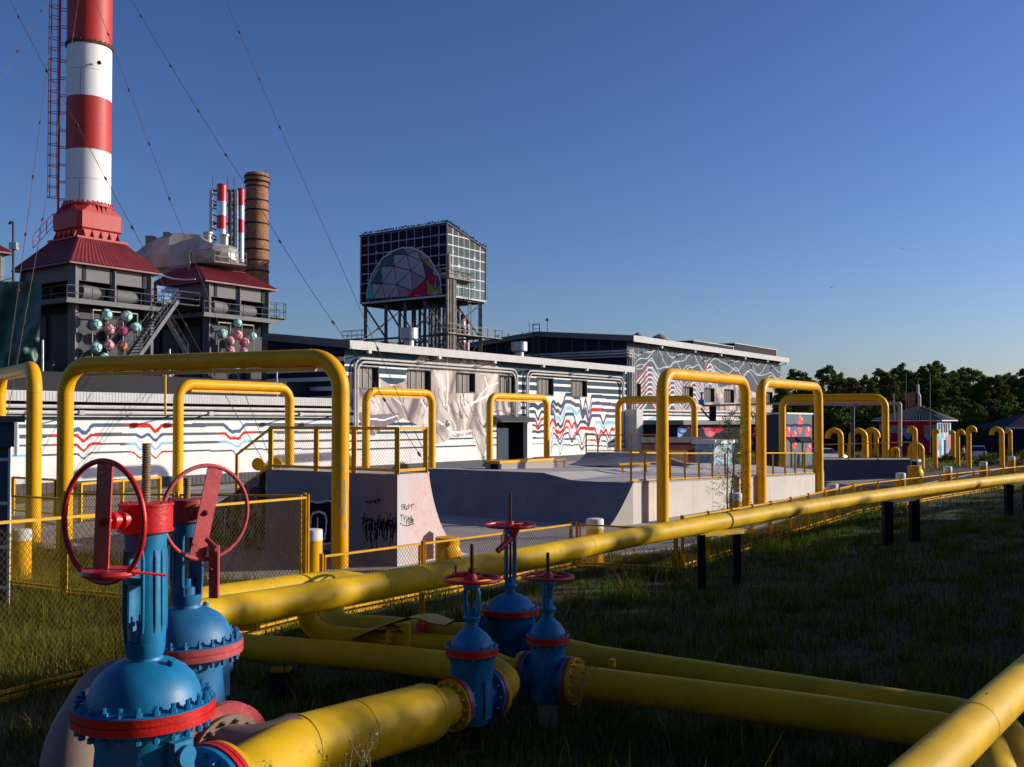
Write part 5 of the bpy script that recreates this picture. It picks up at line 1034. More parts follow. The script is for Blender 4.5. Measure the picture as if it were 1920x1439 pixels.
# plateau deck behind
dk = thing('skate_deck', 'raised pale concrete deck behind the bank with its long white side wall', 'skate deck', tuple(G(1230, 982)))
wall_top = [P(1187, 907, 42), P(1260, 903.5, 45.3), P(1370, 898, 50.3), P(1475, 892.7, 56), P(1545, 889.5, 61.5)]
deck = [tx[-1], *wall_top[1:], P(1545, 882, 72), P(1410, 872, 72), P(1235, 866, 66), P(1060, 872, 60), P(940, 881, 56), P(790, 884, 55), tx[0]]
mb = MB(); c_ = Vector((sum(v.x for v in deck) / len(deck), sum(v.y for v in deck) / len(deck), 1.72)); dd = deck + tx[1:-1]
base_pts = deck[:-1] + tx[:-1]; mb.add([Vector((v.x, v.y, v.z)) for v in base_pts] + [c_], [(i, (i + 1) % len(base_pts), len(base_pts)) for i in range(len(base_pts))])
mb.build('deck_surface', M['conc'], dk)
mb = MB(); wt = [tx[-1]] + wall_top[1:]; 
for a, b in zip(wt[:-1], wt[1:]): mb.prism([Vector((a.x, a.y, -.2)), Vector((b.x, b.y, -.2)), b - Vector((0, 0, .01)), a - Vector((0, 0, .01))], -NRM * .25)
mb.add([e_ + NRM * .001 for e_ in endp] + [Vector((endp[-1].x, endp[-1].y, 0))], [tuple(range(N + 2))])
a, b = endp[0], Vector((tx[-1].x, tx[-1].y, 0)); mb.build('side_wall', M['conc'], dk)
def wallstrip(px0, px1, par, nm='recess'):
    y0, y1 = 40, 60; out_ = []
    for px in (px0, px1):
        for (a, b) in zip(wt[:-1], wt[1:]):
            ra = ray(px, 900); k = ra.x / ra.y; f = (k * a.y - a.x) / ((b.x - a.x) - k * (b.y - a.y))
            if -.02 <= f <= 1.02: out_.append(a.lerp(b, f)); break
    a, b = out_; o_ = NRM * .012
    return MB().prism([Vector((a.x, a.y, -.1)) + o_, Vector((b.x, b.y, -.1)) + o_, b + o_, a + o_], -NRM * .01).build(nm, M['tgrey'], par)
for a, b in zip(wt[:-1], wt[1:]):
    nj = max(1, int((b - a).length / 2.6))
    for k in range(1, nj + 1):
        q = a.lerp(b, k / (nj + 1)) + NRM * .003; MB().prism([Vector((q.x, q.y, -.1)), Vector((q.x, q.y, -.1)) + D * .012, q + D * .012, q], -NRM * .01).build('panel_joint', M['concd'], dk)
mb = MB()
for a, b in zip(wt[:-1], wt[1:]): mb.bar(a + Vector((0, 0, .03)) - NRM * .15, b + Vector((0, 0, .03)) - NRM * .15, .34, .06)
mb.build('kerb', M['plaza'], dk)
for q0, q1, lab in (((1187, 907, 42), (1218, 905.5, 43.2), 'two post yellow railing at the lip of the bank'),): pass
Rl = [wt[0] - NRM * .1, *[w_ - NRM * .1 for w_ in wt[1:3]]]
e1 = wt[1].lerp(wt[2], .93); railing([wt[0] - NRM * .1, wt[1] - NRM * .1, e1 - NRM * .1], 1.32, 'yellow railing along the white wall behind the slim birch', 1.55, .085, 'yellow railings')
railing([wt[2].lerp(wt[3], .08) - NRM * .1, wt[3] - NRM * .1, wt[4] - NRM * .1], 1.32, 'yellow railing on the right end of the white wall', 1.6, .085, 'yellow railings')
# yellow edged line on the deck
mb = MB()
for a, b in (((870, 889.5, 47), (1038, 886, 48)), ((1038, 886, 48), (1088, 892, 47)), ((1088, 892, 47), (1115, 891, 48))): mb.bar(P(*a) + Vector((0, 0, .02)), P(*b) + Vector((0, 0, .02)), .08, .04)
tag(mb.build('edge_strip', M['yel']), 'thin yellow metal edge on the skate deck above the bank', 'edging')
# grind box
gb = thing('grind_box', 'grey concrete grind box with a yellow top edge on the deck', 'grind box', tuple(P(990, 884, 50)))
def boxat(px0, px1, Y0, Y1, dep, z0, z1, m_, par, nm, over=0.):
    a, b = XY(px0, Y0), XY(px1, Y1); u = (b - a).normalized(); v_ = Vector((-u.y, u.x, 0)); a2, b2 = a - u * over - v_ * over, b + u * over - v_ * over
    return MB().prism([Vector((a2.x, a2.y, z0)), Vector((b2.x, b2.y, z0)), Vector((b2.x, b2.y, z0)) + v_ * (dep + over * 2), Vector((a2.x, a2.y, z0)) + v_ * (dep + over * 2)], Vector((0, 0, z1 - z0))).build(nm, m_, par)
boxat(937, 1037, 49, 53, .9, 1.6, 2.3, M['plaza'], gb, 'box_body'); boxat(937, 1037, 49, 53, .9, 2.3, 2.42, M['yel'], gb, 'top_edge', .04)
boxat(934, 940, 48.9, 49.1, .5, 1.6, 2.26, M['black'], gb, 'end_plate')
# far ramp
hp = thing('hip_ramp', 'far shaded hip ramp with a curved pale side on the deck', 'skate ramp', tuple(P(1150, 872, 62)))
tz = 2.5; a1, b1 = P(1098, 849.5, 64), P(1232, 850, 62); a2, b2 = P(1062, 872, 60), P(1190, 876, 55.5); r1 = P(1310, 872, 60)
vs = []; N = 8
for i in range(9):
    f = i / 8; tp_, bt = a1.lerp(b1, f), a2.lerp(b2, f)
    for k in range(N + 1): a_ = k / N; q = bt.lerp(tp_, math.sin(a_ * 1.1) / math.sin(1.1)); q.z = bt.z + (tp_.z - bt.z) * (1 - math.cos(a_ * 1.1)) / (1 - math.cos(1.1)); vs.append(q)
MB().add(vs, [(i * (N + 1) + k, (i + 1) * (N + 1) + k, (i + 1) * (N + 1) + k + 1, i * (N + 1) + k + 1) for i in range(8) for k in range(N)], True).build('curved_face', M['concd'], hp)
sd = [b1 + Vector((0, 0, .4))] + [b1.lerp(r1, k / 8) + Vector((0, 0, .4 - .9 * math.sin(k / 8 * 1.57) * (b1.z - r1.z + .2))) for k in range(1, 8)]
bx_ = [b1.lerp(r1, k / 8) for k in range(9)]; crv = [Vector((q.x, q.y, r1.z + (b1.z - r1.z) * (1 - math.sin(k / 8 * PI / 2)))) for k, q in enumerate(bx_)]
MB().prism(crv + [Vector((b1.x, b1.y, r1.z - .3))], Vector((.2, 1.6, 0))).build('curved_side', M['plaza'], hp)
MB().prism([a1, b1, b1 + Vector((.4, 2.5, 0)), a1 + Vector((.4, 2.5, 0))], Vector((0, 0, -.1))).build('platform', M['plaza'], hp)
MB().prism([P(1205, 845, 66), P(1290, 845, 70), P(1290, 885, 70), P(1205, 885, 66)], Vector((.1, .8, 0))).build('backing_wall', M['rust'], hp)
railing([P(1099, 848, 65), P(1121, 848, 65), P(1184, 849, 63.5), P(1230, 849, 62.5)], 1.15, 'yellow railing on top of the far shaded hip ramp', 2.5, .09, 'yellow railings')
def lowrail(x0, x1, Y0, Y1, z, h, label):
    a, b = XY(x0, Y0, z), XY(x1, Y1, z); t = thing('grind_rail', label, 'grind rail', tuple(a), 'grind rails on the deck'); Z = Vector((0, 0, 1))
    MB().bar(a + Z * h, b + Z * h, .12, .1).build('rail', M['yel'], t)
    for f in (.12, .88): MB().bar(a.lerp(b, f), a.lerp(b, f) + Z * h, .08).build('leg', M['yel'], t)
lowrail(1160, 1218, 50.5, 51.5, 1.75, .45, 'low yellow grind rail left of the white wall railing'); lowrail(1040, 1060, 54, 55, 1.75, .55, 'short yellow grind rail just right of the grind box')
# far quarter pipe on the right
fq = thing('far_quarter_pipe', 'far dark quarter pipe with a white curved end and yellow railing', 'skate ramp', tuple(P(1710, 895, 66)))
a, b = P(1540, 862, 78), P(1708, 862, 67); a_b, b_b = P(1540, 903, 71.5), P(1700, 897, 64.5); vs = []
for i in range(9):
    f = i / 8
    for k in range(N + 1): a_ = k / N; tp_, bt = a.lerp(b, f), a_b.lerp(b_b, f); q = bt.lerp(tp_, math.sin(a_ * 1.2) / math.sin(1.2)); q.z = bt.z + (tp_.z - bt.z) * (1 - math.cos(a_ * 1.2)) / (1 - math.cos(1.2)); vs.append(q)
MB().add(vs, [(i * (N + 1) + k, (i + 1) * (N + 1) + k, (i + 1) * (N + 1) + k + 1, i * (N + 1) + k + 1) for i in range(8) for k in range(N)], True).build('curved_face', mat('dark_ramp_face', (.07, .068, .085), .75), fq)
e_ = [vs[8 * (N + 1) + k] for k in range(N + 1)]; ebx = P(1722, 862, 66.5)
MB().prism(e_ + [ebx, Vector((ebx.x, ebx.y, 0)), Vector((b_b.x, b_b.y, 0))], Vector((.3, .25, 0))).build('end_wall', M['white'], fq)
MB().prism([a, b, b + Vector((1.0, 2.4, 0)), a + Vector((1.0, 2.4, 0))], Vector((0, 0, -.2))).build('platform', M['conc'], fq)
MB().prism([P(1712, 866, 66.6), P(1723, 866, 66.5), P(1723, 882, 66.5), P(1712, 882, 66.6)], Vector((.1, -.3, 0))).build('notice_board', M['white'], fq)
MB().prism([P(1709, 865, 66.5), P(1712.5, 865, 66.5), P(1712.5, 883, 66.5), P(1709, 883, 66.5)], Vector((.1, -.3, 0))).build('dark_recess', M['black'], fq)
railing([a, b, P(1719, 862, 67)], 1.2, 'yellow railing on top of the far dark quarter pipe', 3.5, .09, 'yellow railings')
def capped_pipe(px, py, Y, r, label, col='yel'):
    c_ = P(px, py, Y); t = thing('capped_pipe', label, 'pipe end', tuple(c_)); MB().tube([c_ + Vector((0, .2, -.5 - r)), c_ + Vector((0, .2, r))], r, 18).build('stub', M[col], t); MB().lathe([(r * .75, -.02), (r * .75, r * .9), (r * .8, r * .95), (r * .6, r * 1.1), (.05, r * 1.15)], c_ + Vector((0, .1, -.1)), (.5, -.8, 0), n=24).build('dome_cap', M[col], t)
capped_pipe(1717, 886, 64, .42, 'yellow capped pipe end beside the far quarter pipe'); capped_pipe(838, 1032, 29, .36, 'yellow capped pipe end at the foot of the quarter pipe curve')
railing([XY(1545, 50, .02), XY(1625, 58, .02)], .75, 'low yellow rail by the path beyond the white wall end', 1.4, .08, 'yellow railings')

# ================================================================ bollards
def bollard_parts():
    t = thing('bollard', 'x', 'bollard', (0, 0, 0), 'white topped yellow bollards'); 
    MB().lathe([(.27, -.2), (.27, 1.08)], n=28).build('column', M['yel'], t, world=False)
    MB().lathe([(.275, 1.08), (.275, 1.34), (.26, 1.38), (.23, 1.39)], n=28).build('cap', M['white'], t, world=False); return t
BO = [(42, 27.6, 'fat yellow bollard behind the mesh at the left edge'), (587, 27.6, 'white topped bollard behind the corner post of the tall fence'), (1115, 30.6, 'white topped bollard in front of the concrete bank'), (1378, 41.5, 'white topped bollard behind the birch and white wall'), (1560, 47.5, 'white topped bollard just right of the second tall arch'), (1688, 57.5, 'white topped bollard in front of the far quarter pipe'), (1776, 65.5, 'white topped bollard left of the path bend, below the walking person'), (1843, 73.5, 'second white topped bollard from the right edge'), (1896, 84, 'white topped bollard nearest the right edge'), (1378 - 4000, 0, '')]
b0_ = bollard_parts()
for i, (px, Y, lab) in enumerate(BO[:-1]):
    o = b0_ if i == 0 else copytree(b0_)
    o.location = XY(px, Y); o['label'] = lab

# ================================================================ goosenecks and hooked pipes in the meadow
def hook(px, Y, ytop, wpx, r_px, left, right, label, drop=.55):
    """left / right: whether each leg reaches the ground"""
    k = Y / FPX; W_ = wpx * k; r = r_px * k; zt_ = P(px, ytop, Y).z - r; Rb = (W_ - 2 * r) / 2; c_ = XY(px, Y)
    t = tag(MB().tube([Vector((c_.x - Rb, Y, -.2 if left else zt_ - Rb - drop * r))] + [Vector((c_.x + Rb * math.cos(a_), Y, zt_ - Rb + Rb * math.sin(a_))) for a_ in [PI - PI * q / 14 for q in range(15)]] + [Vector((c_.x + Rb, Y, -.2 if right else zt_ - Rb - drop * r))], r, 18).build('gooseneck_pipe', M['yel']), label, 'gooseneck pipe', 'yellow gooseneck pipes in the meadow')
hook(1564, 84, 802, 35, 5.2, 0, 1, 'yellow gooseneck with one leg, leftmost of the group beside the wide arch')
hook(1609, 85, 802.5, 36, 5.4, 1, 1, 'yellow inverted U pipe, second of the gooseneck group')
hook(1634, 90, 801.5, 33, 5.2, 1, 0, 'yellow hook pipe overlapping the right side of the inverted U pipe')
hook(1636, 96, 806, 22, 4.5, 1, 1, 'narrow yellow U pipe behind the overlapping hook pipe')
hook(1678, 80, 838, 17, 3.4, 0, 1, 'small low yellow pipe bend right of the wide arch leg', 3)
hook(1710, 84, 799.5, 20, 4.7, 0, 1, 'yellow hook pipe in front of the painted pump house, opening left')
hook(1717, 88, 829, 31, 4.6, 1, 1, 'low yellow arch pipe at the foot of the painted pump house')
hook(1755, 92, 803.5, 14, 4.6, 1, 0, 'yellow hook pipe at the corner of the painted pump house')
hook(1785, 104, 807, 12, 4.2, 0, 1, 'yellow pipe partly hidden just right of the pump house')
hook(1800.5, 98, 804.5, 18, 3.8, 1, 0, 'yellow hook pipe right of the pump house, opening right')
hook(1821.5, 92, 797.8, 20, 4.6, 1, 0, 'tall yellow hook pipe left of the white car')
hook(1868.5, 94, 800, 28, 4.6, 0, 1, 'wide yellow hook pipe right of the white car, opening left')
hook(1890.5, 102, 804, 14, 3.6, 0, 1, 'narrow yellow hook pipe next to the wide one near the right edge')
o = MB().tube(fillet([P(1480, 757, 92), P(1683, 757.5, 88), P(1687.5, 757.5, 88), P(1687.5, 865, 88)], .9, 6), .17, 12).build('overhead_pipe', mat('tan_pipe', (.42, .32, .22), .5, var=.15)); tag(o, 'thin pale overhead pipe turning down in front of the pump house', 'pipe')
o = MB().bar(P(1541, 757, 90.5), P(1604, 759.5, 84), .5, .28).build('canopy_beam', M['rustcream']); tag(o, 'tan beam lying over a dark post right of the second tall arch', 'beam')
o = MB().tube([P(1599, 762, 84.5), P(1599, 862, 84.5)], .17, 10).build('dark_post', M['tgrey']); tag(o, 'dark round post beneath the tan beam', 'post')

# ================================================================ pump house
ph = thing('pump_house', 'red and blue painted pump house with a dark ribbed hip roof', 'pump house', tuple(XY(1757, 118)))
PC = XY(1757, 118); pq = (XY(1668, 119) - PC); pq.z = 0; WLp = 6.6; pq.normalize(); pd = (XY(1783, 125) - PC); pd.z = 0; WRp = pd.length; pd.normalize(); HP = 4.55
def wavy(p, seed, cols):
    f1 = 2.9 + .9 * np.sin(p.S * 2.1 + seed) + .4 * np.sin(p.S * 4.7 + seed * 2); f2 = f1 - .9 + .25 * np.sin(p.S * 3.3); f3 = f2 - .7
    p.c[p.Z > f1] = cols[0]; p.c[(p.Z <= f1) & (p.Z > f2)] = cols[1]; p.c[p.Z <= f2] = cols[2]; p.c[(p.Z <= 2.0 + .8 * np.sin(p.S * 2.1 + seed + 3))] = cols[3]
p = Paint(PC + pq * WLp, -pq, 0, WLp, 0, HP, .08, RD); wavy(p, 1, (lin(190, 30, 50), lin(95, 150, 175), lin(40, 36, 70), lin(140, 30, 50)))
p.build('left_mural', MUR, ph)
for s_ in (1.0, 3.0, 5.0): MB().prism([PC + pq * (s_ - .5) + Vector((0, 0, 3.0)), PC + pq * (s_ + .5) + Vector((0, 0, 3.0)), PC + pq * (s_ + .5) + Vector((0, 0, 3.9)), PC + pq * (s_ - .5) + Vector((0, 0, 3.9))], Vector((.05, -.06, 0))).build('window', M['rustcream'], ph)
p = Paint(PC, pd, 0, WRp, 0, HP, .08, lin(130, 190, 210)); n1 = vnoise(p.S * 2.2, p.Z * .6, 41); p.c[n1 > .55] = lin(205, 120, 125); p.c[n1 < .3] = lin(220, 225, 225); p.c[(n1 > .45) & (n1 < .55)] = lin(70, 140, 170)
p.build('right_mural', MUR, ph)
nr = Vector((pd.y, -pd.x, 0))
for s_ in frange(.8, WRp - .6, 1.5): MB().prism([PC + pd * s_ + Vector((0, 0, 3.0)), PC + pd * (s_ + .6) + Vector((0, 0, 3.0)), PC + pd * (s_ + .6) + Vector((0, 0, 4.1)), PC + pd * s_ + Vector((0, 0, 4.1))], nr * .06).build('window', M['glass'], ph)
MB().prism([PC + pd * 4 + Vector((0, 0, 0)), PC + pd * 4.9 + Vector((0, 0, 0)), PC + pd * 4.9 + Vector((0, 0, 2.1)), PC + pd * 4 + Vector((0, 0, 2.1))], nr * .06).build('door', M['navy'], ph)
MB().prism([PC + (pq + pd) * .05, PC + pq * WLp + pd * .05, PC + pq * WLp + pd * WRp, PC + pd * WRp + pq * .05], Vector((0, 0, HP - .05))).build('wall', M['navy'], ph)
mb = MB(); e = .7; cs = [(-e, -e), (WLp + e, -e), (WLp + e, WRp + e), (-e, WRp + e)]; ap = PC + pq * WLp * .42 + pd * WRp * .42; ap.z = HP + 1.75
for i in range(4):
    c0_, c1_ = cs[i], cs[(i + 1) % 4]; Nn = 40; v0 = [PC + pq * (c0_[0] + (c1_[0] - c0_[0]) * k / Nn) + pd * (c0_[1] + (c1_[1] - c0_[1]) * k / Nn) + Vector((0, 0, HP + .08 * (k % 2))) for k in range(Nn + 1)]; v1 = [ap + Vector((0, 0, .03 * (k % 2))) for k in range(Nn + 1)]
    mb.add(v0 + v1, [(k, k + 1, Nn + 2 + k, Nn + 1 + k) for k in range(Nn)])
rf = mb.build('roof', mat('ribbed_roof', (.03, .05, .055), .65, var=.2), ph)
mb = MB(); mb.prism([PC + pq * a_ + pd * b_ + Vector((0, 0, HP - .14)) for a_, b_ in cs], Vector((0, 0, .12))); mb.build('eaves', M['white'], ph)
MB().box(ap + Vector((-.9, 0, .7)), (.7, .7, 1.8)).build('chimney', M['brick'], rf); MB().tube([ap + Vector((.1, 0, -.3)), ap + Vector((.1, 0, 1.2)), ap + Vector((-.1, 0, 1.6)), ap + Vector((-.1, 0, 2.6))], .17, 8).build('vent_pipe', M['galv'], rf)
for px, y0, y1, Y, lab in ((1721, 712, 770, 117, 'tall thin aerial mast on the pump house roof'), (1744, 700, 850, 112, 'thin mast in front of the pump house right side'), (1699, 700, 800, 135, 'thin pale mast behind the pump house'), (1675, 738, 790, 112, 'rusty leaning pole left of the pump house')):
    tag(MB().tube([P(px + (2 if 'leaning' in lab else 0), y1, Y), P(px, y0, Y)], .05 if 'thin' in lab else .1, 6).build('mast', M['rustcream']), lab, 'mast')
dh = thing('dark_house', 'dark house with a low roof cut by the right edge', 'house', tuple(XY(1893, 128)))
a, b = XY(1893, 128), XY(2010, 122)
MB().prism([a, b, b + Vector((0, 9, 0)), a + Vector((0, 9, 0))], Vector((0, 0, 3.2))).build('wall', M['navy'], dh)
a, b = P(1884, 803, 127.3), P(2020, 803, 121); rg_ = P(1925, 775, 131); mb = MB(); mb.add([a, b, b + Vector((0, 10, 0)), a + Vector((0, 10, 0)), rg_, rg_ + Vector((6, -1, 0))], [(0, 1, 5, 4), (1, 2, 5), (2, 3, 4, 5), (3, 0, 4)]); mb.build('roof', M['navy'], dh)
MB().bar(a, b, .15, .12).build('eaves', M['white'], dh)
# mural kiosk
kk = thing('mural_kiosk', 'grey kiosk painted with pink crystals beneath the wide arch', 'kiosk', tuple(XY(1498, 96)))
ka = XY(1474, 92); kb = ka + D * 7.2; kd = (kb - ka).normalized(); KL = (kb - ka).length
p = Paint(ka, kd, 0, KL, 0, 5.05, .035, lin(96, 110, 120))
for cx, cy, h_ in ((1500, 797, 20), (1515, 812, 16), (1490, 817, 10), (1478, 812, 18), (1490, 835, 9), (1517, 842, 10), (1502, 790, 8)): p.poly([(cx - 4, cy - h_ * .5), (cx, cy - h_), (cx + 4, cy - h_ * .5), (cx + 4.5, cy + h_ * .4), (cx, cy + h_), (cx - 4.5, cy + h_ * .4)], lin(214, 100, 104)); p.poly([(cx, cy - h_), (cx + 4, cy - h_ * .5), (cx + 1, cy)], lin(235, 160, 160)); p.stroke([(cx - 4, cy - h_ * .5), (cx + 1, cy), (cx + 4.5, cy + h_ * .4)], .08, lin(120, 40, 50))
p.stroke([(1474, 797), (1482, 799), (1490, 797), (1500, 799), (1510, 797), (1521, 799)], .25, lin(30, 36, 80)); p.build('mural_front', MUR, kk)
nk = Vector((-kd.y, kd.x, 0))
MB().prism([ka + nk * .05, kb + nk * .05, kb + nk * 3, ka + nk * 3], Vector((0, 0, 5.0))).build('wall', M['slate'], kk); MB().prism([v_ + Vector((0, 0, 5.05)) for v_ in (ka - nk * .1 - kd * .1, kb - nk * .1 + kd * .1, kb + nk * 3.1 + kd * .1, ka + nk * 3.1 - kd * .1)], Vector((0, 0, .15))).build('roof', M['white'], kk)
for px, Y, lab in ((1490, 88, 'left of two small dark sloping desks in front of the kiosk'), (1511, 88, 'right of two small dark sloping desks in front of the kiosk')):
    t = thing('info_desk', lab, 'desk', tuple(XY(px, Y, .0))); q = P(px, 825, Y); MB().box(q, (1.3, .9, .1), R=Euler((.5, 0, .2)).to_matrix()).build('panel', M['tgrey'], t); MB().bar(XY(px - 7, Y), q - Vector((.3, 0, 0)), .14).build('leg', M['fence'], t)
# small white kiosk with blue boards and red brown wall by the birch
kw = thing('white_kiosk', 'small white roofed kiosk with pale blue panels behind the birch', 'kiosk', tuple(XY(1357, 80)))
a = XY(1338, 78); b = a + D * 4.3; MB().prism([a, b, b + Q * 1.6, a + Q * 1.6], Vector((0, 0, P(1357, 832, 80).z))).build('body', mat('pale_blue_panel', (.28, .42, .48), .6, var=.4, scale=2), kw)
MB().prism([v_ + Vector((0, 0, P(1357, 832, 80).z)) for v_ in (a - D * .2 - Q * .2, b + D * .2 - Q * .2, b + D * .2 + Q * 1.8, a - D * .2 + Q * 1.8)], Vector((0, 0, .3))).build('roof', M['white'], kw)
rw = thing('brick_red_wall', 'low red brown wall with a pale coping behind the far hip ramp', 'wall', tuple(XY(1270, 84)))
a, b = XY(1205, 82), XY(1336, 84); MB().prism([a, b, b + Vector((0, .6, 0)), a + Vector((0, .6, 0))], Vector((0, 0, 2.6))).build('masonry', mat('red_brown_wall', (.2, .06, .04), .85, var=.2), rw)
MB().prism([a + Vector((-.1, -.1, 2.6)), b + Vector((.1, -.1, 2.6)), b + Vector((.1, .7, 2.6)), a + Vector((-.1, .7, 2.6))], Vector((0, 0, .45))).build('coping', M['rustcream'], rw)
# valve stand in front of the tall hall (small blue and black)
vs_ = thing('pipe_stand', 'dark pipe stand with a small blue valve in front of the tall hall', 'pipe stand', tuple(XY(1330, 100)))
MB().bar(P(1317, 761, 100), P(1480, 757, 96), .18).build('pipe', M['rustcream'], vs_); MB().bar(P(1333, 762, 100), P(1333, 790, 100), .3).build('post', M['black'], vs_); MB().bar(P(1339.5, 762, 100), P(1339.5, 790, 100), .3).build('post', M['black'], vs_); MB().bar(P(1314, 766, 100), P(1330, 785, 100), .14).build('strut', M['black'], vs_)
MB().lathe([(.1, 0), (.35, .1), (.35, .5), (.12, .6), (.12, 1.2), (.25, 1.25), (.25, 1.3)], P(1316, 760, 99.8), n=16).build('valve', M['blue'], vs_)
# slate booth at the left edge
bt = thing('slate_booth', 'slate blue booth with white lines and a grey roof lip at the left edge', 'booth', tuple(XY(10, 24)))
Yb_ = 23.5; za, zb = P(0, 792, Yb_).z, P(0, 1110, Yb_).z; xr = P(20, 900, Yb_).x; xr2 = P(33, 800, Yb_).x
MB().prism([Vector((xr - 3, Yb_, 0)), Vector((xr, Yb_, 0)), Vector((xr - 1.4, Yb_ + 2.5, 0)), Vector((xr - 4.4, Yb_ + 2.5, 0))], Vector((0, 0, P(0, 838, Yb_).z))).build('body', mat('booth_slate', (.05, .085, .13), .7, var=.2, scale=3), bt)
MB().prism([Vector((xr2 - 3.2, Yb_ - .15, P(0, 838, Yb_).z)), Vector((xr2, Yb_ - .15, P(0, 838, Yb_).z)), Vector((xr2 - 1.4, Yb_ + 2.6, P(0, 838, Yb_).z)), Vector((xr2 - 4.6, Yb_ + 2.6, P(0, 838, Yb_).z))], Vector((0, 0, za - P(0, 838, Yb_).z))).build('header', MATS['booth_slate'], bt)
xr3 = P(47, 785, Yb_ - .3).x; MB().prism([Vector((xr3 - 3.5, Yb_ - .3, za)), Vector((xr3, Yb_ - .3, za)), Vector((xr3 - 1.6, Yb_ + 2.9, za)), Vector((xr3 - 5, Yb_ + 2.9, za))], Vector((0, 0, .15))).build('roof_lip', M['tlight'], bt)
mb = MB()
for y in (862, 944, 1026, 1102): z = P(0, y, Yb_).z; mb.box((xr - 1.5, Yb_ - .012, z), (3.02, .03, .075))
mb.box((xr - .02, Yb_ - .016, (P(0, 840, Yb_).z + .0) / 2), (.06, .034, P(0, 840, Yb_).z)); mb.build('white_lines', M['white'], bt)

# ================================================================ person and cars
def person(loc, rz):
    t = thing('person', 'person in grey shirt and dark trousers walking on the meadow path', 'person', loc, rz=rz)
    def skin_obj(name, vs, es, rs, m_, sub=1):
        me = bpy.data.meshes.new(name); me.from_pydata(vs, es, []); o = bpy.data.objects.new(name, me); C.objects.link(o); o.parent = t
        o.modifiers.new('skin', 'SKIN'); o.modifiers.new('sub', 'SUBSURF').levels = sub; o.modifiers['sub'].render_levels = sub
        for i, r in enumerate(rs): me.skin_vertices[0].data[i].radius = (r, r * (.8 if i < 4 else 1)) if not isinstance(r, tuple) else r
        me.skin_vertices[0].data[0].use_root = True; me.materials.append(m_); return o
    V = [(0, 0, .95), (0, 0, 1.15), (0, .01, 1.38), (0, 0, 1.5), (0, -.01, 1.62), (0, 0, 1.72), (.17, 0, 1.42), (.24, .02, 1.15), (.23, -.08, .92), (.23, -.1, .84), (-.17, 0, 1.42), (-.24, .02, 1.15), (-.22, -.1, .94), (-.22, -.13, .86), (.09, 0, .9), (.1, -.1, .5), (.1, .02, .09), (.1, -.13, .04), (-.09, 0, .9), (-.1, .12, .5), (-.1, .3, .12), (-.1, .16, .05)]
    E = [(0, 1), (1, 2), (2, 3), (3, 4), (4, 5), (2, 6), (6, 7), (7, 8), (8, 9), (2, 10), (10, 11), (11, 12), (12, 13), (0, 14), (14, 15), (15, 16), (16, 17), (0, 18), (18, 19), (19, 20), (20, 21)]
    R_ = [.14, .13, .15, .055, .095, .08, .06, .045, .035, .03, .06, .045, .035, .03, .085, .06, .045, .035, .085, .06, .045, .035]
    skin_obj('body', V, E, R_, M['skin'])
    skin_obj('shirt', [V[0], V[1], V[2], V[6], V[7], V[10], V[11], (0, 0, 1.46)], [(0, 1), (1, 2), (2, 3), (3, 4), (2, 5), (5, 6), (2, 7)], [.165, .155, .175, .08, .065, .08, .065, .08], M['shirt'])
    skin_obj('trousers', [(0, 0, .97), V[14], V[15], V[16], V[18], V[19], V[20]], [(0, 1), (1, 2), (2, 3), (0, 4), (4, 5), (5, 6)], [.15, .1, .078, .06, .1, .078, .06], M['trous'])
    MB().lathe([(.03, -.06), (.1, 0), (.108, .06), (.08, .12), (.02, .145)], (0, .015, 1.66), n=16).build('hair', M['hair'], t, world=False)
    return t
person(XY(1806, 107), .5)
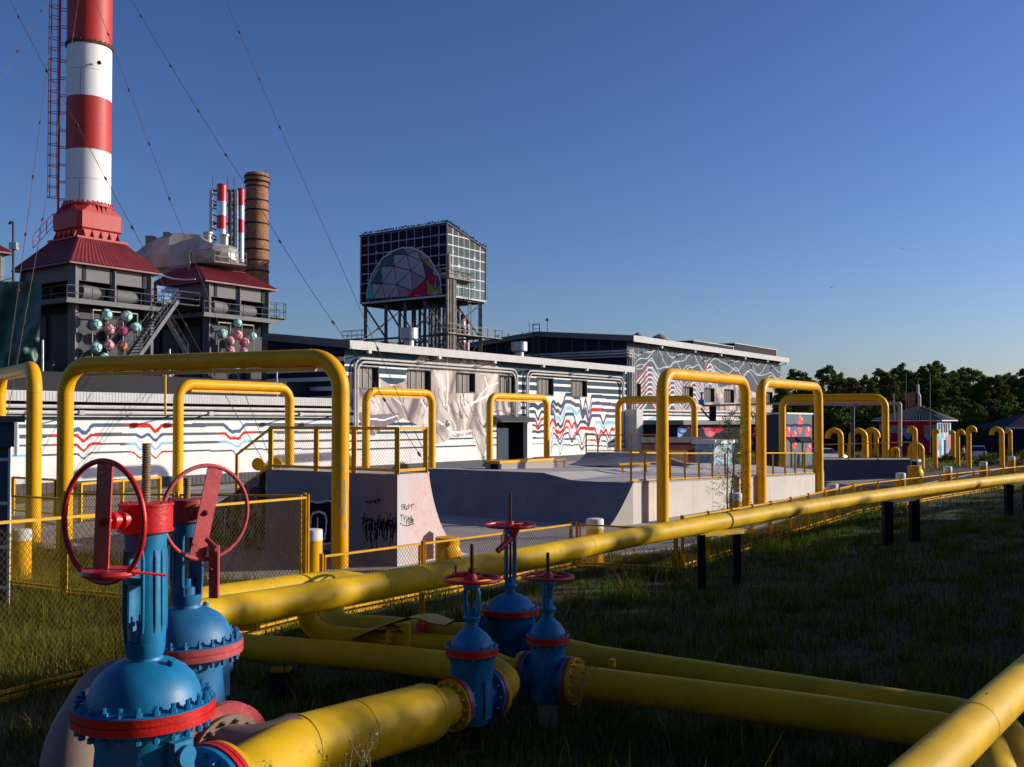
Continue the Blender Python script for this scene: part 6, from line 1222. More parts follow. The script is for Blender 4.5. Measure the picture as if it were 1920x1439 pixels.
def car(loc, rz, label, sc_=1.):
    t = thing('parked_car', label, 'car', loc, 'parked white cars', rz)
    def sec(x, w_, z0, z1): return [(x, -w_, z0), (x, -w_ * 1.02, (z0 + z1) / 2), (x, -w_ * .9, z1), (x, w_ * .9, z1), (x, w_ * 1.02, (z0 + z1) / 2), (x, w_, z0)]
    S_ = [sec(-2.1, .75, .45, .8), sec(-1.95, .85, .3, 1.0), sec(-1.2, .88, .25, 1.02), sec(.7, .88, .25, 1.0), sec(1.7, .85, .27, .85), sec(2.1, .72, .4, .7)]
    vs = [v for s_ in S_ for v in s_]; mb = MB(); mb.add(vs, [(k * 6 + i, k * 6 + (i + 1) % 6, k * 6 + 6 + (i + 1) % 6, k * 6 + 6 + i) for k in range(5) for i in range(6)] + [tuple(range(6)), tuple(range(30, 36))]); bd = mb.build('body', M['car'], t, world=False)
    mb = MB(); vs = [(-1.9, -.78, 1.0), (-1.9, .78, 1.0), (1.0, .8, .98), (1.0, -.8, .98), (-1.45, -.62, 1.5), (-1.45, .62, 1.5), (.25, .62, 1.5), (.25, -.62, 1.5)]; mb.add(vs, [(0, 1, 5, 4), (1, 2, 6, 5), (2, 3, 7, 6), (3, 0, 4, 7)]); mb.build('window_band', M['carglass'], t, world=False)
    mb = MB(); mb.add([(-1.5, -.66, 1.495), (-1.5, .66, 1.495), (.3, .66, 1.495), (.3, -.66, 1.495), (-1.4, -.55, 1.56), (-1.4, .55, 1.56), (.15, .55, 1.56), (.15, -.55, 1.56)], [(0, 1, 5, 4), (1, 2, 6, 5), (2, 3, 7, 6), (3, 0, 4, 7), (4, 5, 6, 7), (0, 1, 2, 3)])
    for x, y in ((-1.7, .72), (-1.7, -.72), (.65, .74), (.65, -.74)): mb.bar((x * .98, y * 1.02, 1.0), (x * .8 - (.05 if x < 0 else .28), y * .86, 1.5), .07)
    mb.build('roof', M['car'], t, world=False)
    for x in (-1.35, 1.35):
        for y in (-.8, .8): w_ = MB().lathe([(.2, -.1), (.31, -.09), (.32, 0), (.31, .09), (.2, .1)], (x, y, .32), (0, 1, 0), n=20).build('wheel', M['tyre'], t, world=False); MB().lathe([(.19, -.11), (.19, .11)], (x, y, .32), (0, 1, 0), n=14).build('rim', M['galv'], w_, world=False)
    for y in (-.68, .68): MB().box((-2.06, y, .85), (.12, .2, .16)).build('tail_lamp', M['cred'], t, world=False)
car(XY(1833, 114, .0), 1.15, 'white car seen from behind at the edge of the dark trees'); car(XY(1549, 104, 0), .3, 'white car half hidden behind the arch leg and kiosk')
# ================================================================ gate valves
def boltring(mb, R_, z, n, s=.035, h=.05, axis='z', x0=0, phase=0.):
    for k in range(n):
        a = 2 * PI * (k + phase) / n; c_, s_ = math.cos(a), math.sin(a)
        if axis == 'z':
            mb.lathe([(s, 0), (s, h * .55), (s * .55, h * .56), (s * .55, h * 1.15)], (R_ * c_, R_ * s_, z), (0, 0, 1), n=6, smooth=False)
        else: mb.lathe([(s, 0), (s, h * .55), (s * .55, h * .56), (s * .55, h * 1.1)], (x0, R_ * c_, z + R_ * s_), (1 if axis == 'x' else -1, 0, 0), n=6, smooth=False)
def bolts(par, m_, R_, z, n, s, h, axis='z', x0=0, name='bolt'):
    first = None
    for k in range(n):
        a = 2 * PI * k / n; c_, s_ = math.cos(a), math.sin(a)
        if first is None:
            first = MB().lathe([(s, 0), (s, h * .55), (s * .55, h * .56), (s * .55, h * 1.15)], (0, 0, 0), {'z': (0, 0, 1), 'x': (1, 0, 0), 'xn': (-1, 0, 0)}[axis], n=6, smooth=False).build(name, m_, par, world=False); o = first
        else: o = first.copy(); C.objects.link(o); o.parent = par
        o.location = (R_ * c_, R_ * s_, z) if axis == 'z' else (x0, R_ * c_, z + R_ * s_)
def big_valve(loc, rz, label, blue, red, zf, flangeR, wheel_len, wheel_R, bar_rot, top, ped=True):
    t = thing('gate_valve', label, 'gate valve', loc, 'blue gate valves with red wheels', rz); W = dict(world=False)
    R_ = flangeR; zp = .82
    mb = MB(); mb.lathe([(.42, .42), (.47, .5), (.46, .8), (.44, 1.15), (.4, zf - .3), (.43, zf - .16), (.5, zf - .1)], n=40)          # lower body
    mb.tube([(-.72, 0, zp), (-.6, 0, zp), (0, 0, zp), (.6, 0, zp), (.72, 0, zp)], [.34, .36, .44, .36, .34], 32)
    for s_ in (-1, 1):
        mb.box((0, s_ * .43, zf - .42), (.2, .14, .44)); mb.lathe([(.09, 0), (.09, .05)], (0, s_ * .5, zf - .32), (0, s_, 0), n=18)
    mb.build('body', blue, t, **W)
    mb = MB(); mb.lathe([(R_ - .1, zf - .07), (R_, zf - .07), (R_, zf - .006), (R_ - .012, zf - .004), (R_ - .012, zf + .004), (R_, zf + .006), (R_, zf + .07), (R_ - .1, zf + .07)], n=64); mb.build('bonnet_flange', red, t, **W)
    mb = MB(); mb.lathe([(R_ - .008, zf + .068), (R_ - .008, zf + .078), (R_ * .81, zf + .09), (R_ * .8, zf + .11), (R_ * .77, zf + .18), (R_ * .70, zf + .27), (R_ * .58, zf + .35), (R_ * .42, zf + .41), (R_ * .26, zf + .44), (R_ * .24, zf + .47), (.15, zf + .52)], n=56); 
    mb.lathe([(.035, 0), (.035, .05), (.03, .06)], (R_ * .1, -R_ * .42, zf + .395), (0, -.5, 1), n=12); bn = mb.build('bonnet', blue, t, **W)
    bolts(bn, blue, R_ * .9, zf + .075, 24, .035, .07); bolts(bn, blue, R_ * .9, zf - .15, 24, .03, .07)
    zy0, zy1 = zf + .47, top; xw = .135
    mb = MB(); mb.lathe([(.14, zy0 - .03), (.165, zy0 + .04), (.175, zy0 + .12)], n=28)
    for s_ in (-1, 1):                                                    # two curved cast columns with open windows between
        zs = [(zy0 + .05, .15), (zy0 + .14, .172), (zy0 + .26, .178), (zy1 - .2, .172), (zy1 - .08, .165), (zy1, .18)]; vs = []; NA = 10
        for z, r in zs:
            for k in range(NA + 1): a_ = math.radians(-52 + 104 * k / NA); vs.append((r * math.sin(a_), s_ * r * math.cos(a_), z))
            for k in range(NA + 1): a_ = math.radians(52 - 104 * k / NA); vs.append(((r - .03) * math.sin(a_), s_ * (r - .03) * math.cos(a_), z))
        m_ = 2 * (NA + 1); mb.add(vs, [(i * m_ + k, i * m_ + (k + 1) % m_, (i + 1) * m_ + (k + 1) % m_, (i + 1) * m_ + k) for i in range(len(zs) - 1) for k in range(m_)], True)
        for x in (-.125, -.035, .035, .125): mb.tube([(x, s_ * (math.sqrt(.172 ** 2 - x * x) - .004), zy0 + .22), (x, s_ * (math.sqrt(.172 ** 2 - x * x) + .004), zy0 + .3), (x, s_ * (math.sqrt(.172 ** 2 - x * x) + .002), zy1 - .22), (x, s_ * (math.sqrt(.172 ** 2 - x * x) - .01), zy1 - .14)], .014, 8)
    zm = zy0 + (zy1 - zy0) * .62; mb.lathe([(.145, zm - .03), (.17, zm - .03), (.17, zm + .03), (.145, zm + .03), (.145, zm - .03)], n=28, caps=False)
    mb.lathe([(.14, zy1 - .16), (.168, zy1 - .16), (.18, zy1 - .02), (.18, zy1)], n=28)
    yk = mb.build('yoke', blue, t, **W)
    mb = MB(); mb.lathe([(.11, zy0 + .1), (.11, zy0 + .2), (.07, zy0 + .22), (.07, zy0 + .3)], n=16)
    for s_ in (-1, 1): mb.tube([(s_ * .02, .09 * s_, zy0 + .1), (s_ * .02, .09 * s_, zy0 + .34)], .014, 6); mb.box((s_ * .02, .09 * s_, zy0 + .27), (.045, .045, .035))
    mb.build('packing_gland', blue, yk, **W)
    MB().tube([(0, 0, zy0 + .2), (0, 0, zy1)], .032, 12).build('stem', M['steel'], t, **W)
    zd = zy1; mb = MB(); mb.lathe([(.2, zd), (.235, zd + .015), (.235, zd + .035), (.225, zd + .04), (.225, zd + .235), (.235, zd + .24), (.235, zd + .262), (.05, zd + .27)], n=44)
    mb.build('gear_drum', red, t, **W)
    dm_ = [c for c in t.children if c.name.startswith('gear_drum')][0]; bolts(dm_, red, .2, zd + .262, 8, .012, .016)
    L = wheel_len; zw = zd + .135; mb = MB(); mb.lathe([(.085, .2), (.085, .27), (.06, .28), (.06, .31), (.075, .315), (.075, .36), (.045, .37), (.045, L - .01)], (0, 0, zw), (-1, 0, 0), n=24); mb.build('gear_shaft', red, t, **W)
    wh = thing_empty = bpy.data.objects.new('handwheel', None); C.objects.link(wh); wh.parent = t
    wh.name = 'handwheel'
    mb = MB(); mb.torus((-L, 0, zw), (1, 0, 0), wheel_R, .024, 72, 12); ob = mb.build('handwheel', red, t, **W); bpy.data.objects.remove(wh)
    mb = MB(); Rm = Euler((bar_rot, 0, 0)).to_matrix(); mb.box((-L, 0, zw), (.014, .19, wheel_R * 2 - .02), R=Rm)
    mb.build('crossbar', red, ob, **W)
    MB().lathe([(.035, -.02), (.035, .035), (.02, .036), (.02, .055)], (-L, 0, zw), (-1, 0, 0), n=6, smooth=False).build('hub_nut', red, ob, **W)
    mb = MB(); prof = []; zs0, zs1 = zd + .26, zd + .26 + (0.54 if blue is M['blue'] else .26); n = int((zs1 - zs0) / .022)
    for k in range(n): z = zs0 + k * .022; prof += [(.031, z), (.041, z + .008), (.041, z + .012), (.031, z + .02)]
    mb.lathe(prof, n=18); mb.build('threaded_spindle', M['steel'], t, **W)
    for s_ in (-1, 1):                                                   # side flanges
        pf = MB().lathe([(.33, 0), (.52, 0), (.52, .06), (.33, .06)], (s_ * .7 - (.06 if s_ < 0 else 0), 0, zp), (1, 0, 0), n=56).build('pipe_flange', blue, t, **W)
        bolts(pf, blue, .45, zp, 16, .026, .06, 'xn' if s_ > 0 else 'x', s_ * .69)
        x = s_ * .765; MB().lathe([(.33, 0), (.535, 0), (.535, .045), (.525, .05), (.525, .056), (.535, .06), (.535, .105), (.33, .105)], (x - (.105 if s_ < 0 else 0), 0, zp), (1, 0, 0), n=56).build('flange_rim', red, t, **W)
    return t
def ang(h): return math.radians(90 - h)
V1, V2 = XY(275, 8.7), XY(352, 11.3)
v1 = big_valve(V1, ang(30), 'nearest and largest blue gate valve with a bright red handwheel and tall threaded spindle', M['blue'], M['red'], 1.88, .6, .44, .51, .05, 3.42)
v2 = big_valve(V2, ang(-47), 'second large blue gate valve with a faded pink red handwheel turned to the camera', M['blue2'], M['redfade'], 1.84, .63, .42, .52, .22, 3.25)
# hanging red channel and pipe by second wheel, clamp on first
q = P(402, 1035, 11.0); mb = MB(); mb.box(q + Vector((0, 0, -.22)), (.1, .07, .58)); mb.box(q + Vector((.04, -.03, -.22)), (.02, .03, .58)); tag(mb.build('stop_bracket', M['redfade']), 'faded red steel channel hanging under the second handwheel', 'bracket')
mb = MB(); mb.tube([P(388, 1012, 10.9), P(407, 1030, 10.8)], .03, 10); mb.tube([P(352, 1068 - 20, 11.0), P(398, 1068, 10.9)], .008, 6); ob = mb.build('chain_rod', M['redfade']); tag(ob, 'short red pipe handle and thin wire tying the second handwheel', 'handle')
mb = MB(); q = P(207, 1075, 8.25); mb.lathe([(.22, -.02), (.235, 0), (.22, .03)], q, (0, 0, 1), n=28); mb.tube([P(160, 1069, 8.3), P(250, 1072, 8.2)], .018, 8); mb.tube([P(243, 1072, 8.15), P(311, 1079, 8.3)], .012, 6); tag(mb.build('wheel_lock', M['red']), 'red lock plate with dark rod clamped below the nearest handwheel', 'lock')

def small_valve(loc, rz, label, sc_=1., zf=1.2, zp=.66, R_=.35, top=2.2, wr=.37, tip=.5, fr_=.34, stub=.34, deep=False, dark=True):
    t = thing('gate_valve', label, 'gate valve', loc, 'blue gate valves with red wheels', rz); W = dict(world=False); b, r_ = M['blue'], M['red']
    mb = MB()
    if deep: mb.lathe([(R_ * .86, .15), (R_ * .86, zf - .06), (R_ * .9, zf - .03)], n=36)
    else: mb.lathe([(.1, zp - .36), (.2, zp - .34), (.27, zp - .2), (.28, zp), (.27, zp + .2), (R_ * .8, zp + .3), (R_ * .82, zf - .1), (R_ * .9, zf - .06), (R_ * .9, zf - .04)], n=36)
    mb.tube([(-stub, 0, zp), (-stub * .6, 0, zp), (stub * .6, 0, zp), (stub, 0, zp)], [.24, .22, .22, .24], 28)
    for s_ in (-1, 1): mb.box((0, s_ * .27, zp + .02), (.12, .06, .5))
    for s_ in (-1, 1): mb.lathe([(.15, 0), (fr_ - .01, 0), (fr_ - .01, .05), (.15, .05)], (s_ * stub - (.05 if s_ > 0 else 0), 0, zp), (1, 0, 0), n=40)
    mb.build('body', b, t, **W)
    for s_ in (-1, 1):
        fr2 = MB().lathe([(.15, 0), (fr_, 0), (fr_, .04), (.15, .04)], (s_ * (stub + .002) - (.04 if s_ < 0 else 0), 0, zp), (1, 0, 0), n=44).build('flange_rim', r_, t, **W); bolts(fr2, b, fr_ * .86, zp, 12, .018, .04, 'xn' if s_ > 0 else 'x', s_ * (stub - .08))
    mb = MB(); mb.lathe([(R_ - .06, zf - .05), (R_, zf - .05), (R_, zf - .004), (R_ - .008, zf), (R_, zf + .004), (R_, zf + .05), (R_ - .06, zf + .05)], n=48); mb.build('bonnet_flange', r_, t, **W)
    mb = MB(); mb.lathe([(R_ - .008, zf + .048), (R_ - .008, zf + .056), (R_ * .82, zf + .07), (R_ * .76, zf + .12), (R_ * .6, zf + .2), (R_ * .38, zf + .26), (.085, zf + .3), (.08, zf + .42)], n=36); bn = mb.build('bonnet', b, t, **W)
    bolts(bn, b, R_ * .9, zf + .05, 16, .02, .045); bolts(bn, b, R_ * .9, zf - .1, 16, .018, .045)
    y0 = zf + .4; mb = MB(); mb.lathe([(.1, y0 - .03), (.12, y0 + .03), (.1, y0 + .06)], n=20)
    for s_ in (-1, 1): mb.tube([(0, s_ * .06, y0), (0, s_ * .11, y0 + .1), (0, s_ * .115, top - .14), (0, s_ * .07, top - .04)], .032, 10); mb.box((0, s_ * .12, (y0 + top) / 2), (.075, .02, top - y0 - .25))
    mb.lathe([(.11, top - .1), (.12, top - .05), (.08, top)], n=20); yk = mb.build('yoke', b, t, **W)
    mb = MB(); mb.lathe([(.06, y0 + .05), (.06, y0 + .16), (.035, y0 + .17)], n=14)
    for s_ in (-1, 1): mb.tube([(.05 * s_, 0, y0), (.05 * s_, 0, y0 + .24)], .01, 6)
    mb.build('packing_gland', b, yk, **W)
    MB().tube([(0, 0, y0 + .1), (0, 0, top + .02)], .02, 10).build('stem', M['rust'], t, **W)
    mb = MB(); mb.torus((0, 0, top + .03), (0, 0, 1), wr, .026, 56, 10); wh = mb.build('handwheel', r_, t, **W)
    mb = MB(); mb.lathe([(.07, top - .01), (.09, top + .02), (.06, top + .08), (.05, top + .1)], n=18)
    for k in range(5): a = 2 * PI * k / 5 + .3; mb.bar((.04 * math.cos(a), .04 * math.sin(a), top + .05), (wr * math.cos(a), wr * math.sin(a), top + .03), .035, .02)
    mb.build('spokes', r_, wh, **W)
    prof = []; z0 = top + .08; n = int(tip / .02)
    for k in range(n): z = z0 + k * .02; prof += [(.02, z), (.027, z + .007), (.027, z + .011), (.02, z + .018)]
    MB().lathe(prof, n=12).build('threaded_spindle', M['rust'], t, **W)
    return t
v3 = small_valve(XY(885, 13.3), ang(40), 'small blue gate valve at the end of the fat yellow reducer pipe', zf=1.34, zp=.7, R_=.355, top=2.25, wr=.375, tip=.42)
v5 = small_valve(XY(1027, 14.4), ang(116), 'small blue gate valve right of the others, at the start of the long pipes', zf=1.25, zp=.68, R_=.315, top=2.11, wr=.36, tip=.3)
v4 = small_valve(XY(957, 17.0), ang(126), 'medium blue gate valve with a deep cylindrical body behind the two small ones', zf=1.16, zp=.62, R_=.5, top=2.58, wr=.42, tip=.52, fr_=.4, stub=.62, deep=True)
q = P(868, 1079, 13.45); mb = MB(); mb.box(q + Vector((0, 0, .02)), (.28, .12, .05), rz=.4); mb.lathe([(.05, 0), (.05, .12)], q + Vector((.12, 0, -.02)), n=10); mb.box(q + Vector((-.1, 0, .05)), (.03, .03, .16)); tag(mb.build('wheel_latch', M['red']), 'red latch bolted onto the rim of the small valve handwheel', 'latch')
q = P(940, 1010, 16.7); mb = MB(); mb.bar(P(968, 985, 16.8), P(958, 1014, 16.6), .07, .04); mb.bar(P(975, 985, 16.8), P(965, 1008, 16.6), .04, .04); mb.tube([P(957, 1010, 16.5), P(933, 1034, 16.3)], .05, 10); tag(mb.build('lever_bracket', M['red']), 'bent red bracket hanging under the medium valve handwheel', 'bracket')
mb = MB(); p_ = XY(885, 13.3); mb.box(p_ + Vector((0, .0, .16)), (.24, .24, .36)); pd_ = mb.build('valve_plinth', mat('dark_red_plinth', (.08, .012, .012), .8, var=.3)); tag(pd_, 'dark red pedestal block under the small reducer valve', 'plinth')
mb = MB(); mb.box(p_ + Vector((0, 0, -.02)), (.34, .34, .12)); mb.build('footing', M['rustcream'], pd_)
p_ = XY(1027, 14.4); tag(MB().box(p_ + Vector((0, 0, .12)), (.26, .26, .4)).build('valve_plinth', M['rustcream']), 'stained block under the right small gate valve', 'plinth')

# ================================================================ foreground pipe runs
def pipe(pts, r, label, bend=.6, mt='yel2', n=32, flanges=(), seams=(), name='gas_pipe', group='yellow gas pipes in the foreground'):
    pts = [Vector(p_) for p_ in pts]; t = thing(name, label, 'pipe', tuple(pts[0]), group); rr = r
    path = fillet(pts, bend, 12) if len(pts) > 2 else pts
    MB().tube(path, rr, n).build('pipe_run', M[mt], t)
    for (q, d, R_) in flanges:
        mb = MB(); mb.lathe([(R_ * .5, -.03), (R_, -.03), (R_, .03), (R_ * .5, .03)], q, d, n=44)
        u = Vector(d).normalized(); xs_ = mb.ring(q, u, R_ * .85, 12)
        f = mb.build('flange', M[mt], t); m2 = MB()
        for c_ in xs_:
            for sg in (-1, 1): m2.lathe([(.026, .03), (.026, .065), (.014, .066), (.014, .1)], c_, u * sg, n=6, smooth=False)
        m2.build('bolts', M[mt], f)
    for (q, d) in seams: 
        MB().lathe([(r + .0005, -.018), (r + .006, -.008), (r + .006, .008), (r + .0005, .018)], q, d, n=n, caps=False).build('weld_seam', M[mt], t)
    return t
dv = lambda o: Vector((math.cos(o), math.sin(o), 0))
# P1 big run from the nearest valve through the reducer
d1 = dv(ang(30)); s1_ = V1 + Vector((0, 0, .82)) + d1 * .875
e1_ = XY(885, 13.3) + Vector((0, 0, .68)) - dv(ang(40)) * .385
t = thing('reducer_pipe', 'fat yellow pipe with a reducer running from the nearest valve to the small blue valve', 'pipe', tuple(s1_), 'yellow gas pipes in the foreground')
pa = [s1_, s1_ + d1 * .5, P(470, 1440, 10.2), P(600, 1385, 11.1)]; 
c_a = P(560, 1405, 10.7); c_b = P(795, 1338, 12.5); c_c = e1_ - (e1_ - c_b).normalized() * .45
line = [s1_, s1_.lerp(c_a, .33), s1_.lerp(c_a, .66), c_a, c_a.lerp(c_b, .5), c_b]
MB().tube(line + [c_b + (c_b - c_a).normalized() * .1, c_c, e1_], [.355, .355, .355, .36, .365, .365, .35, .25, .25], 44).build('pipe_run', M['yel2'], t)
for q in (c_a, c_a.lerp(c_b, .42), c_b): MB().lathe([(.362, -.02), (.371, -.008), (.371, .008), (.362, .02)], q, (c_b - c_a), n=44, caps=False).build('weld_seam', M['yel2'], t)
def yflange(par, q, d, R_, mt='yel2'):
    mb = MB(); mb.lathe([(R_ * .6, -.03), (R_, -.03), (R_, .03), (R_ * .6, .03)], q, d, n=44); f = mb.build('flange', M[mt], par); m2 = MB(); u = Vector(d).normalized()
    for c_ in mb.ring(q, u, R_ * .86, 14):
        for sg in (-1, 1): m2.lathe([(.026, .03), (.026, .06), (.014, .061), (.014, .09)], c_, u * sg, n=6, smooth=False)
    m2.build('bolts', M[mt], f)
yflange(t, e1_ + dv(ang(40)) * .0, dv(ang(40)), .335); yflange(t, s1_ + d1 * .03, d1, .52)
# P2 beneath the second valve to the small valve
r3 = XY(885, 13.3) + Vector((0, 0, .68)) + dv(ang(40)) * .40
pipe([P(395, 1205, 16.6), P(460, 1213, 16.2), P(700, 1232, 15.2), P(925, 1258, 14.15), P(960, 1285, 13.75), r3], .205, 'yellow pipe running behind the reducer and bending back into the small blue valve', bend=.32, flanges=[(r3 + dv(ang(40)) * .02, dv(ang(40)), .33)])
# pink pipes
v2a = V2 + Vector((0, 0, .82)) + dv(ang(133)) * .875
t = pipe([v2a, v2a + dv(ang(133)) * .55, P(560, 1392, 10.75)], .33, 'pinkish primed pipe elbow joining the second valve to the fat yellow pipe', bend=.5, mt='pink', n=40); yflange(t, v2a + dv(ang(133)) * .03, dv(ang(133)), .42, 'pink')
vb = V1 + Vector((0, 0, .82)) - dv(ang(30)) * .9
pipe([V2 + Vector((0, 0, .82)) - dv(ang(133)) * .9, P(300, 1283, 12.3), P(205, 1300, 11.2), P(150, 1405, 10.0), P(140, 1560, 9.5)], .37, 'large pinkish pipe elbow curving down behind the nearest valve', bend=.9, mt='pink', n=40)
pipe([vb, vb - dv(ang(30)) * .8], .34, 'short yellow pipe below the nearest valve at the bottom edge', n=36)
# P3 / P4 long shaded pipes to the right
d5 = dv(ang(116)); s5 = XY(1027, 14.4) + Vector((0, 0, .68)) + d5 * .385
p3a, p3b = P(1500, 1331.5, 12.85), P(1760, 1370, 12.1)
t = pipe([s5, p3a, p3b, P(1855, 1395, 11.8), P(1890, 1520, 10.2)], .225, 'front one of the two long shaded yellow pipes', bend=.6, flanges=[(s5 + d5 * .03, d5, .33)])
MB().lathe([(.05, 0), (.05, .1)], P(1148, 1250, 13.9), n=12).build('small_stub', M['yel2'], t)
d4 = dv(ang(126)); s4 = XY(957, 17.0) + Vector((0, 0, .62)) + d4 * .66
t = pipe([s4, P(1120, 1238, 15.6), P(1500, 1297, 13.75), P(1790, 1341, 12.6), P(1880, 1365, 12.2), P(1935, 1480, 10.8)], .225, 'rear one of the two long shaded yellow pipes', bend=.7, flanges=[(s4 + d4 * .03, d4, .38)])
# rear cross runs
s4b = XY(957, 17.0) + Vector((0, 0, .62)) - d4 * .66
pipe([P(618, 1120, 19.0), P(628, 1172, 18.6), P(720, 1178, 18.2), s4b], .22, 'yellow branch pipe bending down from the long pipe towards the medium valve', bend=.45, flanges=[(s4b - d4 * .04, d4, .38)])
t = pipe([P(572, 1112, 15.8), P(578, 1188, 15.9), P(700, 1200, 15.7), P(840, 1210, 15.4), XY(1027, 14.4) + Vector((0, 0, .68)) - d5 * .38], .16, 'thinner yellow branch pipe bending down from the long pipe to the right small valve', bend=.4, flanges=[(P(735, 1200, 15.6), (P(840, 1210, 15.4) - P(700, 1200, 15.7)), .24), (XY(1027, 14.4) + Vector((0, 0, .68)) - d5 * .42, d5, .33)])
mb = MB(); m2 = (P(840, 1190, 16.8)); MB().lathe([(.2, -.04), (.27, -.04), (.27, .04), (.2, .04)], P(795, 1187, 17.6), (s4b - P(720, 1178, 18.2)), n=36).build('red_joint', M['red'], t)
# draped rusty sheet
prof = [(658, 1203), (690, 1189), (730, 1174), (765, 1162), (785, 1164), (810, 1173), (835, 1176), (855, 1165), (872, 1160)]
mb = MB(); vs = []
for i, (x, y) in enumerate(prof):
    for k in range(5): vs.append(P(x + k * 9 * (1 if i > 1 else .2), y - 4 - k * 2.0 - (2 if k == 2 else 0), 15.4 + k * .35))
mb.add(vs, [(i * 5 + k, i * 5 + k + 1, (i + 1) * 5 + k + 1, (i + 1) * 5 + k) for i in range(len(prof) - 1) for k in range(4)], True); mb.add([v - Vector((0, 0, .012)) for v in vs], [(i * 5 + k, i * 5 + k + 1, (i + 1) * 5 + k + 1, (i + 1) * 5 + k) for i in range(len(prof) - 1) for k in range(4)], True)
tag(mb.build('warped_sheet', mat('olive_sheet', (.3, .22, .02), .5, var=.35, scale=5, spots=(.1, .05, .02), spot_amt=.04, spot_scale=4), angle=180), 'warped olive yellow metal sheet lying over the branch pipes', 'metal sheet')
for px, y0, y1, Y, lab in ((763, 1168, 1224, 15.1, 'short yellow stanchion in front of the warped sheet'), (791, 1112, 1166, 17.5, 'short yellow stanchion behind the warped sheet')): tag(MB().bar(P(px, y1, Y), P(px, y0, Y), .09, .09).build('stanchion', M['yel2']), lab, 'stanchion')
# long dappled pipe
LP = [(392, 1153, 12.9), (600, 1118, 14.9), (939, 1056, 18.9), (1314, 985, 25.8), (1665, 927.5, 35.2), (1890, 899, 46), (2010, 885, 54)]
lp3 = [P(*q) for q in LP]
lpt = thing('long_pipe', 'long dappled yellow pipe running diagonally into the distance on black legs', 'pipe', tuple(lp3[0]), 'yellow gas pipes in the foreground')
sm_ = []; 
for i in range(len(lp3) - 1):
    a, b = lp3[i], lp3[i + 1]; p0, p3_ = lp3[max(0, i - 1)], lp3[min(len(lp3) - 1, i + 2)]
    for k in range(6):
        f = k / 6; sm_.append(.5 * ((2 * a) + (b - p0) * f + (2 * p0 - 5 * a + 4 * b - p3_) * f * f + (3 * a - p0 - 3 * b + p3_) * f ** 3))
sm_.append(lp3[-1])
st0 = sm_[0] - (sm_[1] - sm_[0]).normalized() * .6
MB().tube([st0] + sm_, .225, 32).build('pipe_run', M['yel2'], lpt)
def onpipe(px):
    for a, b in zip(sm_[:-1], sm_[1:]):
        ka, kb_ = a.x / a.y, b.x / b.y; k = (px - 960) / FPX
        if ka <= k <= kb_: f = (k - ka) / (kb_ - ka); return a.lerp(b, f), (b - a).normalized()
for px in (715, 860, 1100, 1359, 1500, 1545, 1720, 1760):
    q, d = onpipe(px); MB().lathe([(.226, -.025), (.233, -.01), (.233, .01), (.226, .025)], q, d, n=32, caps=False).build('weld_seam', M['yel2'], lpt)
q, d = onpipe(1359); MB().lathe([(.228, -.03), (.238, -.03), (.238, .03), (.228, .03)], q, d, n=32, caps=False).build('strap', M['rust'], lpt)
# second thinner pipe beside it
t = pipe([P(330, 1133, 14.3), P(420, 1120, 15.0), P(560, 1099, 16.4), P(640, 1091, 17.3), P(716, 1102, 17.9)], .2, 'second yellow pipe hidden behind the near end of the long dappled pipe', bend=.3)
for px, yb, lab, two in ((1314, 1108, 'pair of black steel legs under the long pipe, nearest pair', 1380), (1663, 995, 'second pair of black legs under the long pipe', 1713), (1890, 951, 'black leg pair under the long pipe at the right edge', 1925)):
    q, d = onpipe(min(px, 2000)); t = thing('pipe_support', lab, 'pipe support', (q.x, q.y, 0), 'black pipe supports'); g_ = G(px, yb)
    w_ = .16 if px < 1400 else .17; ztop = q.z - .25; Yg = q.y; sc2 = Yg
    a = Vector((q.x, q.y, 0)); pxs = (px, two); Y2 = q.y * (1.035)
    for x_ in pxs: 
        c_ = XY(x_, q.y if x_ == px else Y2); MB().bar(c_ - Vector((0, 0, .1)), c_ + Vector((0, 0, ztop)), .19 if px < 1400 else .3, .19 if px < 1400 else .3).build('leg', M['black'], t)
    c0_, c1_ = XY(px - 8, q.y), XY(two + (10 if px < 1400 else 3), Y2); MB().bar(c0_ + Vector((0, 0, ztop)), c1_ + Vector((0, 0, ztop)), .2, .12).build('cross_beam', M['yel2'] if px < 1400 else M['black'], t)
t = thing('pipe_support', 'thick black post with a yellow saddle under the pipe beside the second valve', 'pipe support', tuple(XY(529, 15.8)), 'black pipe supports')
MB().tube([XY(529, 15.7, -.1), XY(529, 15.7, .45)], .21, 20).build('leg', M['black'], t); MB().box(XY(529, 15.7, .47), (.3, .2, .05)).build('saddle', M['yel2'], t)
t = thing('pipe_support', 'yellow bracket block holding the near end of the long pipe', 'pipe support', tuple(P(470, 1172, 14.6)), 'black pipe supports')
MB().box(P(468, 1172, 14.6), (.26, .2, .14)).build('bracket', M['yel2'], t)
# near sunlit pipe bottom right
na, nb = P(1744, 1439, 9.0), P(1920, 1269, 12.0); nz = (na.z + nb.z) / 2; na.z = nb.z = 0
nu = Vector((nb.x - na.x, nb.y - na.y, 0)).normalized(); na = P(1744, 1439, 9.0); h_ = na.z
nA, nB_ = na - nu * 3.2, na + nu * 30
t = pipe([nA, nB_], .222, 'sunlit yellow pipe crossing the bottom right corner', n=48, seams=[(na + nu * 1.62, nu)], group='yellow gas pipes in the foreground')
mb = MB(); q = na + nu * 1.7 + Vector((0, 0, .222)); mb.box(q + nu * .35, (.05, .02, .006), rz=1.0); mb.build('paint_chip', M['rust'], t)
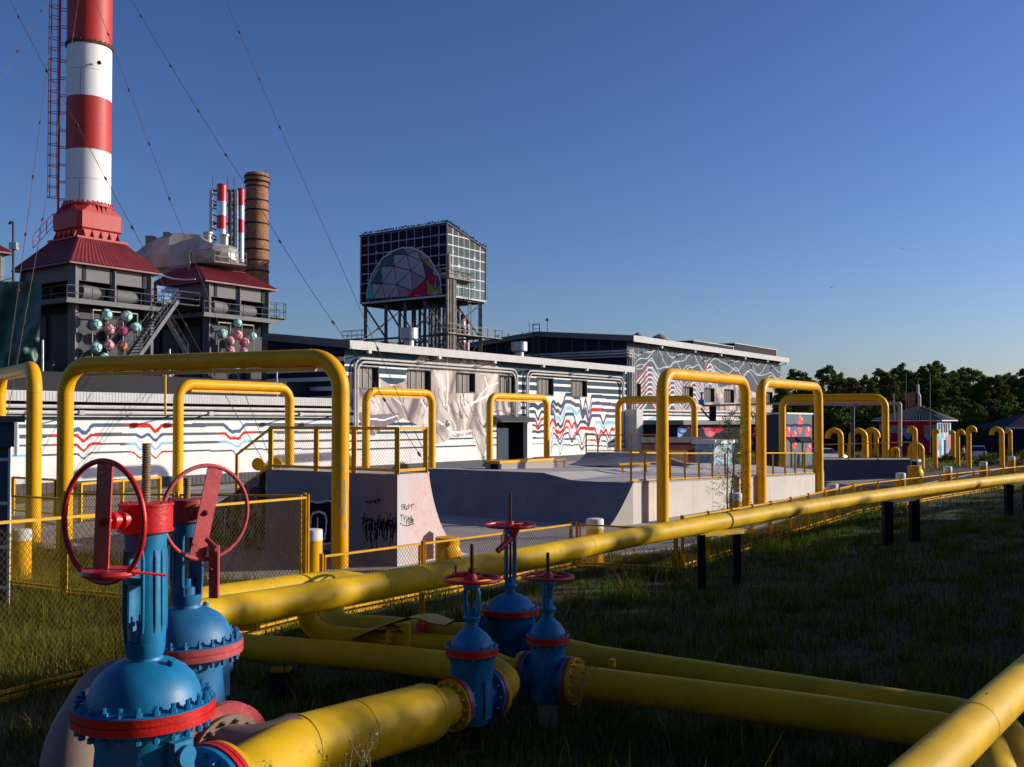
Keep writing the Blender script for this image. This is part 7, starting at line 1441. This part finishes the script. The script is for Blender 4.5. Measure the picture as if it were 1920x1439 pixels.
# shrub twigs by the reducer
def weed(loc, h, label, n=9, col=(.35, .28, .16), leafs=True, seed=1, grp=None):
    rg = random.Random(seed); mb = MB(); lf = MB(); 
    for k in range(n):
        a = rg.uniform(0, 6.28); l = h * rg.uniform(.5, 1); p0 = Vector(loc); p1 = p0 + Vector((math.cos(a) * l * .15, math.sin(a) * l * .15, l * .5)); p2 = p1 + Vector((math.cos(a) * l * .25, math.sin(a) * l * .25, l * .45)); mb.tube([p0, p1, p2], [.006, .004, .002], 4)
        for q in range(6):
            f = rg.random(); c_ = p1.lerp(p2, f) + Vector((rg.uniform(-.05, .05), rg.uniform(-.05, .05), rg.uniform(-.03, .05))); mb.tube([p1.lerp(p2, f * .8), c_], .002, 3)
            s_ = rg.uniform(.012, .025); lf.quad(*[c_ + Vector((rg.uniform(-1, 1), rg.uniform(-1, 1), rg.uniform(-1, 1))) * s_ for _ in range(4)])
    o = mb.build('weed', mat('weed_stem', (.25, .19, .1), .8)); tag(o, label, 'weed', grp); kind(lf.build('seed_head', mat('weed_dry', col, .9, var=.3), o), 'stuff')
weed(P(650, 1530, 9.6), .95, 'dry seeding weed standing in front of the fat yellow pipe', seed=3); weed(P(700, 1500, 10), .8, 'sparse dry weed stalk right of the seeding weed', 4, seed=5)
weed(P(1085, 1330, 13.2), .85, 'tall flowering weed in front of the right small valve', 7, (.3, .3, .08), seed=7)

# ================================================================ ground
def sheet(name, pts, z, m_, k='structure'):
    me = bpy.data.meshes.new(name); me.from_pydata([(p_[0], p_[1], z) for p_ in pts], [], [list(range(len(pts)))]); me.materials.append(m_); o = bpy.data.objects.new(name, me); C.objects.link(o); o['kind'] = k; return o
gm = bpy.data.materials.new('meadow_soil'); gm.use_nodes = True; n = gm.node_tree.nodes; l = gm.node_tree.links; b = n['Principled BSDF']; b.inputs['Roughness'].default_value = .95
tc = n.new('ShaderNodeTexCoord'); n1_ = n.new('ShaderNodeTexNoise'); n1_.inputs['Scale'].default_value = .35; n1_.inputs['Detail'].default_value = 10; n1_.inputs['Roughness'].default_value = .7; l.new(tc.outputs['Object'], n1_.inputs['Vector'])
r_ = n.new('ShaderNodeValToRGB'); r_.color_ramp.elements[0].position = .38; r_.color_ramp.elements[0].color = (.022, .04, .003, 1); r_.color_ramp.elements[1].position = .62; r_.color_ramp.elements[1].color = (.08, .07, .014, 1); l.new(n1_.outputs['Fac'], r_.inputs[0])
n2_ = n.new('ShaderNodeTexNoise'); n2_.inputs['Scale'].default_value = 18; n2_.inputs['Detail'].default_value = 6; l.new(tc.outputs['Object'], n2_.inputs['Vector'])
mx = n.new('ShaderNodeMix'); mx.data_type = 'RGBA'; mx.blend_type = 'MULTIPLY'; mx.inputs['Factor'].default_value = .8; l.new(r_.outputs[0], mx.inputs[6]); l.new(n2_.outputs['Color'], mx.inputs[7])
sc3 = n.new('ShaderNodeVectorMath'); sc3.operation = 'SCALE'; sc3.inputs['Scale'].default_value = 1.6; l.new(mx.outputs[2], sc3.inputs[0]); l.new(sc3.outputs[0], b.inputs['Base Color'])
bp = n.new('ShaderNodeBump'); bp.inputs['Strength'].default_value = .8; bp.inputs['Distance'].default_value = .08; l.new(n2_.outputs['Fac'], bp.inputs['Height']); l.new(bp.outputs[0], b.inputs['Normal'])
sheet('ground', [(-900, -300), (900, -300), (900, 1500), (-900, 1500)], 0, gm)
plz = [XY(135, 33), XY(575, 24.5), XY(640, 25), XY(870, 28.2), XY(1060, 31.2), XY(1262, 33.4), XY(1300, 33.8), XY(1480, 44), XY(1545, 50), XY(1600, 55), XY(1700, 60), XY(1800, 72), XY(1960, 100), XY(2100, 120), XY(2100, 128), XY(1900, 112), XY(1740, 84), XY(1560, 74), XY(1500, 82), XY(1100, 112), XY(700, 82), XY(300, 64), XY(-200, 45)]
sheet('plaza', plz, .006, M['plaza'])
kb_ = MB()
for a, b in ((XY(1140, 32.2), XY(1262, 34)), (XY(1262, 34), XY(1500, 46)), (XY(1640, 60), XY(1900, 96))): kb_.bar(a + Vector((0, 0, .03)), b + Vector((0, 0, .03)), .12, .06)
kind(kb_.build('kerb', M['conc']), 'structure')
sheet('path', [XY(1560, 55), XY(1700, 60), XY(1800, 72), XY(1960, 100), XY(2100, 120), XY(2100, 128), XY(1900, 112), XY(1740, 84), XY(1590, 68)], .012, M['asph'])

# ================================================================ grass
def grass(name, N, sampler, hmin, hmax, wd, cols, seed, label=None, lean=.4):
    r = np.random.default_rng(seed); X, Y, hs = sampler(r, N); n = len(X); h = (hmin + (hmax - hmin) * r.random(n) ** 1.8) * hs * (.45 + 1.1 * vnoise(X * .9 + 31, Y * .9 + 17, 63) ** 1.3 + .25 * (r.random(n) > .97))
    a = r.random(n) * 2 * PI; ln = lean * h * r.random(n); dx, dy = np.cos(a), np.sin(a); b_ = r.random(n) * 2 * PI; wx, wy = np.cos(b_) * wd * (.6 + .8 * r.random(n)), np.sin(b_) * wd * (.6 + .8 * r.random(n))
    z0 = np.zeros(n)
    V = np.stack([np.stack([X - wx, Y - wy, z0], 1), np.stack([X + wx, Y + wy, z0], 1), np.stack([X + wx * .7 + dx * ln * .35, Y + wy * .7 + dy * ln * .35, h * .55], 1), np.stack([X - wx * .7 + dx * ln * .35, Y - wy * .7 + dy * ln * .35, h * .55], 1), np.stack([X + dx * ln, Y + dy * ln, h], 1)], 1)
    F4 = np.arange(n)[:, None] * 5 + np.array([0, 1, 2, 3]); F3 = np.arange(n)[:, None] * 5 + np.array([3, 2, 4])
    me = bpy.data.meshes.new(name); me.vertices.add(n * 5); me.vertices.foreach_set('co', V.astype(np.float32).ravel())
    li = np.concatenate([F4, F3], 1).ravel().astype(np.int32); me.loops.add(n * 7); me.loops.foreach_set('vertex_index', li)
    ls = (np.arange(n)[:, None] * 7 + np.array([0, 4])).ravel().astype(np.int32); lt = np.tile(np.array([4, 3], np.int32), n)
    me.polygons.add(n * 2); me.polygons.foreach_set('loop_start', ls); me.polygons.foreach_set('loop_total', lt); me.update(calc_edges=True)
    nz_ = vnoise(X * .6 + 50, Y * .6, 61); nz2 = vnoise(X * 2.2 + 50, Y * 2.2, 62); pick = np.clip(nz_ * .7 + nz2 * .3 + r.normal(0, .16, n), 0, .999)
    cols = np.array(cols); idx = (pick * len(cols)).astype(int); cc_ = cols[idx] * (.55 + .9 * r.random((n, 1)))
    at = me.color_attributes.new('paint', 'FLOAT_COLOR', 'CORNER'); ca = np.concatenate([cc_, np.ones((n, 1))], 1).repeat(7, 0); at.data.foreach_set('color', ca.astype(np.float32).ravel())
    me.materials.append(GRASSM); o = bpy.data.objects.new(name, me); C.objects.link(o); o['kind'] = 'stuff'
    if label: o['label'] = label; o['category'] = 'grass'
    return o
GRASSM = bpy.data.materials.new('grass_blades'); GRASSM.use_nodes = True; n = GRASSM.node_tree.nodes; l = GRASSM.node_tree.links; b = n['Principled BSDF']; b.inputs['Roughness'].default_value = .8; b.inputs['Specular IOR Level'].default_value = .08
a_ = n.new('ShaderNodeAttribute'); a_.attribute_name = 'paint'; l.new(a_.outputs['Color'], b.inputs['Base Color'])
tr = n.new('ShaderNodeBsdfTranslucent'); l.new(a_.outputs['Color'], tr.inputs['Color']); ms = n.new('ShaderNodeMixShader'); ms.inputs[0].default_value = .3; l.new(b.outputs[0], ms.inputs[1]); l.new(tr.outputs[0], ms.inputs[2]); l.new(ms.outputs[0], n['Material Output'].inputs[0])
DRY = [(.24, .165, .05), (.17, .125, .03), (.1, .09, .015), (.055, .085, .008), (.28, .2, .07)]; GRN = [(.03, .08, .004), (.05, .1, .006), (.085, .105, .008), (.02, .06, .003), (.1, .095, .014)]
fA, fB = XY(0, 16), XY(577, 21.9)
def side(X, Y, a, b): return (b.x - a.x) * (Y - a.y) - (b.y - a.y) * (X - a.x)          # >0 left of a->b
plzA = [(p_[0], p_[1]) for p_ in plz]; parkpoly = [(p_.x, p_.y) for p_ in [KP(0, 0, 0), KP(40, 0, 0), KP(40, 20, 0), KP(-1, 20, 0), KP(-1, 12, 0)]]
def samp(x0, x1, y0, y1, extra=None, keep=None, hs=None):
    def f(r, N):
        Y = y0 + (y1 - y0) * r.random(N) ** 1.5; X = x0 + (x1 - x0) * r.random(N); k = (np.abs(X / np.maximum(Y, 1)) < .62) & ~inpoly(X, Y, plzA) & ~inpoly(X, Y, parkpoly)
        if keep is not None: k &= keep(X, Y)
        X, Y = X[k], Y[k]; return X, Y, np.ones(len(X)) if hs is None else hs(X, Y)
    return f
grass('dry_grass', 150000, samp(-12, 16, 9, 38), .04, .2, .006, DRY + GRN[:2], 1, 'short dry tufted grass around the foreground pipes')
grass('tall_grass', 60000, samp(-18, 0, 16, 36, keep=lambda X, Y: side(X, Y, fA, fB) > .15), .2, .62, .006, [(.15, .18, .02), (.22, .2, .04), (.08, .13, .01), (.28, .22, .06)], 2, 'tall olive grass behind the left mesh fence', .5)
grass('green_grass', 150000, samp(-2, 42, 10, 90, keep=lambda X, Y: (side(X, Y, XY(1100, 23), XY(1900, 60)) < 0) | (X > 12)), .06, .35, .01, GRN, 3, 'shaded green grass on the right')
grass('weed_stalks', 5000, samp(-8, 22, 10, 36, keep=lambda X, Y: vnoise(X * .8, Y * .8, 77) > .55), .35, .95, .012, GRN + DRY[:2], 9, 'tall scattered weed stalks among the foreground pipes', .6)
def tufts(r, N):
    c_ = 1100; cx = r.uniform(-9, 22, c_); cy = 9.5 + 34 * r.random(c_) ** 1.3; k = ~inpoly(cx, cy, plzA) & ~inpoly(cx, cy, parkpoly) & (np.abs(cx / cy) < .6); cx, cy = cx[k], cy[k]; i = r.integers(0, len(cx), N); R_ = r.normal(0, .16, (2, N)); return cx[i] + R_[0], cy[i] + R_[1], .6 + .8 * ((i * 37) % 11) / 11
grass('grass_tufts', 52000, tufts, .12, .42, .008, [(.05, .11, .006), (.09, .15, .01), (.14, .16, .015), (.035, .08, .004), (.2, .17, .04)], 10, 'taller green grass tufts scattered among the foreground pipes', .9)
grass('meadow', 60000, samp(18, 95, 62, 135), .1, .75, .02, [(.27, .23, .07), (.12, .2, .02), (.08, .16, .012), (.34, .27, .09), (.1, .2, .015)], 4, 'sunlit meadow below the gooseneck pipes')
grass('fence_weeds', 16000, samp(3, 20, 27, 60, keep=lambda X, Y: np.abs(side(X, Y, XY(1277, 29.9), XY(1760, 57)) / 30) < 1.1), .2, .8, .012, GRN + [(.1, .12, .03)], 5, 'green weeds growing along the low fence')

# ================================================================ trees
LEAFM = bpy.data.materials.new('foliage'); LEAFM.use_nodes = True; n = LEAFM.node_tree.nodes; l = LEAFM.node_tree.links; b = n['Principled BSDF']; b.inputs['Roughness'].default_value = .8; b.inputs['Specular IOR Level'].default_value = .08
a_ = n.new('ShaderNodeAttribute'); a_.attribute_name = 'paint'; l.new(a_.outputs['Color'], b.inputs['Base Color']); tr = n.new('ShaderNodeBsdfTranslucent'); l.new(a_.outputs['Color'], tr.inputs['Color']); ms = n.new('ShaderNodeMixShader'); ms.inputs[0].default_value = .25; l.new(b.outputs[0], ms.inputs[1]); l.new(tr.outputs[0], ms.inputs[2]); l.new(ms.outputs[0], n['Material Output'].inputs[0])
def leafcloud(name, centers, radii, per, size, cols, seed, parent=None):
    r = np.random.default_rng(seed); PTS = []
    for (c_, R_) in zip(centers, radii):
        k = int(per * R_ ** 2); v = r.normal(size=(k, 3)); v /= np.linalg.norm(v, axis=1)[:, None]; rad = R_ * (r.random(k)[:, None] ** .4); PTS.append(np.array(c_) + v * rad * np.array([1, 1, .8]))
    P_ = np.concatenate(PTS); n_ = len(P_); u = r.normal(size=(n_, 3)); u /= np.linalg.norm(u, axis=1)[:, None]; w_ = np.cross(u, r.normal(size=(n_, 3))); w_ /= np.linalg.norm(w_, axis=1)[:, None]
    s_ = size * (.6 + .8 * r.random((n_, 1))); V = np.stack([P_ - u * s_, P_ + w_ * s_ * .55, P_ + u * s_, P_ - w_ * s_ * .55], 1)
    me = bpy.data.meshes.new(name); me.vertices.add(n_ * 4); me.vertices.foreach_set('co', V.astype(np.float32).ravel()); me.loops.add(n_ * 4); me.loops.foreach_set('vertex_index', np.arange(n_ * 4, dtype=np.int32))
    me.polygons.add(n_); me.polygons.foreach_set('loop_start', (np.arange(n_) * 4).astype(np.int32)); me.polygons.foreach_set('loop_total', np.full(n_, 4, np.int32)); me.update(calc_edges=True)
    cols = np.array(cols); cc_ = cols[r.integers(0, len(cols), n_)] * (.7 + .6 * r.random((n_, 1))); at = me.color_attributes.new('paint', 'FLOAT_COLOR', 'CORNER'); at.data.foreach_set('color', np.concatenate([cc_, np.ones((n_, 1))], 1).repeat(4, 0).astype(np.float32).ravel())
    me.materials.append(LEAFM); o = bpy.data.objects.new(name, me); C.objects.link(o)
    if parent is not None: o.parent = parent
    return o
def make_tree(kind_, seed, H, cols):
    rg = random.Random(seed); t = thing('deciduous_tree', 'x', 'tree', (0, 0, -50)); mb = MB(); cs, rs = [], []
    mb.tube([(0, 0, -.3), (.05, 0, H * .3), (-.05, .05, H * .6), (0, 0, H * .85)], [H * .022, H * .016, H * .01, H * .004], 8)
    N = 64 if kind_ != 'poplar' else 50
    for k in range(N):
        f = (k + .5) / N; z = H * (.16 + .78 * f)
        if kind_ == 'poplar': R_ = H * .12 * math.sin(PI * min(1, .12 + f * .86)) ** .6
        else: R_ = H * .24 * math.sin(PI * min(1, .2 + f * .76)) ** .7
        a = k * 2.4 + rg.uniform(-.5, .5); rr = R_ * rg.uniform(.35, 1.0); c_ = (math.cos(a) * rr, math.sin(a) * rr, z + rg.uniform(-.03, .03) * H); cs.append(c_); rs.append(H * rg.uniform(.045, .085) * (1.15 - .5 * f))
        mb.tube([(0, 0, z - rr * .6), c_], [H * .006, H * .002], 5)
    mb.build('trunk', M['bark'], t, world=False); leafcloud('crown', cs, rs, (130 if kind_ == 'sparse' else 230) * (12 / H) ** 2 * 1.6, H * .0145, cols, seed, t); return t
GD = [(.055, .105, .018), (.09, .145, .026), (.14, .18, .034), (.04, .08, .016)]; GO = [(.1, .1, .025), (.07, .085, .022), (.12, .1, .03)]; GBR = [(.11, .08, .03), (.08, .075, .022), (.14, .1, .04)]
protos = [make_tree('round', 11, 12, GD), make_tree('round', 12, 12, GD + GO[:1]), make_tree('poplar', 13, 12, GD), make_tree('round', 14, 12, GO), make_tree('round', 15, 12, GBR)]
TR = []
specs = [(1465, 150, 712, 2), (1492, 190, 690, 1), (1516, 175, 706, 0), (1553, 185, 684, 1), (1575, 210, 700, 0), (1598, 170, 708, 4), (1625, 180, 704, 0), (1654, 190, 690, 1), (1668, 165, 702, 3), (1690, 195, 682, 0), (1706, 178, 694, 1), (1729, 190, 686, 2), (1745, 175, 684, 0), (1759, 195, 676, 2), (1780, 180, 694, 1), (1806, 190, 690, 0), (1826, 200, 688, 1), (1846, 185, 704, 0), (1866, 175, 702, 3), (1886, 190, 698, 1), (1905, 180, 704, 0), (1928, 185, 690, 1), (1950, 180, 695, 0), (1478, 168, 735, 3), (1510, 140, 748, 3), (1545, 150, 750, 0), (1580, 160, 738, 3), (1615, 150, 742, 4), (1640, 155, 730, 0), (1700, 150, 745, 3), (1800, 150, 742, 1), (1830, 145, 755, 0), (1857, 150, 748, 3), (1895, 150, 745, 0), (1925, 145, 752, 1), (1770, 152, 740, 0), (1670, 148, 752, 1)]
words = ['round crowned dark tree', 'dense broad dark green tree', 'slim upright tree', 'olive green bushy tree', 'brownish half bare tree']
for i, (px, Y, yt, kd_) in enumerate(specs):
    o = copytree(protos[kd_]); o.location = XY(px, Y); h = P(px, yt, Y).z; k = h / 12 * 1.03; o.scale = (k * (1.15 if Y < 165 else 1.), k * (1.15 if Y < 165 else 1.), k); o.rotation_euler = (0, 0, i * 1.3)
    nth = 1 + sum(1 for s_ in specs if (s_[1] < 165) == (Y < 165) and s_[0] < px); tag(o, f'{words[kd_]}, {ORD(nth)} from the left in the wood\'s {"front" if Y < 165 else "back"} row', 'tree', f'{"front" if Y < 165 else "back"} row of the far wood')
# understorey mass at the foot of the wood
cs = [(P(px, 800, 165).x + random.uniform(-2, 2), 150 + random.uniform(-4, 30), random.uniform(1, 5.5)) for px in range(1450, 2000, 6) for _ in range(2)]
o = leafcloud('undergrowth', cs, [random.uniform(1.6, 3.2) for _ in cs], 40, .3, GD, 71); o['kind'] = 'stuff'; o['label'] = 'dark undergrowth closing the foot of the far wood'; o['category'] = 'undergrowth'
def bush(px, Y, R_, label, cols, seed, size=.07):
    b_ = XY(px, Y); t = thing('shrub', label, 'shrub', tuple(b_)); rg = random.Random(seed); cs = [(rg.uniform(-R_, R_), rg.uniform(-R_, R_), rg.uniform(.1, R_ * 1.1)) for _ in range(12)]; leafcloud('foliage', cs, [R_ * rg.uniform(.3, .5) for _ in cs], 420 / max(R_, .6), size, cols, seed, t); mb = MB()
    for c_ in cs: mb.tube([(0, 0, -.05), c_], .012, 4)
    mb.build('stems', M['bark'], t, world=False)
BG = [(.05, .085, .02), (.07, .1, .025), (.04, .07, .015), (.1, .12, .04)]
for i, (px, Y, R_, lab) in enumerate(((1660, 88, 1.2, 'green shrub at the foot of the wide arch leg'), (1845, 96, .9, 'bright green shrub between the two tallest hook pipes'), (1862, 100, .9, 'green shrub below the wide hook pipe'), (1775, 104, .7, 'low pale shrub right of the pump house'), (1905, 98, 1.6, 'dark shrub in front of the dark house'), (1560, 44, .7, 'weedy shrub by the low fence below the second tall arch'), (1620, 46, .8, 'green weed clump along the low fence'), (1690, 44, .7, 'green weed clump right of the second black leg'))): bush(px, Y, R_, lab, BG, 80 + i, .1 if Y > 60 else .04)
# slim birch in front of the white wall
sb = XY(1366, 38.5); bt_ = thing('young_birch', 'slim young birch with sparse leaves in front of the white wall', 'tree', tuple(sb)); mb = MB(); rg = random.Random(9); cs = []; Hb = P(1366, 768, 38.5).z
for dx in (-.06, .1):
    mb.tube([(dx * .5, 0, -.1), (dx, .05, Hb * .3), (dx * 1.6 + .05, 0, Hb * .6), (dx * 2 + .15, 0, Hb * .97)], [.035, .028, .018, .006], 7)
for k in range(46):
    z = Hb * (.12 + .85 * k / 46); a = k * 2.4; s_ = (1 if math.cos(a) > 0 else -1); l_ = rg.uniform(.4, 1.15) * (1 if z < Hb * .75 else .65); e = Vector((math.cos(a) * l_ + .1, math.sin(a) * l_, z + l_ * .45)); m0 = Vector((.05, 0, z)); mb.tube([m0, m0.lerp(e, .5) + Vector((0, 0, .05)), e], [.008, .005, .003], 4)
    nn = 3 if z < Hb * .55 else 6
    for q in range(nn): cs.append(tuple(m0.lerp(e, rg.uniform(.35, 1.05)) + Vector((0, 0, rg.uniform(-.12, .05)))))
mb.build('trunk', M['bark'], bt_, world=False); leafcloud('crown', cs, [.17] * len(cs), 700, .026, [(.08, .13, .02), (.12, .16, .03), (.06, .1, .015), (.17, .15, .03)], 91, bt_)

# ---------------------------------------------------------------- row of trees beside the photographer, right of the frame (they shade the pipes)
def uq(u, q): return Vector((.9848 * u - .1736 * q, .1736 * u + .9848 * q, 0))
row = []
for q, u, H in shade_rows(): row.append((uq(u, q), H))
rowp = make_tree('sparse', 21, 12, GD + GO[:1])
for i in range(15):                                                    # unseen trees added behind the camera to block sky light and deepen foreground shade
    o = copytree(protos[i % 3]); o.location = (-38 + i * 5.2, -9 - (i % 3) * 4, 0); k = (19 + (i * 7) % 5) / 12; o.scale = (k * 1.1, k * 1.1, k); o.rotation_euler = (0, 0, i * 1.9); tag(o, 'unseen tall tree added behind the camera to block sky light', 'tree', 'unseen trees added behind the camera to block sky light')

for ch_ in rowp.children:
    pass
for i, (p_, H) in enumerate(row):
    o = rowp if i == 0 else copytree(rowp); o.location = p_; k = H / 12; o.scale = (k * 1.05, k * 1.05, k); o.rotation_euler = (0, 0, i * 2.1); tag(o, 'leafy tree in the row just outside the right edge of the photo', 'tree', 'row of trees beyond the right edge')
for o in protos:
    for ch_ in list(o.children): bpy.data.objects.remove(ch_)
    bpy.data.objects.remove(o)
